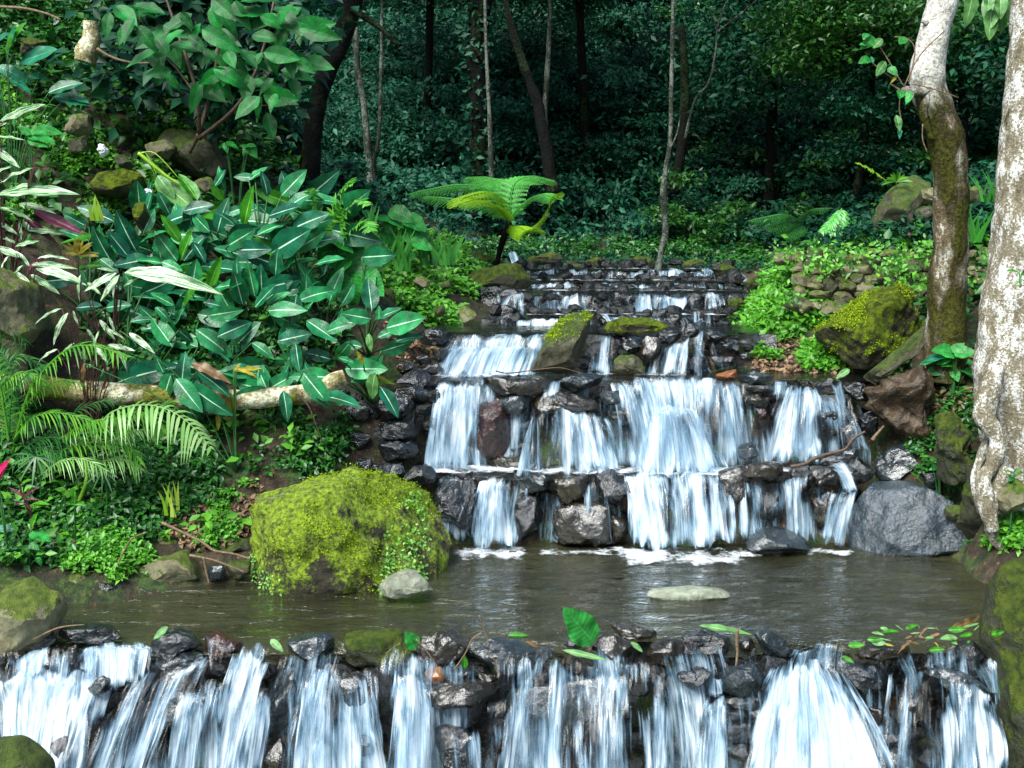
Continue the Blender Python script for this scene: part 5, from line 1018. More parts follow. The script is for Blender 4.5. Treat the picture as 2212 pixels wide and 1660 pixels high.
ANCH = [((190, 700), 'broad-leaved plant at the left end of the dark clump, upright white-ribbed leaves'), ((275, 760), 'broad-leaved plant just right of the leftmost one, behind the variegated leaves'), ((345, 800), 'broad-leaved plant rising behind the log where it is hidden by leaves'),
        ((390, 880), 'broad-leaved plant with large leaves drooping over the log'), ((440, 700), 'broad-leaved plant with a leaf turned flat to the viewer, centre of the clump'), ((500, 800), 'broad-leaved plant with thick stem above the yellow drooping leaves'), ((400, 560), 'broad-leaved plant at the upper left of the clump beside the pale fallen leaf'),
        ((480, 560), 'broad-leaved plant with an upright bright green young leaf'), ((560, 520), 'broad-leaved plant at the top of the clump beside the fern'), ((570, 680), 'broad-leaved plant in the right middle of the clump'), ((650, 640), 'broad-leaved plant below the bright fern'),
        ((640, 860), 'broad-leaved plant whose leaves hang in front of the right part of the log'), ((795, 770), 'separate broad-leaved plant nearest the stream with a tall ribbed leaf'), ((800, 870), 'plant with a pale and a yellow leaf hanging above the dark stones'), ((700, 760), 'broad-leaved plant between the clump and the stream-side plant')]
def leafY(v): return 6.72 + (880 - v) * .0021 - (.22 if v > 800 else 0)
plants = []
for (a, lb) in ANCH:
    p = at(a[0], a[1], leafY(a[1]) + .12); hq = hit(a[0], a[1], 5); p = hq if hq is not None and hq.y < p.y + .7 else p; zg = gz(p.x, p.y); root = empty('broad_leaved_plant', (p.x, p.y, min(zg, p.z) - .02))
    tag(root, lb, 'plant', 'dark broad-leaved plants on the left bank'); plants.append(dict(root=root, a=a, items=[], top=None, n=0))
def near(u, v):
    best = None; bd = 1e9
    for pl_ in plants:
        du = (u - pl_['a'][0]); dv = (v - pl_['a'][1] + 70) * .8; d = du * du + dv * dv
        if d < bd: bd = d; best = pl_
    return best
allL = []
for z, L in DL.items():
    for q in L:
        k = q[4] if len(q) > 4 else 'dieff'; (bu, bv), (tu, tv) = Z(z, (q[0], q[1]), (q[2], q[3])); allL.append((bu, bv, tu, tv, k, 0))
r = random.Random(3)
for k in range(170):
    u = r.uniform(190, 760); v = r.uniform(430, 860)
    if v < 430 + abs(u - 520) * .35 - 60: continue
    an = r.uniform(-.3, math.pi + .3); L = r.uniform(65, 105); allL.append((u, v, u + L * math.cos(an), v - L * math.sin(an) * .8, 'dieff' if r.random() < .93 else 'dieffgreen', .12 + r.random() * .15))
for (bu, bv, tu, tv, k, dY) in allL:
    pl_ = near(bu, bv); Yb = leafY((bv + tv) / 2) + dY + rng.uniform(-.05, .05); L = math.hypot(tu - bu, tv - bv) * Yb / F
    Yt = Yb - rng.uniform(.15, .55) * L * (1 if rng.random() < .75 else -1)
    b = at(bu, bv, Yb); t = at(tu, tv, Yt)
    if L < .17 and k == 'dieff': pass
    leaf_obj(pl_['root'], k, b, t, rng.uniform(-.85, .85), face=.9)
    R0 = pl_['root'].location; mid = Vector((R0.x + (b.x - R0.x) * .25, R0.y + (b.y - R0.y) * .4, max(R0.z + .05, R0.z * .35 + b.z * .65 - .04)))
    pl_['items'].append((spline([R0 + Vector((0, 0, .02)), mid, b], 5), .0062, 5, 0))
for pl_ in plants:
    if pl_['items']:
        its = []
        for (p_, r_, n_, z_) in pl_['items']: its.append((p_, [r_ * (1.5 - .8 * i / len(p_)) for i in range(len(p_))], n_, 0))
        child('stem', tubes_mesh('stem', its, M['stem']), pl_['root'])
def leafy(name, cat, label, anchor, Y, leaves, stemmat='stem', group=None, face=.55, srad=.004, zone='P', jit=.06, stem=True, ground=True):
    (au, av), = Z(zone, anchor); p = at(au, av, Y)
    zg = gz(p.x, p.y) if ground else p.z
    root = empty(name, (p.x, p.y, min(zg, p.z) if ground else p.z)); tag(root, label, cat, group); its = []
    for q in leaves:
        k = q[4]; (bu, bv), (tu, tv) = Z(zone, (q[0], q[1]), (q[2], q[3])); Yb = Y + rng.uniform(-jit, jit); L = math.hypot(tu - bu, tv - bv) * Yb / F
        b = at(bu, bv, Yb); t = at(tu, tv, Yb - rng.uniform(.1, .5) * L)
        leaf_obj(root, k, b, t, rng.uniform(-.4, .4), face=face)
        R0 = root.location; mid = Vector(((R0.x * .6 + b.x * .4), (R0.y + b.y) / 2, max(R0.z, R0.z * .4 + b.z * .6)))
        pp = spline([R0, mid, b], 4); its.append((pp, [srad * (1.4 - .8 * i / len(pp)) for i in range(len(pp))], 5, 0))
    if stem: child('stem', tubes_mesh('stem', its, M[stemmat]), root)
    return root
# variegated plants
S1 = [(0, 780, 280, 662), (-60, 860, 60, 740), (-40, 880, 160, 895), (-40, 950, 125, 1075), (-60, 1210, 205, 1065, 's'), (-20, 1255, 440, 1165), (-40, 1330, 215, 1375), (120, 1310, 345, 1345), (-40, 1420, 115, 1490), (-20, 1520, 120, 1555), (180, 1480, 425, 1500), (130, 1410, 135, 1545), (-60, 1150, 60, 1020), (-30, 1590, 160, 1659)]
leafy('variegated_plant', 'plant', 'variegated plant with long white-striped leaves at the left edge, upper of two', (20, 1500), 7.0, [(a[0], a[1], a[2], a[3], 'stromw' if len(a) > 4 else 'strom') for a in S1] + [(210, 1360, 545, 1505, 'purple'), (150, 1390, 345, 1545, 'purple'), (170, 1310, 215, 1070, 'purple'), (120, 1420, 90, 1600, 'purple'), (-20, 860, 50, 740, 'purple')], 'stemred', zone='L0')
S2 = [(200, 60, 445, 35), (230, 80, 515, 125), (100, 100, 235, 222), (190, 120, 385, 242), (120, -20, 195, 65), (60, 0, -40, 90), (150, 60, 20, 160), (240, 20, 400, -40), (100, -60, 250, -100), (0, -40, 130, -20)]
leafy('variegated_plant', 'plant', 'variegated plant with striped leaves and a dark red sheath above the olive boulder', (160, 250), 6.85, [(a[0], a[1], a[2], a[3], rng.choice(['strom', 'stromw'])) for a in S2] + [(180, 90, 300, -30, 'purple'), (200, 100, 240, 0, 'purple')], 'stemred', zone='L1')
S3 = [(800, 110, 1285, 85, 's'), (750, 110, 535, 225, 's'), (770, 120, 640, 290), (760, 130, 690, 250, 's'), (740, 100, 620, 70), (790, 200, 900, 120), (560, 170, 650, 250), (520, 120, 470, 270)]
S4 = [(400, 340, 212, 385), (440, 365, 292, 545, 's'), (470, 350, 495, 450), (640, 410, 735, 535, 's'), (700, 390, 740, 490), (830, 495, 978, 605, 's'), (690, 575, 865, 605, 's'), (600, 570, 695, 685, 's'), (545, 590, 520, 705, 's'), (760, 610, 822, 715, 's'), (640, 480, 590, 600), (480, 560, 380, 640), (370, 600, 230, 660, 's'), (820, 600, 720, 560), (560, 470, 620, 560), (690, 470, 800, 520)]
leafy('variegated_plant', 'plant', 'variegated plant with whitish leaves at the left side of the dark clump', (700, 420), 6.72, [(a[0], a[1], a[2], a[3], 'stromw' if len(a) > 4 else 'strom') for a in S3], 'stemred', zone='L1')
leafy('variegated_plant', 'plant', 'variegated plant with drooping white-striped leaves above the log', (560, 740), 6.6, [(a[0], a[1], a[2], a[3], 'stromw' if len(a) > 4 else 'strom') for a in S4], 'stemred', zone='L1')
leafy('variegated_plant', 'plant', 'small spiky yellow-striped plant under the purple leaves', (500, 1640), 7.2, [(500, 1640, 500 + 110 * math.cos(a), 1640 - 110 * math.sin(a), 'yellowleaf') for a in np.linspace(.1, 3.0, 11)], zone='L0')
# upper left broad leaves
leafy('broad_leaved_plant', 'plant', 'plant with big blue-green leaves in the upper left corner', (60, 700), 7.9, [(50, 350, 90, 170, 'bluegreen'), (40, 350, 150, 130, 'dieffgreen'), (-60, 300, 40, 190, 'bluegreen'), (130, 400, 360, 310, 'bluegreen'), (260, 470, 380, 320, 'dieff'), (180, 490, 290, 480, 'bluegreen'), (-20, 430, 180, 490, 'bluegreen'), (60, 510, 190, 550, 'bluegreen'), (310, 600, 495, 500, 'dieff'), (440, 610, 570, 660, 'bluegreen'), (350, 620, 560, 640, 'bluegreen')], zone='L0')
leafy('herb', 'plant', 'light green leafy herb between the rocks of the left bank', (190, 1050), 7.85, [(190, 860, 120, 800, 'taro'), (200, 860, 240, 790, 'dieffpale'), (210, 850, 360, 800, 'taro'), (200, 870, 330, 870, 'taro'), (190, 860, 130, 860, 'taro'), (200, 900, 300, 930, 'taro')], zone='L0')
leafy('young_plant', 'plant', 'young plant with two leaf whorls behind the dark clump', (1510, 1080), 8.2, [(1450, 930, 1400, 950, 'taro'), (1450, 930, 1460, 980, 'taro'), (1460, 920, 1530, 930, 'taro'), (1590, 950, 1560, 1000, 'taro'), (1600, 940, 1650, 1010, 'taro'), (1580, 940, 1640, 930, 'taro'), (1590, 950, 1540, 930, 'taro')], zone='L0')
leafy('fallen_leaf_stalk', 'fallen leaf', 'pale torn banana-like leaf lying on the left bank', (900, 990), 8.0, [(1000, 1150, 1260, 1330, 'dieffpale'), (1160, 1160, 1290, 1280, 'dieffpale'), (1010, 1130, 1120, 1260, 'dieffpale')], 'stempalm', zone='L0', face=.8, ground=False)
# heart leaves by the fern
leafy('heart_leaved_plant', 'plant', 'plant with big bright heart-shaped leaves right of the bright fern', (760, 640), 7.75, [(700, 500, 765, 545, 'taro'), (730, 520, 780, 610, 'taro'), (720, 500, 680, 560, 'taro'), (750, 560, 700, 600, 'taro'), (760, 600, 745, 680, 'taro'), (700, 600, 730, 670, 'taro'), (780, 590, 830, 640, 'taro'), (790, 640, 800, 600, 'taro')])
leafy('heart_leaved_plant', 'plant', 'leafy clump with heart-shaped leaves behind the grass, left of the tree fern', (850, 560), 9.2, [(810 + rng.uniform(-45, 90), 480 + rng.uniform(-20, 60), 0, 0, 'taro') for _ in range(1)][:0] + [(u, v, u + dx, v + dy, 'taro') for u, v, dx, dy in [(790, 460, 40, 25), (820, 470, 50, 0), (850, 455, 45, 20), (880, 470, 40, 30), (870, 500, 45, 20), (830, 500, 35, 35), (800, 500, -30, 30), (895, 520, 40, 20), (850, 540, 50, 15), (810, 530, 30, 40), (780, 510, -10, 40), (840, 480, 10, 40), (905, 495, 20, 40)]])
# shrub overhanging from the top left
shl = []
r = random.Random(21)
for (u0, v0) in [(250, 20), (300, 5), (350, 60), (330, 110), (400, 30), (440, 60), (470, 20), (520, 10), (560, 40), (600, 30), (640, 10), (430, 110), (480, 100), (520, 110), (570, 120), (610, 110), (650, 70), (500, 150), (540, 165), (590, 180), (620, 160), (470, 160), (370, 150), (330, 80), (420, 170), (560, 200), (600, 210), (640, 130), (290, 50), (380, 100), (450, 0), (550, 75), (620, 65), (400, 75), (580, 240), (530, 220)]:
    for q in range(3 if len(shl) < 90 else 2):
        an = r.uniform(-2.6, -.2) if r.random() < .7 else r.uniform(-3.2, .4); L = r.uniform(55, 95); u = u0 + r.uniform(-15, 15); v = v0 + r.uniform(-12, 12)
        if len(shl) < 99: shl.append((u, v, u + L * math.cos(an), v - L * .65 * math.sin(an), 'shrubleaf'))
sh = empty('overhanging_shrub', at(420, 300, 8.4)); tag(sh, 'large-leaved green shrub overhanging the left bank at the top', 'shrub')
its = []
for q in shl:
    Y = 7.9 + rng.uniform(-.35, .45); b = at(q[0], q[1], Y); t = at(q[2], q[3], Y - rng.uniform(-.02, .12)); leaf_obj(sh, 'shrubleaf', b, t, rng.uniform(-.5, .5), face=.9)
for (pts, r0) in [([(430, 290), (425, 200), (380, 60), (340, -60)], 9), ([(430, 290), (460, 180), (480, 60), (500, -60)], 8), ([(430, 300), (520, 220), (570, 100), (600, -40)], 8), ([(540, 200), (600, 140), (650, 70)], 4), ([(420, 200), (360, 120), (300, 40)], 5), ([(480, 150), (540, 120), (600, 200)], 4), ([(500, 240), (560, 230), (600, 225)], 3), ([(430, 290), (410, 330)], 9)]:
    pp = spline([at(a, b, 8.15 + .1 * math.sin(a)) for a, b in pts], 5); its.append((pp, [r0 * 5 / F * (1 - .6 * i / len(pp)) for i in range(len(pp))], 7, .2))
child('branch', tubes_mesh('branch', its, M['twigdark']), sh)

rs_ = np.random.RandomState(4); P_ = []
for k in range(60):
    u = rs_.uniform(215, 690); v = rs_.uniform(-60, 250 - abs(u - 450) * .25); c_ = np.array(at(u, v, 8.6)); P_.append(c_ + rs_.normal(size=(26, 3)) * np.array([.16, .12, .12]))
P_ = np.concatenate(P_)
SHP = (P_, )
# ------------------------------------------------------------------ fronds
def frond_mesh(name, path, llen, mat, nl=26, w=.07, droop=.5, ang=55, taper=.35, rad=.006, both=True, tint=None, pin=1):
    """path: world points of the midrib; leaflets on both sides"""
    P = spline(path, 8); n = len(P); d = [0]
    for a, b in zip(P[:-1], P[1:]): d.append(d[-1] + (b - a).length)
    tot = d[-1]; V, Fs = tube(P, [rad * (1 - .8 * i / n) for i in range(n)], 5); R = [0.3] * len(V)
    r_ = random.Random(int(tot * 1e5) % 9999)
    for i in range(nl):
        t = .10 + .9 * i / (nl - 1); x = t * tot; k = min(max(np.searchsorted(d, x) - 1, 0), n - 2); f = (x - d[k]) / (d[k + 1] - d[k] + 1e-9)
        c = P[k].lerp(P[k + 1], f); T = (P[k + 1] - P[k]).normalized(); up = Vector((0, -.35, 1)); S = T.cross(up).normalized(); U = S.cross(T).normalized()
        L = llen * (math.sin(math.pi * (t * .80 + .12)) ** .7) * r_.uniform(.9, 1.08)
        if i == nl - 1: L *= .7
        for sg in ((1, -1) if both else (1,)):
            a = math.radians(ang * (1 - taper * t) + r_.uniform(-9, 9)); D = (T * math.cos(a) + S * sg * math.sin(a) + U * r_.uniform(-.12, .3)).normalized(); droop_ = droop * r_.uniform(.5, 1.35); N_ = D.cross(T * sg).normalized()
            wd_ = (D.cross(Vector((0, 0, 1)) if abs(D.z) < .9 else Vector((1, 0, 0)))).normalized(); wd_ = (T - D * T.dot(D)).normalized()
            o = len(V); rr = r_.random(); segs = 4
            for s in range(segs + 1):
                q = s / segs; cc = c + D * (L * q) + Vector((0, 0, -droop_ * L * q * q)); ww = w * llen * math.sin(math.pi * (.12 + .88 * q) ** .8) * .5 if s < segs else 0.0005
                V.append(tuple(cc + wd_ * ww)); V.append(tuple(cc - wd_ * ww)); R += [rr, rr]
            for s in range(segs): Fs.append((o + 2 * s, o + 2 * s + 1, o + 2 * s + 3, o + 2 * s + 2))
    me = mesh(name, V, Fs, mat); attr(me, 'rnd', R); return me
def frond(root, zone, pts, Y, llen_px, mat, dY=0.0, name='frond', **kw):
    q = Z(zone, *pts); n = len(q); path = [at(u, v, Y + dY * i / (n - 1)) for i, (u, v) in enumerate(q)]
    return child(name, frond_mesh(name, path, llen_px * Y / F, M[mat], **kw), root)
pm = empty('palm', at(30, 960, 6.35)); tag(pm, 'young palm with arching bright yellow-green fronds at the left edge', 'palm')
frond(pm, 'L1', [(100, 1190), (190, 880), (330, 690), (480, 585), (650, 590), (810, 650)], 6.25, 62, 'palm', -.3, droop=.55, nl=34, rad=.012, ang=60)
frond(pm, 'L1', [(60, 1200), (20, 950), (-20, 750), (-60, 600)], 6.3, 60, 'palm', 0, nl=26, rad=.01)
frond(pm, 'L1', [(90, 1180), (120, 960), (60, 700), (-40, 560)], 6.35, 52, 'palmdark', .1, nl=26, rad=.009)
frond(pm, 'L1', [(60, 1150), (40, 800), (120, 640), (220, 680), (280, 760)], 6.45, 50, 'palmdark', .0, nl=26, rad=.008)
frond(pm, 'L1', [(40, 1100), (0, 600), (40, 450), (110, 490), (160, 560)], 6.5, 45, 'palmdark', .0, nl=22, rad=.008)
for q in ([(80, 1180), (160, 980), (260, 860), (400, 800), (520, 830)], [(60, 1150), (80, 900), (180, 760), (300, 700)], [(-20, 1200), (60, 1080), (160, 1040), (260, 1090)], [(-40, 1000), (40, 820), (120, 760), (220, 770), (300, 860)]): frond(pm, 'L1', q, 6.3 + rng.uniform(-.1, .15), 46, rng.choice(['palm', 'palmdark']), -.1, nl=26, rad=.006, droop=.6)
pm2 = empty('palm', at(150, 1000, 6.2)); tag(pm2, 'young palm with pale arching fronds in front of the log', 'palm')
frond(pm2, 'L1', [(600, 1200), (700, 1020), (900, 960), (1080, 990), (1230, 1090), (1350, 1230)], 6.15, 62, 'palmpale', -.2, droop=.9, nl=24, w=.12, rad=.007, ang=70, taper=.1)
frond(pm2, 'L1', [(480, 1250), (620, 1130), (820, 1060), (1000, 990), (1190, 890)], 6.3, 45, 'palm', 0, nl=24, rad=.006)
frond(pm2, 'L1', [(90, 1180), (200, 1050), (350, 1010), (520, 1040), (650, 1090)], 6.2, 52, 'palm', -.1, droop=.7, nl=28, rad=.006)
frond(pm2, 'L1', [(300, 1320), (450, 1230), (650, 1200), (820, 1230), (900, 1330)], 6.25, 50, 'palm', -.1, droop=.6, nl=26, rad=.006)
frond(pm2, 'L1', [(100, 1300), (250, 1180), (420, 1180), (560, 1250)], 6.25, 45, 'palmdark', 0, droop=.5, nl=24, rad=.006)
frond(pm2, 'L1', [(500, 1150), (700, 1130), (880, 1200), (980, 1300)], 6.35, 52, 'palmdark', 0, droop=.5, nl=24, rad=.006)
frond(pm2, 'L1', [(200, 1250), (420, 1050), (600, 950), (780, 920)], 6.4, 48, 'palmdark', 0, droop=.5, nl=24, rad=.006)
for q in ([(250, 1420), (380, 1330), (540, 1310), (680, 1380)], [(500, 1400), (640, 1330), (780, 1310), (900, 1370)], [(560, 1240), (740, 1180), (900, 1120), (1010, 1150)], [(700, 1060), (860, 1010), (980, 1040), (1050, 1140)], [(60, 1380), (160, 1260), (300, 1240), (420, 1330)], [(380, 1180), (560, 1080), (700, 1060), (820, 1110)]): frond(pm2, 'L1', q, 6.22 + rng.uniform(-.08, .12), 44, rng.choice(['palm', 'palmdark', 'palmpale']), -.1, nl=24, rad=.005, droop=.7)
child('stem', tubes_mesh('stem', [(spline([at(150, 1130, 6.25), at(190, 1020, 6.25), at(150, 950, 6.3)], 4), .012, 6, 0)], M['stempalm']), pm2)
def fan(name, cat, label, zone, c, Y, rpx, mat, n=12, a0=0, a1=2 * math.pi, w=.09, droop=.3, stemto=None):
    (cu, cv), = Z(zone, c); C0 = at(cu, cv, Y); root = empty(name, C0 + Vector((0, 0, -.25))); tag(root, label, cat)
    V = []; Fs = []; R = []; L = rpx * Y / F
    for k in range(n):
        a = a0 + (a1 - a0) * k / max(1, n - 1) + rng.uniform(-.08, .08); D = Vector((math.cos(a), rng.uniform(-.5, -.1), math.sin(a) * .8)).normalized(); wv = D.cross(Vector((0, -1, .4))).normalized(); o = len(V); rr = rng.random(); l = L * rng.uniform(.8, 1.1)
        for s in range(6):
            q = s / 5; cc = C0 + D * l * q + Vector((0, 0, -droop * l * q * q)); ww = w * L * math.sin(math.pi * (.08 + .9 * q)) * .5; V += [tuple(cc + wv * ww), tuple(cc - wv * ww)]; R += [rr, rr]
        for s in range(5): Fs.append((o + 2 * s, o + 2 * s + 1, o + 2 * s + 3, o + 2 * s + 2))
    me = mesh('leaves', V, Fs, M[mat]); attr(me, 'rnd', R); child('leaves', me, root)
    child('stem', tubes_mesh('stem', [(spline([C0, C0 + Vector((.01, .02, -.12)), C0 + Vector((0, .03, -.26))], 3), .004, 5, 0)], M['stem']), root)
    return root
fan('fan_leaved_plant', 'plant', 'fan-leaved plant low at the left, nearer the magenta flower', 'L1', (230, 1290), 6.05, 55, 'palmdark', 13)
fan('fan_leaved_plant', 'plant', 'dark fan-leaved plant below the pale palm fronds', 'L1', (660, 1380), 6.1, 45, 'palmdark', 13)
fan('spiky_plant', 'plant', 'thin-bladed hanging grass tuft under the overhanging shrub', 'L0', (1390, 640), 8.9, 75, 'palmdark', 22, math.pi * .95, math.pi * 2.1, .05, .6)
fan('bromeliad', 'plant', 'small bromeliad on top of the tall boulder at right', 'R0', (1390, 1170), 9.2, 34, 'palm', 13, .1, 3.1, .16)
# yellow green blades
def blades(name, cat, label, zone, c, Y, h, n, spread, mat, w=.012, lean=.3, seed=0):
    (cu, cv), = Z(zone, c); C0 = at(cu, cv, Y); root = empty(name, C0); tag(root, label, cat); V = []; Fs = []; R = []; r_ = random.Random(seed); H_ = h * Y / F
    for k in range(n):
        b = C0 + Vector((r_.uniform(-1, 1) * spread * Y / F, r_.uniform(-.08, .08), 0)); D = Vector((r_.uniform(-lean, lean), r_.uniform(-.2, .1), 1)).normalized(); hh = H_ * r_.uniform(.55, 1.05); o = len(V); rr = r_.random()
        for s in range(5):
            q = s / 4; cc = b + D * hh * q + Vector((D.x * hh * .5 * q * q, 0, -.12 * hh * q * q)); ww = w * (1 - q ** 1.6) * .5 + .0004; V += [tuple(cc + Vector((ww, 0, 0))), tuple(cc - Vector((ww, 0, 0)))]; R += [rr, rr]
        for s in range(4): Fs.append((o + 2 * s, o + 2 * s + 1, o + 2 * s + 3, o + 2 * s + 2))
    me = mesh('blades', V, Fs, M[mat]); attr(me, 'rnd', R); child('blades', me, root); return root
blades('grass_tuft', 'grass', 'upright yellow-green blades on the shore left of the mossy boulder', 'L1', (1110, 1659), 6.3, 85, 9, 16, 'grassyel', .022, .2, 1)
blades('grass_tuft', 'grass', 'pale yellow blades above the dark clump on the left bank', 'L0', (610, 1420), 7.6, 62, 5, 8, 'grassyel', .03, .1, 2)
blades('grass_tuft', 'grass', 'tall green iris-like blades beside the heart leaves, left clump', 'M1', (350, 100), 8.7, 110, 22, 40, 'grass', .035, .3, 3)
blades('grass_tuft', 'grass', 'tall green iris-like blades left of the mossy head rock', 'M1', (620, 60), 9.3, 90, 26, 34, 'grass', .035, .35, 4)
blades('grass_tuft', 'grass', 'single tall blades behind the bright fern', 'M0', (180, 1640), 8.3, 130, 7, 12, 'grass', .04, .2, 5)
blades('grass_tuft', 'grass', 'green blades between the two pale trunks', 'R0', (1860, 1560), 8.9, 95, 20, 30, 'grass', .03, .4, 6)
blades('grass_tuft', 'grass', 'narrow blades at the top of the wall behind the far right trunk', 'R0', (1990, 1300), 9.3, 100, 18, 30, 'grass', .025, .6, 7)

# ferns
fr1 = empty('fern', at(740, 560, 7.9)); tag(fr1, 'bright light-green fern behind the dark clump', 'fern')
for pts in ([(2150, 1640), (2080, 1450), (2010, 1290), (2000, 1220)], [(2160, 1640), (2130, 1400), (2180, 1240), (2280, 1170)], [(2170, 1650), (2200, 1420), (2290, 1290), (2360, 1320)], [(2160, 1650), (2040, 1480), (1960, 1380), (1910, 1360)], [(2160, 1640), (2240, 1500), (2340, 1420), (2380, 1480)], [(2150, 1640), (2180, 1350), (2230, 1200), (2270, 1150)]):
    frond(fr1, 'L0', pts, 7.75, 36, 'fern', -.15, droop=.2, nl=28, w=.16, rad=.004, ang=75, taper=.1)
def tf_frond(root, P_, Y, lpx, mat, dY):
    lpx = lpx * 1.3
    """bipinnate frond: rows of pinnae each with leaflets, one mesh"""
    q = Z('P', *P_); path = spline([at(u, v, Y + dY * i / (len(q) - 1)) for i, (u, v) in enumerate(q)], 9); n = len(path); V, Fs = tube(path, [.009 * (1 - .8 * i / n) for i in range(n)], 5); R = [.2] * len(V); l0 = lpx * Y / F
    for i in range(2, n, 1):
        t = i / n; c = path[i]; T = (path[min(i + 1, n - 1)] - path[i - 1]).normalized(); up = Vector((0, -.3, 1)); S = T.cross(up).normalized(); L = l0 * math.sin(math.pi * (.15 + .8 * t)) ** .7
        for sg in (1, -1):
            D = (S * sg * .9 + T * .45).normalized(); nl = 9
            for k in range(1, nl + 1):
                b = c + D * L * k / nl + Vector((0, 0, -.25 * L * (k / nl) ** 2))
                for s2 in (1, -1):
                    E = (T * s2 * .9 + D * .5).normalized(); l2 = L * .24 * (1.1 - k / nl * .7); wv = D * (L * .06); o = len(V); rr = rng.random()
                    V += [tuple(b - wv), tuple(b + E * l2 + Vector((0, 0, -.2 * l2))), tuple(b + wv)]; R += [rr] * 3; Fs.append((o, o + 1, o + 2))
    me = mesh('frond', V, Fs, M[mat]); attr(me, 'rnd', R); child('frond', me, root)
tf = empty('tree_fern', at(1075, 590, 11.5)); tag(tf, 'tree fern with spreading fronds above the head of the cascade', 'tree fern')
for pts, Y, m_, dY in [([(1100, 480), (1060, 415), (1000, 400), (930, 410), (886, 420)], 11.4, 'treefern', -.3), ([(1100, 480), (1090, 405), (1050, 385), (1010, 383)], 11.4, 'treefern', .4), ([(1100, 480), (1110, 400), (1150, 382), (1195, 390)], 11.4, 'treefern', .2), ([(1100, 480), (1070, 420), (1010, 425), (990, 445)], 11.3, 'fernyel', -.6),
                       ([(1100, 480), (1070, 445), (1030, 432), (995, 440)], 11.3, 'fernyel', -.8), ([(1100, 490), (1130, 500), (1165, 480), (1190, 440), (1203, 420)], 11.3, 'fernyel', -.3), ([(1100, 480), (1130, 440), (1170, 420), (1200, 430)], 11.4, 'treefern', -.4), ([(1100, 480), (1050, 400), (1080, 388), (1130, 385)], 11.4, 'treefern', .9),
                       ([(1100, 490), (1120, 490), (1140, 500), (1150, 495)], 11.2, 'fernyel', -.3), ([(1095, 470), (1040, 440), (970, 430), (920, 425)], 11.6, 'treefern', .3)]:
    tf_frond(tf, pts, Y, 30, m_, dY)
child('trunk', tubes_mesh('trunk', [(spline([at(1068, 600, 11.5), at(1080, 540, 11.5), at(1100, 480, 11.4)], 5), .035, 7, .3)], M['barkdark']), tf)
f2 = empty('fern', at(1700, 520, 11)); tag(f2, 'bright green fern frond cluster in front of the dark wood at right', 'fern')
for pts in ([(1730, 480), (1700, 465), (1660, 470), (1622, 478)], [(1735, 485), (1700, 480), (1660, 495)], [(1735, 485), (1715, 495), (1690, 510)], [(1730, 480), (1750, 455), (1790, 450)]): tf_frond(f2, pts, 10.6, 22, 'palmdark', -.2)
f3 = empty('fern', at(1960, 440, 9.5)); tag(f3, 'single upright fern frond above the tall boulder', 'fern')
frond(f3, 'R0', [(1330, 1170), (1280, 1130), (1200, 1080), (1130, 1050)], 9.4, 14, 'fernyel', 0, nl=20, w=.25, ang=80, taper=0, droop=.05, rad=.004)
f4 = empty('fern', at(1850, 520, 10)); tag(f4, 'dark bluish fern between the bright fern and the tall boulder', 'fern')
for pts in ([(1040, 1340), (980, 1420), (910, 1490)], [(1040, 1340), (1010, 1440), (960, 1500)], [(1040, 1340), (1050, 1430), (1060, 1490)]): frond(f4, 'R0', pts, 10, 20, 'treefern', -.1, nl=20, w=.18, ang=75, rad=.004)

# other named plants
leafy('cordyline', 'plant', 'small purple-leaved plant at the lower left shore', (240, 1560), 5.9, [(150, 1550, 60, 1480, 'purple'), (150, 1560, 130, 1470, 'purple'), (160, 1550, 230, 1480, 'purple'), (160, 1570, 250, 1560, 'purple'), (150, 1580, 90, 1600, 'purple'), (160, 1590, 200, 1640, 'purple')], 'stemred', zone='L1')
leafy('cordyline', 'plant', 'pink-red leaved plant above the bright herbs on the left shore', (390, 330), 5.95, [(390, 260, 470, 180, 'purple'), (400, 250, 500, 280, 'purple'), (380, 260, 320, 200, 'purple'), (390, 270, 280, 290, 'purple'), (60, 250, 90, 130, 'purple'), (70, 230, 40, 150, 'purple')], 'stemred', zone='L2')
leafy('young_plant', 'plant', 'young plant with oval light green leaves at the lower left', (190, 400), 5.75, [(200, 130, 240, 10, 'dieffgreen'), (190, 140, 150, 90, 'dieffgreen'), (215, 150, 325, 180, 'taro'), (90, 120, -40, 110, 'bluegreen'), (240, 310, 270, 350, 'taro'), (200, 220, 250, 250, 'taro')], zone='L2')
leafy('young_plant', 'plant', 'four-leaved green seedling under the dark palm fronds', (480, 1659), 6.0, [(480, 1590, 480, 1500, 'dieffgreen'), (480, 1600, 550, 1600, 'dieffgreen'), (480, 1600, 420, 1590, 'dieffgreen'), (480, 1610, 430, 1650, 'dieffgreen')], zone='L1', face=.7)
leafy('flower', 'flower', 'magenta flower bract at the left edge', (10, 1250), 5.7, [(-10, 1460, 40, 1310, 'magenta'), (-30, 1440, 50, 1330, 'magenta'), (-40, 1470, 20, 1320, 'magenta')], zone='L1', face=.8)
leafy('leafy_sprig', 'plant', 'leafy green sprig at the foot of the middle tree', (1760, 830), 6.95, [(1750, 620, 1640, 590, 'taro'), (1760, 610, 1830, 560, 'taro'), (1780, 620, 1910, 620, 'taro'), (1740, 640, 1560, 640, 'bluegreen'), (1760, 650, 1700, 580, 'taro'), (1700, 720, 1600, 740, 'taro'), (1740, 700, 1690, 690, 'taro'), (1820, 680, 1930, 690, 'taro'), (1800, 720, 1900, 760, 'taro'), (1760, 740, 1790, 810, 'taro'), (1730, 760, 1700, 790, 'taro'), (1660, 680, 1550, 660, 'taro'), (1850, 740, 1940, 790, 'taro'), (1720, 660, 1650, 700, 'taro')], zone='R1')
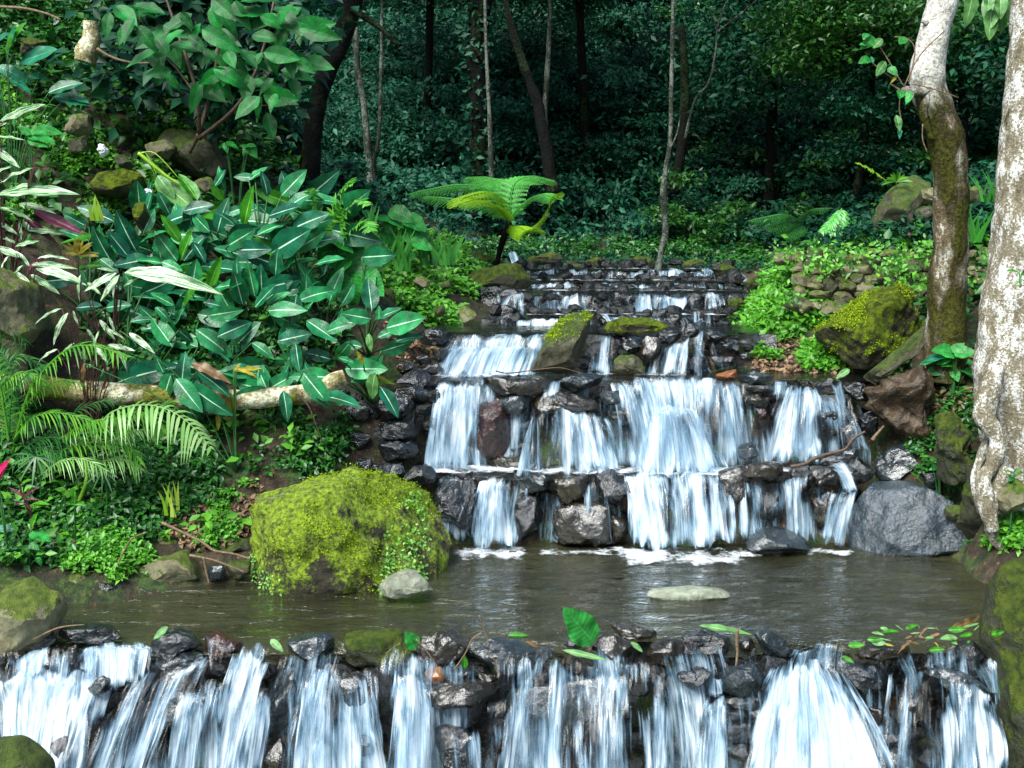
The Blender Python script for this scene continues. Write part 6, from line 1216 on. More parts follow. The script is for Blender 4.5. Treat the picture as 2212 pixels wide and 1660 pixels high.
leafy('leafy_sprig', 'plant', 'light green sprig at the right edge on the far trunk', (2190, 200), 5.9, [(2180, 110, 2100, 90, 'dieffgreen'), (2190, 160, 2150, 190, 'dieffgreen'), (2190, 130, 2250, 80, 'dieffgreen'), (2180, 150, 2230, 170, 'dieffgreen')], zone='R1', ground=False)
leafy('leafy_sprig', 'plant', 'bright sprig beside the angular grey stone', (1680, 1420), 6.7, [(1660, 1340, 1600, 1280, 'dieffgreen'), (1660, 1330, 1700, 1290, 'dieffpale'), (1670, 1360, 1730, 1370, 'dieffgreen'), (1650, 1360, 1600, 1370, 'taro'), (1670, 1390, 1700, 1440, 'taro'), (1600, 1290, 1540, 1290, 'dieffgreen'), (1520, 1420, 1480, 1390, 'dieffgreen')], zone='R1')
leafy('leafy_sprig', 'plant', 'bright sprig at the roots of the far right trunk', (2140, 1440), 6.0, [(2150, 1400, 2080, 1380, 'dieffgreen'), (2150, 1400, 2200, 1370, 'dieffgreen'), (2150, 1410, 2210, 1420, 'dieffgreen'), (2140, 1420, 2110, 1450, 'taro')], zone='R1')
leafy('leafy_sprig', 'plant', 'cluster of leaves low at the right beside the pool', (2120, 180), 6.1, [(2100, 120, 2020, 90, 'dieffgreen'), (2110, 110, 2150, 70, 'dieffgreen'), (2130, 120, 2200, 90, 'dieffgreen'), (2120, 140, 2200, 160, 'taro'), (2090, 150, 2030, 170, 'taro')], zone='R2')
leafy('leaf_on_bank', 'fallen leaf', 'pale green fallen leaf at the foot of the herb slope', (1050, 770), 7.3, [(1090, 730, 1010, 775, 'dieffpale')], zone='R1', stem=False, ground=False)
leafy('drooping_yellow_leaves', 'plant', 'yellow finger-like drooping shoots right of the centre of the clump', (1500, 800), 6.6, [(1510, 740, 1680, 715, 'yellowleaf'), (1520, 730, 1655, 750, 'yellowleaf'), (1500, 740, 1545, 690, 'yellowleaf'), (1230, 690, 1460, 760, 'brownleaf'), (1480, 880, 1490, 1070, 'yellowleaf'), (1400, 1000, 1410, 1120, 'yellowleaf'), (540, 690, 530, 800, 'brownleaf'), (770, 480, 770, 560, 'brownleaf')], zone='L1')
# hanging leaves top right
leafy('hanging_leaves', 'branch', 'long narrow hanging leaves at the top right between the trunks', (2030, -100), 6.6, [(u, v, u + dx, v + L, 'strom' if False else 'dieffpale') for u, v, dx, L in [(2020, -60, -20, 240), (2060, -50, 10, 160), (2075, -60, 20, 250), (1990, -60, -10, 130), (1880, -70, -10, 230), (2140, -60, 5, 120), (2000, 60, -10, 200), (1880, 0, 15, 90)]], zone='R0', ground=False, stem=False)
# ------------------------------------------------------------------ trees
def trunk_mesh(zone, pts, Y, mat, dY=0.0, n=16, noise=.18, seed=0, mm=8):
    q = Z(zone, *[(a, b) for a, b, c in pts]); k = .336 if zone != 'P' else 1
    path = spline([at(u, v, Y + dY * i / (len(q) - 1)) for i, (u, v) in enumerate(q)], mm)
    rad = np.interp(np.linspace(0, len(pts) - 1, len(path)), range(len(pts)), [c * k * .5 * Y / F for a, b, c in pts])
    V, Fs = tube(path, list(rad), n, True, noise, seed); return V, Fs
def leafcloud(pts, nrm, size, seed=0, aspect=.42, jitter=.6):
    r_ = np.random.RandomState(seed); n = len(pts); D = r_.normal(size=(n, 3)); D[:, 2] -= .15; D /= np.linalg.norm(D, axis=1)[:, None]
    N = nrm + r_.normal(size=(n, 3)) * jitter; N /= np.linalg.norm(N, axis=1)[:, None]; D = D - N * (D * N).sum(1)[:, None]; D /= np.linalg.norm(D, axis=1)[:, None] + 1e-9
    S = np.cross(N, D); L = (size * r_.uniform(.6, 1.3, n))[:, None]; w = L * aspect
    V = np.stack([pts, pts + D * L * .45 + S * w * .5 + N * L * .06, pts + D * L - N * L * .12, pts + D * L * .45 - S * w * .5 + N * L * .06], 1).reshape(-1, 3)
    i = np.arange(n)[:, None] * 4; Fc = np.concatenate([i + np.array([[0, 1, 2]]), i + np.array([[0, 2, 3]])], 1).reshape(-1, 3)
    return V, Fc, np.repeat(r_.random(n), 4)
def crown_mesh(R, n, size, mat, seed, clumps=40, cs=.28):
    r_ = np.random.RandomState(seed); C = r_.normal(size=(clumps, 3)); C /= np.linalg.norm(C, axis=1)[:, None]; C *= r_.uniform(.35, 1, clumps)[:, None] ** .6; k = r_.randint(0, clumps, n)
    off = r_.normal(size=(n, 3)) * cs * np.array([1, 1, .45]); P = (C[k] + off) * np.array(R); Nn = off * np.array([1, 1, 2]) + np.array([0, -.15, .9]); Nn /= np.linalg.norm(Nn, axis=1)[:, None]
    V, Fc, rnd = leafcloud(P, Nn, np.full(n, size), seed, .5); cl = r_.random(clumps)[k]; rnd = np.clip(np.repeat(cl, 4) * .65 + rnd * .35, 0, 1)
    me = mesh('crown', V, Fc, mat, False); attr(me, 'rnd', rnd); return me
V, Fc, rnd = leafcloud(SHP[0], np.tile([0, -.6, .7], (len(SHP[0]), 1)), np.full(len(SHP[0]), .15), 8, .5, .4); me = mesh('foliage', V, Fc, M['forest'], False); attr(me, 'rnd', rnd); o = child('foliage', me, sh); o['kind'] = 'stuff'
# right trees
t1 = empty('tree', at(2045, 760, 7.2)); tag(t1, 'pale lichen-barked tree with a kinked trunk, left of the two at right', 'tree')
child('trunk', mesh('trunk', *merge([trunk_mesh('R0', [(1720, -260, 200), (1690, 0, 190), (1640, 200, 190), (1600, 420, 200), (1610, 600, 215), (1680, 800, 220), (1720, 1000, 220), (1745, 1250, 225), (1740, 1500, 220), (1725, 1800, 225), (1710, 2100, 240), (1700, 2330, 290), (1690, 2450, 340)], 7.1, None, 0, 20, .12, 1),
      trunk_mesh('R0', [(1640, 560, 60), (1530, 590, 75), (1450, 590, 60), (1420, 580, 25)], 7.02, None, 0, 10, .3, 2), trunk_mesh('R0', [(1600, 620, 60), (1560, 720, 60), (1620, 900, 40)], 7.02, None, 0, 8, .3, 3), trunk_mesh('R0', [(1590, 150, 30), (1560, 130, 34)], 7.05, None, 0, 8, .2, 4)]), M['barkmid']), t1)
ep = empty('epiphyte', at(1966, 195, 6.95)); tag(ep, 'twiggy epiphyte with a few pale leaves perched on the kinked trunk', 'plant')
items = []
for pts in ([(1440, 560), (1380, 460), (1290, 310), (1250, 260), (1190, 240)], [(1400, 520), (1300, 460), (1210, 380)], [(1470, 540), (1510, 330), (1460, 250), (1380, 240)], [(1500, 540), (1650, 580), (1790, 630)], [(1420, 590), (1410, 700), (1430, 800)], [(1440, 560), (1540, 360), (1700, 200)], [(1560, 800), (1560, 900), (1590, 980)], [(1420, 580), (1350, 540), (1440, 600)]):
    items.append((spline([at(*q, 6.9) for q in Z('R0', *pts)], 4), .004, 5, 0))
for it in items: child('twig', tubes_mesh('twig', [it], M['twig']), ep)
for q in [(1300, 250, 1240, 310, 'dieffpale'), (1320, 395, 1260, 490, 'dieffpale'), (1210, 380, 1155, 395, 'taro'), (1190, 290, 1170, 270, 'taro'), (1240, 250, 1180, 300, 'taro'), (1230, 365, 1245, 400, 'bluegreen'), (1400, 480, 1370, 520, 'yellowleaf'), (1390, 740, 1420, 840, 'dieffpale'), (1410, 820, 1420, 880, 'bluegreen'), (1440, 250, 1410, 285, 'taro'), (1420, 590, 1410, 635, 'taro'), (1480, 600, 1460, 650, 'taro'), (1350, 440, 1400, 480, 'taro'), (1200, 220, 1180, 245, 'taro')]:
    (bu, bv), (tu, tv) = Z('R0', (q[0], q[1]), (q[2], q[3])); leaf_obj(ep, q[4], at(bu, bv, 6.88), at(tu, tv, 6.84), rng.uniform(-.4, .4), face=.9)
t2 = empty('tree', at(2170, 1130, 6.2)); tag(t2, 'thick pale white-lichened tree at the right edge with exposed roots', 'tree')
child('trunk', mesh('trunk', *merge([trunk_mesh('R0', [(2330, -300, 300), (2300, 0, 300), (2270, 400, 300), (2240, 800, 310), (2210, 1100, 320), (2190, 1400, 330), (2170, 1659, 350), (2150, 2000, 400), (2140, 2250, 470), (2160, 2500, 520), (2200, 2750, 520), (2230, 3000, 480), (2250, 3300, 520)], 6.3, None, 0, 24, .12, 11),
      trunk_mesh('R0', [(2030, 2350, 110), (1980, 2560, 150), (1970, 2700, 130), (2040, 2830, 110), (2010, 3000, 90), (1960, 3100, 110), (1990, 3300, 130), (2010, 3420, 60)], 6.1, None, -.1, 12, .3, 12),
      trunk_mesh('R0', [(2010, 2780, 60), (1930, 2950, 60), (1900, 3100, 60), (1930, 3300, 40)], 6.15, None, 0, 8, .3, 13), trunk_mesh('R0', [(2100, 3000, 90), (2020, 3200, 90), (2000, 3400, 90), (2080, 3550, 40)], 6.05, None, 0, 10, .3, 14)]), M['barkpale']), t2)
# root mass, stump and soil mounds on the right
rock('R1', [(1220, 860), (1300, 870), (1450, 770), (1550, 700), (1620, 900), (1690, 1050), (1640, 1170), (1540, 1200), (1400, 1100), (1290, 1040), (1215, 970)], 6.95, 'wetbrown', 'decaying brown stump below the leaning slab', name='tree_stump', depth=.2, sub=5, rough=1.8)
o = ROCKS[-1]; o['category'] = 'stump'; o.data.materials[0] = M['wood']
rock('R1', [(1655, 1060), (1740, 1010), (1835, 1060), (1840, 1300), (1820, 1450), (1700, 1460), (1660, 1200)], 6.5, 'mossdark', 'knobbly mossy root mound left of the far right trunk', name='boulder', sub=5, rough=1.6)
rock('P', [(2110, 1000), (2250, 980), (2330, 1100), (2330, 1230), (2120, 1200), (2080, 1130)], 6.35, 'mossdark', 'mossy rock under the roots of the far right trunk', name='boulder', sub=5, rough=1.3, depth=.2)
rock('R1', [(2010, 1450), (2120, 1420), (2230, 1480), (2240, 1640), (2080, 1659), (2000, 1590)], 6.02, 'tan', 'tan mossy stone between the roots at the right edge')
rock('R1', [(1700, 1620), (1780, 1600), (1840, 1650), (1800, 1700), (1710, 1690)], 6.5, 'tanwet', 'small tan stone right of the big blue-grey boulder')
rock('R1', [(1560, 1400), (1650, 1380), (1690, 1480), (1640, 1530), (1570, 1500)], 6.75, 'wet', 'dark stone at the shoulder of the big blue-grey boulder')
stw = empty('tree_stump', at(192, 105, 8.3)); tag(stw, 'short pale cut stump near the top left corner', 'stump')
child('trunk', mesh('trunk', *trunk_mesh('L0', [(575, 140, 100), (575, 200, 110), (580, 260, 130), (560, 320, 160), (540, 400, 150)], 8.3, None, 0, 14, .3, 5), M['log']), stw)
# log
lg = empty('fallen_log', at(400, 860, 6.6)); tag(lg, 'pale mossy log lying across the left bank', 'log')
child('trunk', mesh('trunk', *trunk_mesh('P', [(-60, 820, 52), (60, 832, 52), (160, 845, 50), (330, 856, 48), (480, 864, 46), (600, 858, 44), (690, 845, 42), (720, 825, 40), (745, 815, 34)], 6.62, None, .15, 18, .08, 6), M['log']), lg)
# background trees --------------------------------------------------------
TRK = []
def bgtree(label, pts, Y, mat, crowns, lean=0.0, name='tree', extra=()):
    hb_ = hit(pts[-1][0], pts[-1][1], 8, 30)
    if hb_ is not None: Y = min(Y, hb_.y + .1)
    TRK.append((pts, Y))
    u, v = pts[-1][0], pts[-1][1]; root = empty(name, at(u, v, Y)); tag(root, label, 'tree', None)
    child('trunk', mesh('trunk', *merge([trunk_mesh('P', pts, Y, None, lean, 12, .2, int(u))] + [trunk_mesh('P', e, Y - .1, None, 0, 7, .2, 3) for e in extra]), M[mat]), root)
    if 'creeper' in label:
        mid = spline([at(u_, v_, Y) for u_, v_, w_ in pts], 8); q_ = np.array([p[:] for p in mid]); rc = np.random.RandomState(3); q_ = np.repeat(q_, 26, 0); aa = rc.uniform(0, math.tau, len(q_)); rr = rc.uniform(.06, .24, len(q_)); q_ = q_ + np.stack([np.cos(aa) * rr, np.sin(aa) * rr, rc.uniform(-.12, .12, len(q_))], 1)
        V, Fc, rnd = leafcloud(q_, np.tile([0, -.6, .6], (len(q_), 1)), np.full(len(q_), .11), 4, .55, .6); cm = mesh('creeper', V, Fc, M['forest'], False); attr(cm, 'rnd', rnd); child('creeper', cm, root)
    for (cu, cv, dY, sc_, me) in crowns:
        cv = cv - 330 if 600 < cu < 1640 else cv; sc_ = sc_ * .7
        o = child('crown', me, root, Matrix.Translation(at(cu, cv, Y + dY)) @ Matrix.Rotation(rng.uniform(0, 6), 4, 'Z') @ Matrix.Scale(sc_, 4))
    return root
CRW = [crown_mesh((1.6, 1.6, 1.0), 5200, .15, M['forestyel'], 1), crown_mesh((1.7, 1.7, 1.1), 5200, .14, M['forest'], 2), crown_mesh((1.6, 1.6, 1.0), 5200, .15, M['forestblue'], 3), crown_mesh((1.5, 1.5, 1.2), 4200, .13, M['forest'], 4, 30, .22)]
bgtree('dark leaning tree behind the overhanging shrub', [(770, -120, 46), (760, 0, 44), (735, 90, 42), (700, 170, 40), (680, 260, 40), (668, 370, 44), (660, 430, 46)], 12.5, 'barkdark', [(400, -250, 0, .9, CRW[1])], 0, extra=[[(760, 20, 16), (820, 60, 12), (860, 100, 8)]])
bgtree('slender brown tree with a pale base left of centre', [(768, 60, 12), (772, 150, 14), (785, 220, 14), (795, 320, 16), (802, 420, 18)], 14.5, 'barkgrey', [(830, 70, 1, .9, CRW[2]), (740, -40, 0, .8, CRW[0])])
bgtree('very thin tree just right of the slender brown one', [(826, -60, 6), (824, 100, 7), (822, 200, 7), (818, 300, 8), (808, 350, 9), (806, 430, 9)], 15, 'barkgrey', [(880, 150, 1.5, .9, CRW[0])])
bgtree('thick dark creeper-clad tree in the centre', [(1035, -100, 62), (1038, 0, 50), (1030, 120, 42), (1035, 260, 38), (1030, 400, 38), (1030, 470, 44)], 15, 'barkdark', [(1060, -80, 0, 1.1, CRW[1]), (1100, 60, .5, .6, CRW[3])])
bgtree('thin pale tree right beside the thick dark one', [(1046, -60, 7), (1050, 100, 8), (1058, 260, 10), (1060, 330, 12), (1063, 400, 12)], 14.3, 'barkgrey', [(1030, 40, .5, .5, CRW[3])])
bgtree('dark tree leaning right behind the tree fern', [(1080, -60, 12), (1098, 30, 14), (1120, 110, 16), (1145, 180, 20), (1165, 240, 24), (1180, 320, 28), (1195, 420, 30)], 14, 'barkdark', [(1090, 20, .6, .7, CRW[1])])
bgtree('tall thin pale tree between the dark leaning one and the centre right', [(1190, -60, 10), (1187, 60, 10), (1182, 160, 12), (1178, 250, 10), (1192, 380, 8)], 15.5, 'barkgrey', [(1200, -60, .5, .8, CRW[2])])
bgtree('slim pale sinuous tree standing right of centre', [(1455, -60, 8), (1453, 60, 8), (1450, 200, 9), (1448, 300, 10), (1438, 370, 11), (1433, 430, 14), (1438, 500, 15), (1425, 560, 14), (1418, 620, 16)], 12.3, 'barkgrey', [(1440, -140, 0, .8, CRW[3])], extra=[[(1448, 320, 4), (1462, 290, 4), (1470, 250, 3)], [(1434, 430, 7), (1425, 424, 6)]])
bgtree('dark tree behind the slim pale sinuous one', [(1470, 60, 20), (1480, 200, 20), (1470, 330, 22), (1455, 420, 24)], 15.5, 'barkdark', [(1500, 0, .5, .9, CRW[1])])
bgtree('bare twisting brown sapling right of the slim pale tree', [(1570, 0, 3), (1550, 60, 4), (1545, 120, 4.5), (1530, 180, 5), (1500, 220, 5), (1480, 300, 6)], 13.3, 'barkgrey', [(1570, -60, .5, .4, CRW[3])], extra=[[(1549, 70, 5), (1600, 30, 4), (1635, 0, 3)], [(1548, 60, 4), (1530, 20, 3)]])
bgtree('yellow-green leafy tree in front of the wood left of the kinked trunk', [(1900, 20, 14), (1880, 200, 14), (1850, 420, 18)], 13.5, 'barkdark', [(1800, 70, 0, .75, CRW[0]), (1880, 20, -.3, .7, CRW[0]), (1850, 250, .3, .8, CRW[3])])
bgtree('dark bushy tree behind the kinked trunk', [(2090, 0, 20), (2080, 300, 24), (2080, 430, 28)], 14, 'barkdark', [(2060, 60, 0, .9, CRW[0]), (2150, 150, .3, 1, CRW[1])])
bgtree('dense dark tree in the middle of the right-hand wood', [(1680, -40, 18), (1670, 200, 20), (1660, 450, 26)], 16, 'barkdark', [(1650, 120, 0, 1.1, CRW[1]), (1700, -20, -.4, 1, CRW[1]), (1600, 230, .5, .9, CRW[3])])
bgtree('hazy blue-green tree behind the slender brown one', [(930, -40, 16), (925, 200, 18), (920, 400, 24)], 18, 'barkdark', [(900, 80, 0, 1.2, CRW[2]), (820, 200, .3, 1.0, CRW[2]), (960, 220, 0, 1.0, CRW[0])])
bgtree('blue-green tree above the tree fern', [(1250, -20, 16), (1260, 200, 18), (1270, 400, 24)], 18, 'barkdark', [(1250, 90, 0, 1.2, CRW[2]), (1330, 210, .3, 1.0, CRW[1]), (1200, 260, .2, 1, CRW[2])])
# bushes on the slope
BUSH = [crown_mesh((.9, .9, .6), 2600, .12, M['forest'], 11, 24, .25), crown_mesh((1.0, .9, .6), 2600, .11, M['forestblue'], 12, 24, .25), crown_mesh((.8, .8, .5), 2200, .11, M['forestyel'], 13, 20, .25)]
r = random.Random(31); rs = np.random.RandomState(31); MASS = {0: [], 1: [], 2: []}
for u in range(560, 2240, 50):
    for v in range(545, -40, -48):
        uu = u + r.uniform(-25, 25); vv = v + r.uniform(-22, 22)
        if uu < 640 and vv > 350: continue
        if (uu > 1650 and vv > 500) or (900 < uu < 1620 and vv > 520) or (uu < 1000 and vv > 470): continue
        h_ = hit(uu, vv, 11)
        if h_ is None: continue
        p = EYE + (h_ - EYE) * r.uniform(.93, .98)
        if any(abs(np.interp(vv, [q[1] for q in pts_], [q[0] for q in pts_]) - uu) < 34 and p.y < Y_ + .6 and vv > pts_[0][1] for pts_, Y_ in TRK): continue
        kind = 1 if uu < 1050 else (r.choice([0, 0, 1]) if uu < 1500 else r.choice([0, 0, 2]))
        s_ = r.uniform(.5, 1.0) * h_.y / 17; n_ = int(2400 * s_); cc = rs.normal(size=(9, 3)) * .42 * s_ * np.array([1.2, 1, .8]); kk = rs.randint(0, 9, n_)
        MASS[kind].append(np.array(p) + cc[kk] + rs.normal(size=(n_, 3)) * .2 * s_ * np.array([1, 1, .35]))
for kind, mt, lb in ((0, 'forest', 'mass of dark green bushes on the wooded slope'), (1, 'forestblue', 'mass of blue-green bushes on the left of the wooded slope'), (2, 'forestyel', 'patches of yellower foliage on the right of the wooded slope')):
    P_ = np.concatenate(MASS[kind]); V, Fc, rnd = leafcloud(P_, np.tile([0, -.3, .9], (len(P_), 1)), rs.uniform(.035, .13, len(P_)), 50 + kind, .5, .6); me = mesh('undergrowth', V, Fc, M[mt], False); attr(me, 'rnd', rnd)
    tag(link('undergrowth', me), lb, 'bushes', kind='stuff')
# ------------------------------------------------------------------ ground cover on the banks
def inpoly(u, v, P):
    c = False; j = len(P) - 1
    for i in range(len(P)):
        if (P[i][1] > v) != (P[j][1] > v) and u < (P[j][0] - P[i][0]) * (v - P[i][1]) / (P[j][1] - P[i][1]) + P[i][0]: c = not c
        j = i
    return c
def cover(poly, n, size, mat, seed, label, name='ground_cover', cat='ground cover', per=7, h=.05, y0=4.8, aspect=.55, thr=-.15, flat=.55, y1=14):
    r_ = np.random.RandomState(seed); P = Z('P', *poly); us = [p[0] for p in P]; vs = [p[1] for p in P]; pts = []; tries = 0
    while len(pts) < n and tries < n * 6:
        tries += 1; u = r_.uniform(min(us), max(us)); v = r_.uniform(min(vs), max(vs))
        if not inpoly(u, v, P): continue
        q = hit(u, v, y0, y1)
        if q is None: continue
        if fbm(np.array([[q.x * 4, q.y * 4, q.z * 4]]), seed, 2)[0] < thr: continue
        pts.append((q.x, q.y, gz(q.x, q.y)))
    if not pts: return
    pts = np.array(pts); n = len(pts); C = np.repeat(pts, per, 0); a = r_.uniform(0, math.tau, len(C)); hh = np.repeat(r_.uniform(.2, 1.3, n) * h, per)
    rr = r_.uniform(.1, 1.3, len(C)) * size; C[:, 0] += np.cos(a) * rr; C[:, 1] += np.sin(a) * rr; C[:, 2] += hh + r_.uniform(-.2, .3, len(C)) * h
    V, Fc, rnd = leafcloud(C, np.tile([0, -.45, 1.], (len(C), 1)), np.full(len(C), size), seed, aspect, flat)
    cl = np.repeat(np.repeat(r_.random(n), per), 4); rnd = np.clip(.6 * cl + .4 * rnd, 0, 1)
    me = mesh(name, V, Fc, M[mat], False); attr(me, 'rnd', rnd); tag(link(name, me), label, cat, kind='stuff')
cover([(0, 120), (200, 60), (330, 160), (420, 230), (600, 330), (700, 420), (560, 400), (400, 420), (300, 480), (180, 520), (0, 520)], 1500, .05, 'gc', 1, 'small-leaved herbs covering the upper left bank', per=8, thr=.02)
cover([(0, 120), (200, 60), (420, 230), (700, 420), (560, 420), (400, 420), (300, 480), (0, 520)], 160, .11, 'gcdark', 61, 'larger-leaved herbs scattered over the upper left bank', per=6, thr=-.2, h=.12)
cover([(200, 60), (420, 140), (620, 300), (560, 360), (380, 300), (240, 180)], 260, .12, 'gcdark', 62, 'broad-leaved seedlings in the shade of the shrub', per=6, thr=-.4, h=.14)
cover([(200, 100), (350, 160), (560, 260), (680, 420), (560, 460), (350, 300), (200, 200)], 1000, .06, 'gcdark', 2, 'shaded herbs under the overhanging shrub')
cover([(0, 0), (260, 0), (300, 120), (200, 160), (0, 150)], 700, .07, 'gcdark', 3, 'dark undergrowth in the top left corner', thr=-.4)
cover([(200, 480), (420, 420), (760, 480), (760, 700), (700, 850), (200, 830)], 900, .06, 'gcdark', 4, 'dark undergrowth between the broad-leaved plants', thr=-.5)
cover([(780, 560), (900, 560), (1010, 600), (1040, 680), (1000, 710), (900, 715), (830, 690)], 700, .06, 'gc', 5, 'bright herbs on the bank left of the upper falls', thr=-.05, per=8, h=.07)
cover([(830, 500), (1000, 520), (1050, 600), (900, 600), (800, 560)], 500, .07, 'gc', 55, 'leafy herbs below the heart-leaved clump', thr=-.3, h=.08)
cover([(460, 880), (740, 880), (760, 1000), (700, 1060), (560, 1060), (470, 1000)], 230, .042, 'gcdark', 6, 'scattered herbs in the hollow under the log', thr=.1, h=.06)
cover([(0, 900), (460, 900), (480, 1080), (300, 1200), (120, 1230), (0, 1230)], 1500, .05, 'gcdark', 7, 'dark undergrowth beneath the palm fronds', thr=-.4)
cover([(230, 1080), (540, 1070), (560, 1180), (420, 1200), (330, 1250), (160, 1240), (120, 1180)], 700, .032, 'gc', 8, 'bright clover-like herbs on the left shore', thr=.12, h=.04)
cover([(130, 1150), (280, 1190), (300, 1240), (250, 1270), (130, 1240)], 420, .034, 'gc', 9, 'bright light-green herbs above the waterline', thr=-.6, h=.05)
cover([(1680, 530), (1760, 525), (2150, 515), (2200, 540), (1680, 548)], 420, .05, 'gc', 10, 'grassy herbs along the top of the dry stone wall', thr=-.5, h=.05)
cover([(1560, 700), (1690, 545), (1720, 570), (1760, 650), (1880, 680), (1880, 800), (1660, 810), (1580, 730)], 1700, .045, 'gc', 11, 'small herbs on the earth slope below the wall', thr=-.08, h=.05)
cover([(1580, 700), (1690, 555), (1720, 600), (1700, 700), (1640, 730)], 420, .045, 'gc', 12, 'herbs spilling down the end of the wall', thr=-.1)
cover([(1580, 700), (1690, 555), (1760, 640), (1880, 700), (1880, 800), (1660, 810)], 90, .085, 'gc', 63, 'larger-leaved herbs on the earth slope below the wall', per=5, thr=-.1, h=.08)
cover([(460, 880), (740, 880), (700, 1060), (470, 1000)], 26, .08, 'gc', 64, 'larger-leaved seedlings in the hollow under the log', per=5, thr=-.1, h=.08)
cover([(0, 1000), (300, 1100), (540, 1080), (560, 1180), (330, 1250), (0, 1230)], 50, .08, 'gc', 65, 'larger-leaved herbs on the left shore', per=5, thr=-.2, h=.08)
cover([(1880, 500), (2200, 300), (2212, 540), (1900, 550)], 700, .06, 'gcdark', 13, 'undergrowth behind the two pale trunks', thr=-.4)
cover([(2080, 760), (2130, 760), (2140, 1130), (2100, 1200), (1990, 1080), (1900, 830)], 420, .04, 'gcdark', 14, 'herbs and moss around the right-hand roots', thr=-.1)
cover([(2100, 1110), (2212, 1080), (2212, 1200), (2120, 1195)], 350, .045, 'gc', 15, 'bright herbs over the water at the right', thr=-.6)
cover([(350, 1070), (560, 1080), (560, 1180), (420, 1190), (330, 1150)], 900, .04, 'litter', 16, 'pink-brown dead leaves on the left shore', 'leaf_litter', 'leaf litter', per=3, h=.01, thr=-.3)
cover([(800, 680), (1000, 690), (960, 800), (860, 800)], 160, .04, 'litter', 17, 'dead leaves beside the upper falls', 'leaf_litter', 'leaf litter', per=3, h=.01, thr=-.3)
cover([(1560, 690), (1900, 780), (1900, 830), (2000, 900), (1860, 850), (1620, 810)], 350, .045, 'litter', 18, 'dead leaves on the right bank', 'leaf_litter', 'leaf litter', per=3, h=.01, thr=-.2)
cover([(2000, 800), (2140, 760), (2140, 900), (2030, 920)], 200, .05, 'litter', 19, 'dead leaves between the two pale trunks', 'leaf_litter', 'leaf litter', per=3, h=.01, thr=-.3)
cover([(900, 600), (1700, 600), (1600, 560), (1500, 520), (1200, 500), (900, 500)], 1500, .05, 'forest', 20, 'dark creeping plants on the forest floor', per=6, thr=-.3, y1=20, h=.08)
cover([(600, 400), (900, 440), (1250, 440), (2200, 380), (2212, 530), (1700, 560), (1300, 520), (700, 480)], 3600, .065, 'forest', 21, 'shady undergrowth at the foot of the wood', per=6, thr=-.4, y0=9, y1=26, h=.15)
# leaf mass of the far slope: reads as one wood
r_ = np.random.RandomState(9); pts = []
for k in range(14000):
    x = r_.uniform(-14, 16); y = r_.uniform(16, 30); pts.append((x, y, gz(x, y) + abs(r_.normal()) * .5))
pts = np.repeat(np.array(pts), 9, 0); pts += r_.normal(size=pts.shape) * .22
V, Fc, rnd = leafcloud(pts, np.tile([0, -.5, .8], (len(pts), 1)), r_.uniform(.05, .13, len(pts)), 5, .5, .6)
me = mesh('far_wood', V, Fc, M['forest'], False); attr(me, 'rnd', rnd); tag(link('far_wood', me), 'continuous dark foliage of the far wooded slope', 'wood', kind='stuff')

rq = np.random.RandomState(91); C = []
while len(C) < 110:
    u = rq.uniform(1660, 2170); v = rq.uniform(535, 665); k = (665 - v) / 130
    if fbm(np.array([[u / 55, v / 38, 0]]), 5, 2)[0] + (.5 if v < 552 else 0) + (.4 if u < 1720 else 0) < .3: continue
    C.append(tuple(at(u, v, 8.5 - (v - 543) / 18.5 * .072 - rq.uniform(.06, .14))))
C = np.repeat(np.array(C), 9, 0); C += rq.normal(size=C.shape) * np.array([.05, .03, .035]); V, Fc, rnd = leafcloud(C, np.tile([0, -.8, .6], (len(C), 1)), rq.uniform(.025, .06, len(C)), 9, .55, .5); me = mesh('creeper', V, Fc, M['gc'], False); attr(me, 'rnd', rnd); tag(link('creeper', me), 'green creepers and weeds growing over the dry stone wall', 'creeper', kind='stuff')
cover([(1040, 540), (1640, 540), (1650, 585), (1560, 590), (1500, 568), (1200, 566), (1040, 572)], 900, .06, 'gcdark', 92, 'low dark ferns and creepers behind the head of the cascade', per=7, thr=-.6, h=.12, y0=9, y1=20)
# the banks beyond the frame carry the same growth
for sd_, (xa, xb, ya, yb), lb in ((71, (2.9, 8.5, 3.5, 13), 'herbs over the bank to the right of the trees'), (72, (-9, -3.3, 3.5, 12), 'herbs over the bank to the left of the palms')):
    rq = np.random.RandomState(sd_); xy = np.stack([rq.uniform(xa, xb, 2600), rq.uniform(ya, yb, 2600)], 1); xy = xy[[not (2.2 < a < 3.3 and b < 7.5) for a, b in xy]]
    C = np.array([(a, b, gz(a, b)) for a, b in xy]); C = np.repeat(C, 9, 0); C[:, :2] += rq.normal(size=(len(C), 2)) * .07; C[:, 2] += rq.uniform(.0, .16, len(C))
    V, Fc, rnd = leafcloud(C, np.tile([0, -.3, 1.], (len(C), 1)), rq.uniform(.05, .13, len(C)), sd_, .55, .5); me = mesh('ground_cover', V, Fc, M['gcdark'], False); attr(me, 'rnd', rnd); tag(link('ground_cover', me), lb, 'ground cover', kind='stuff')

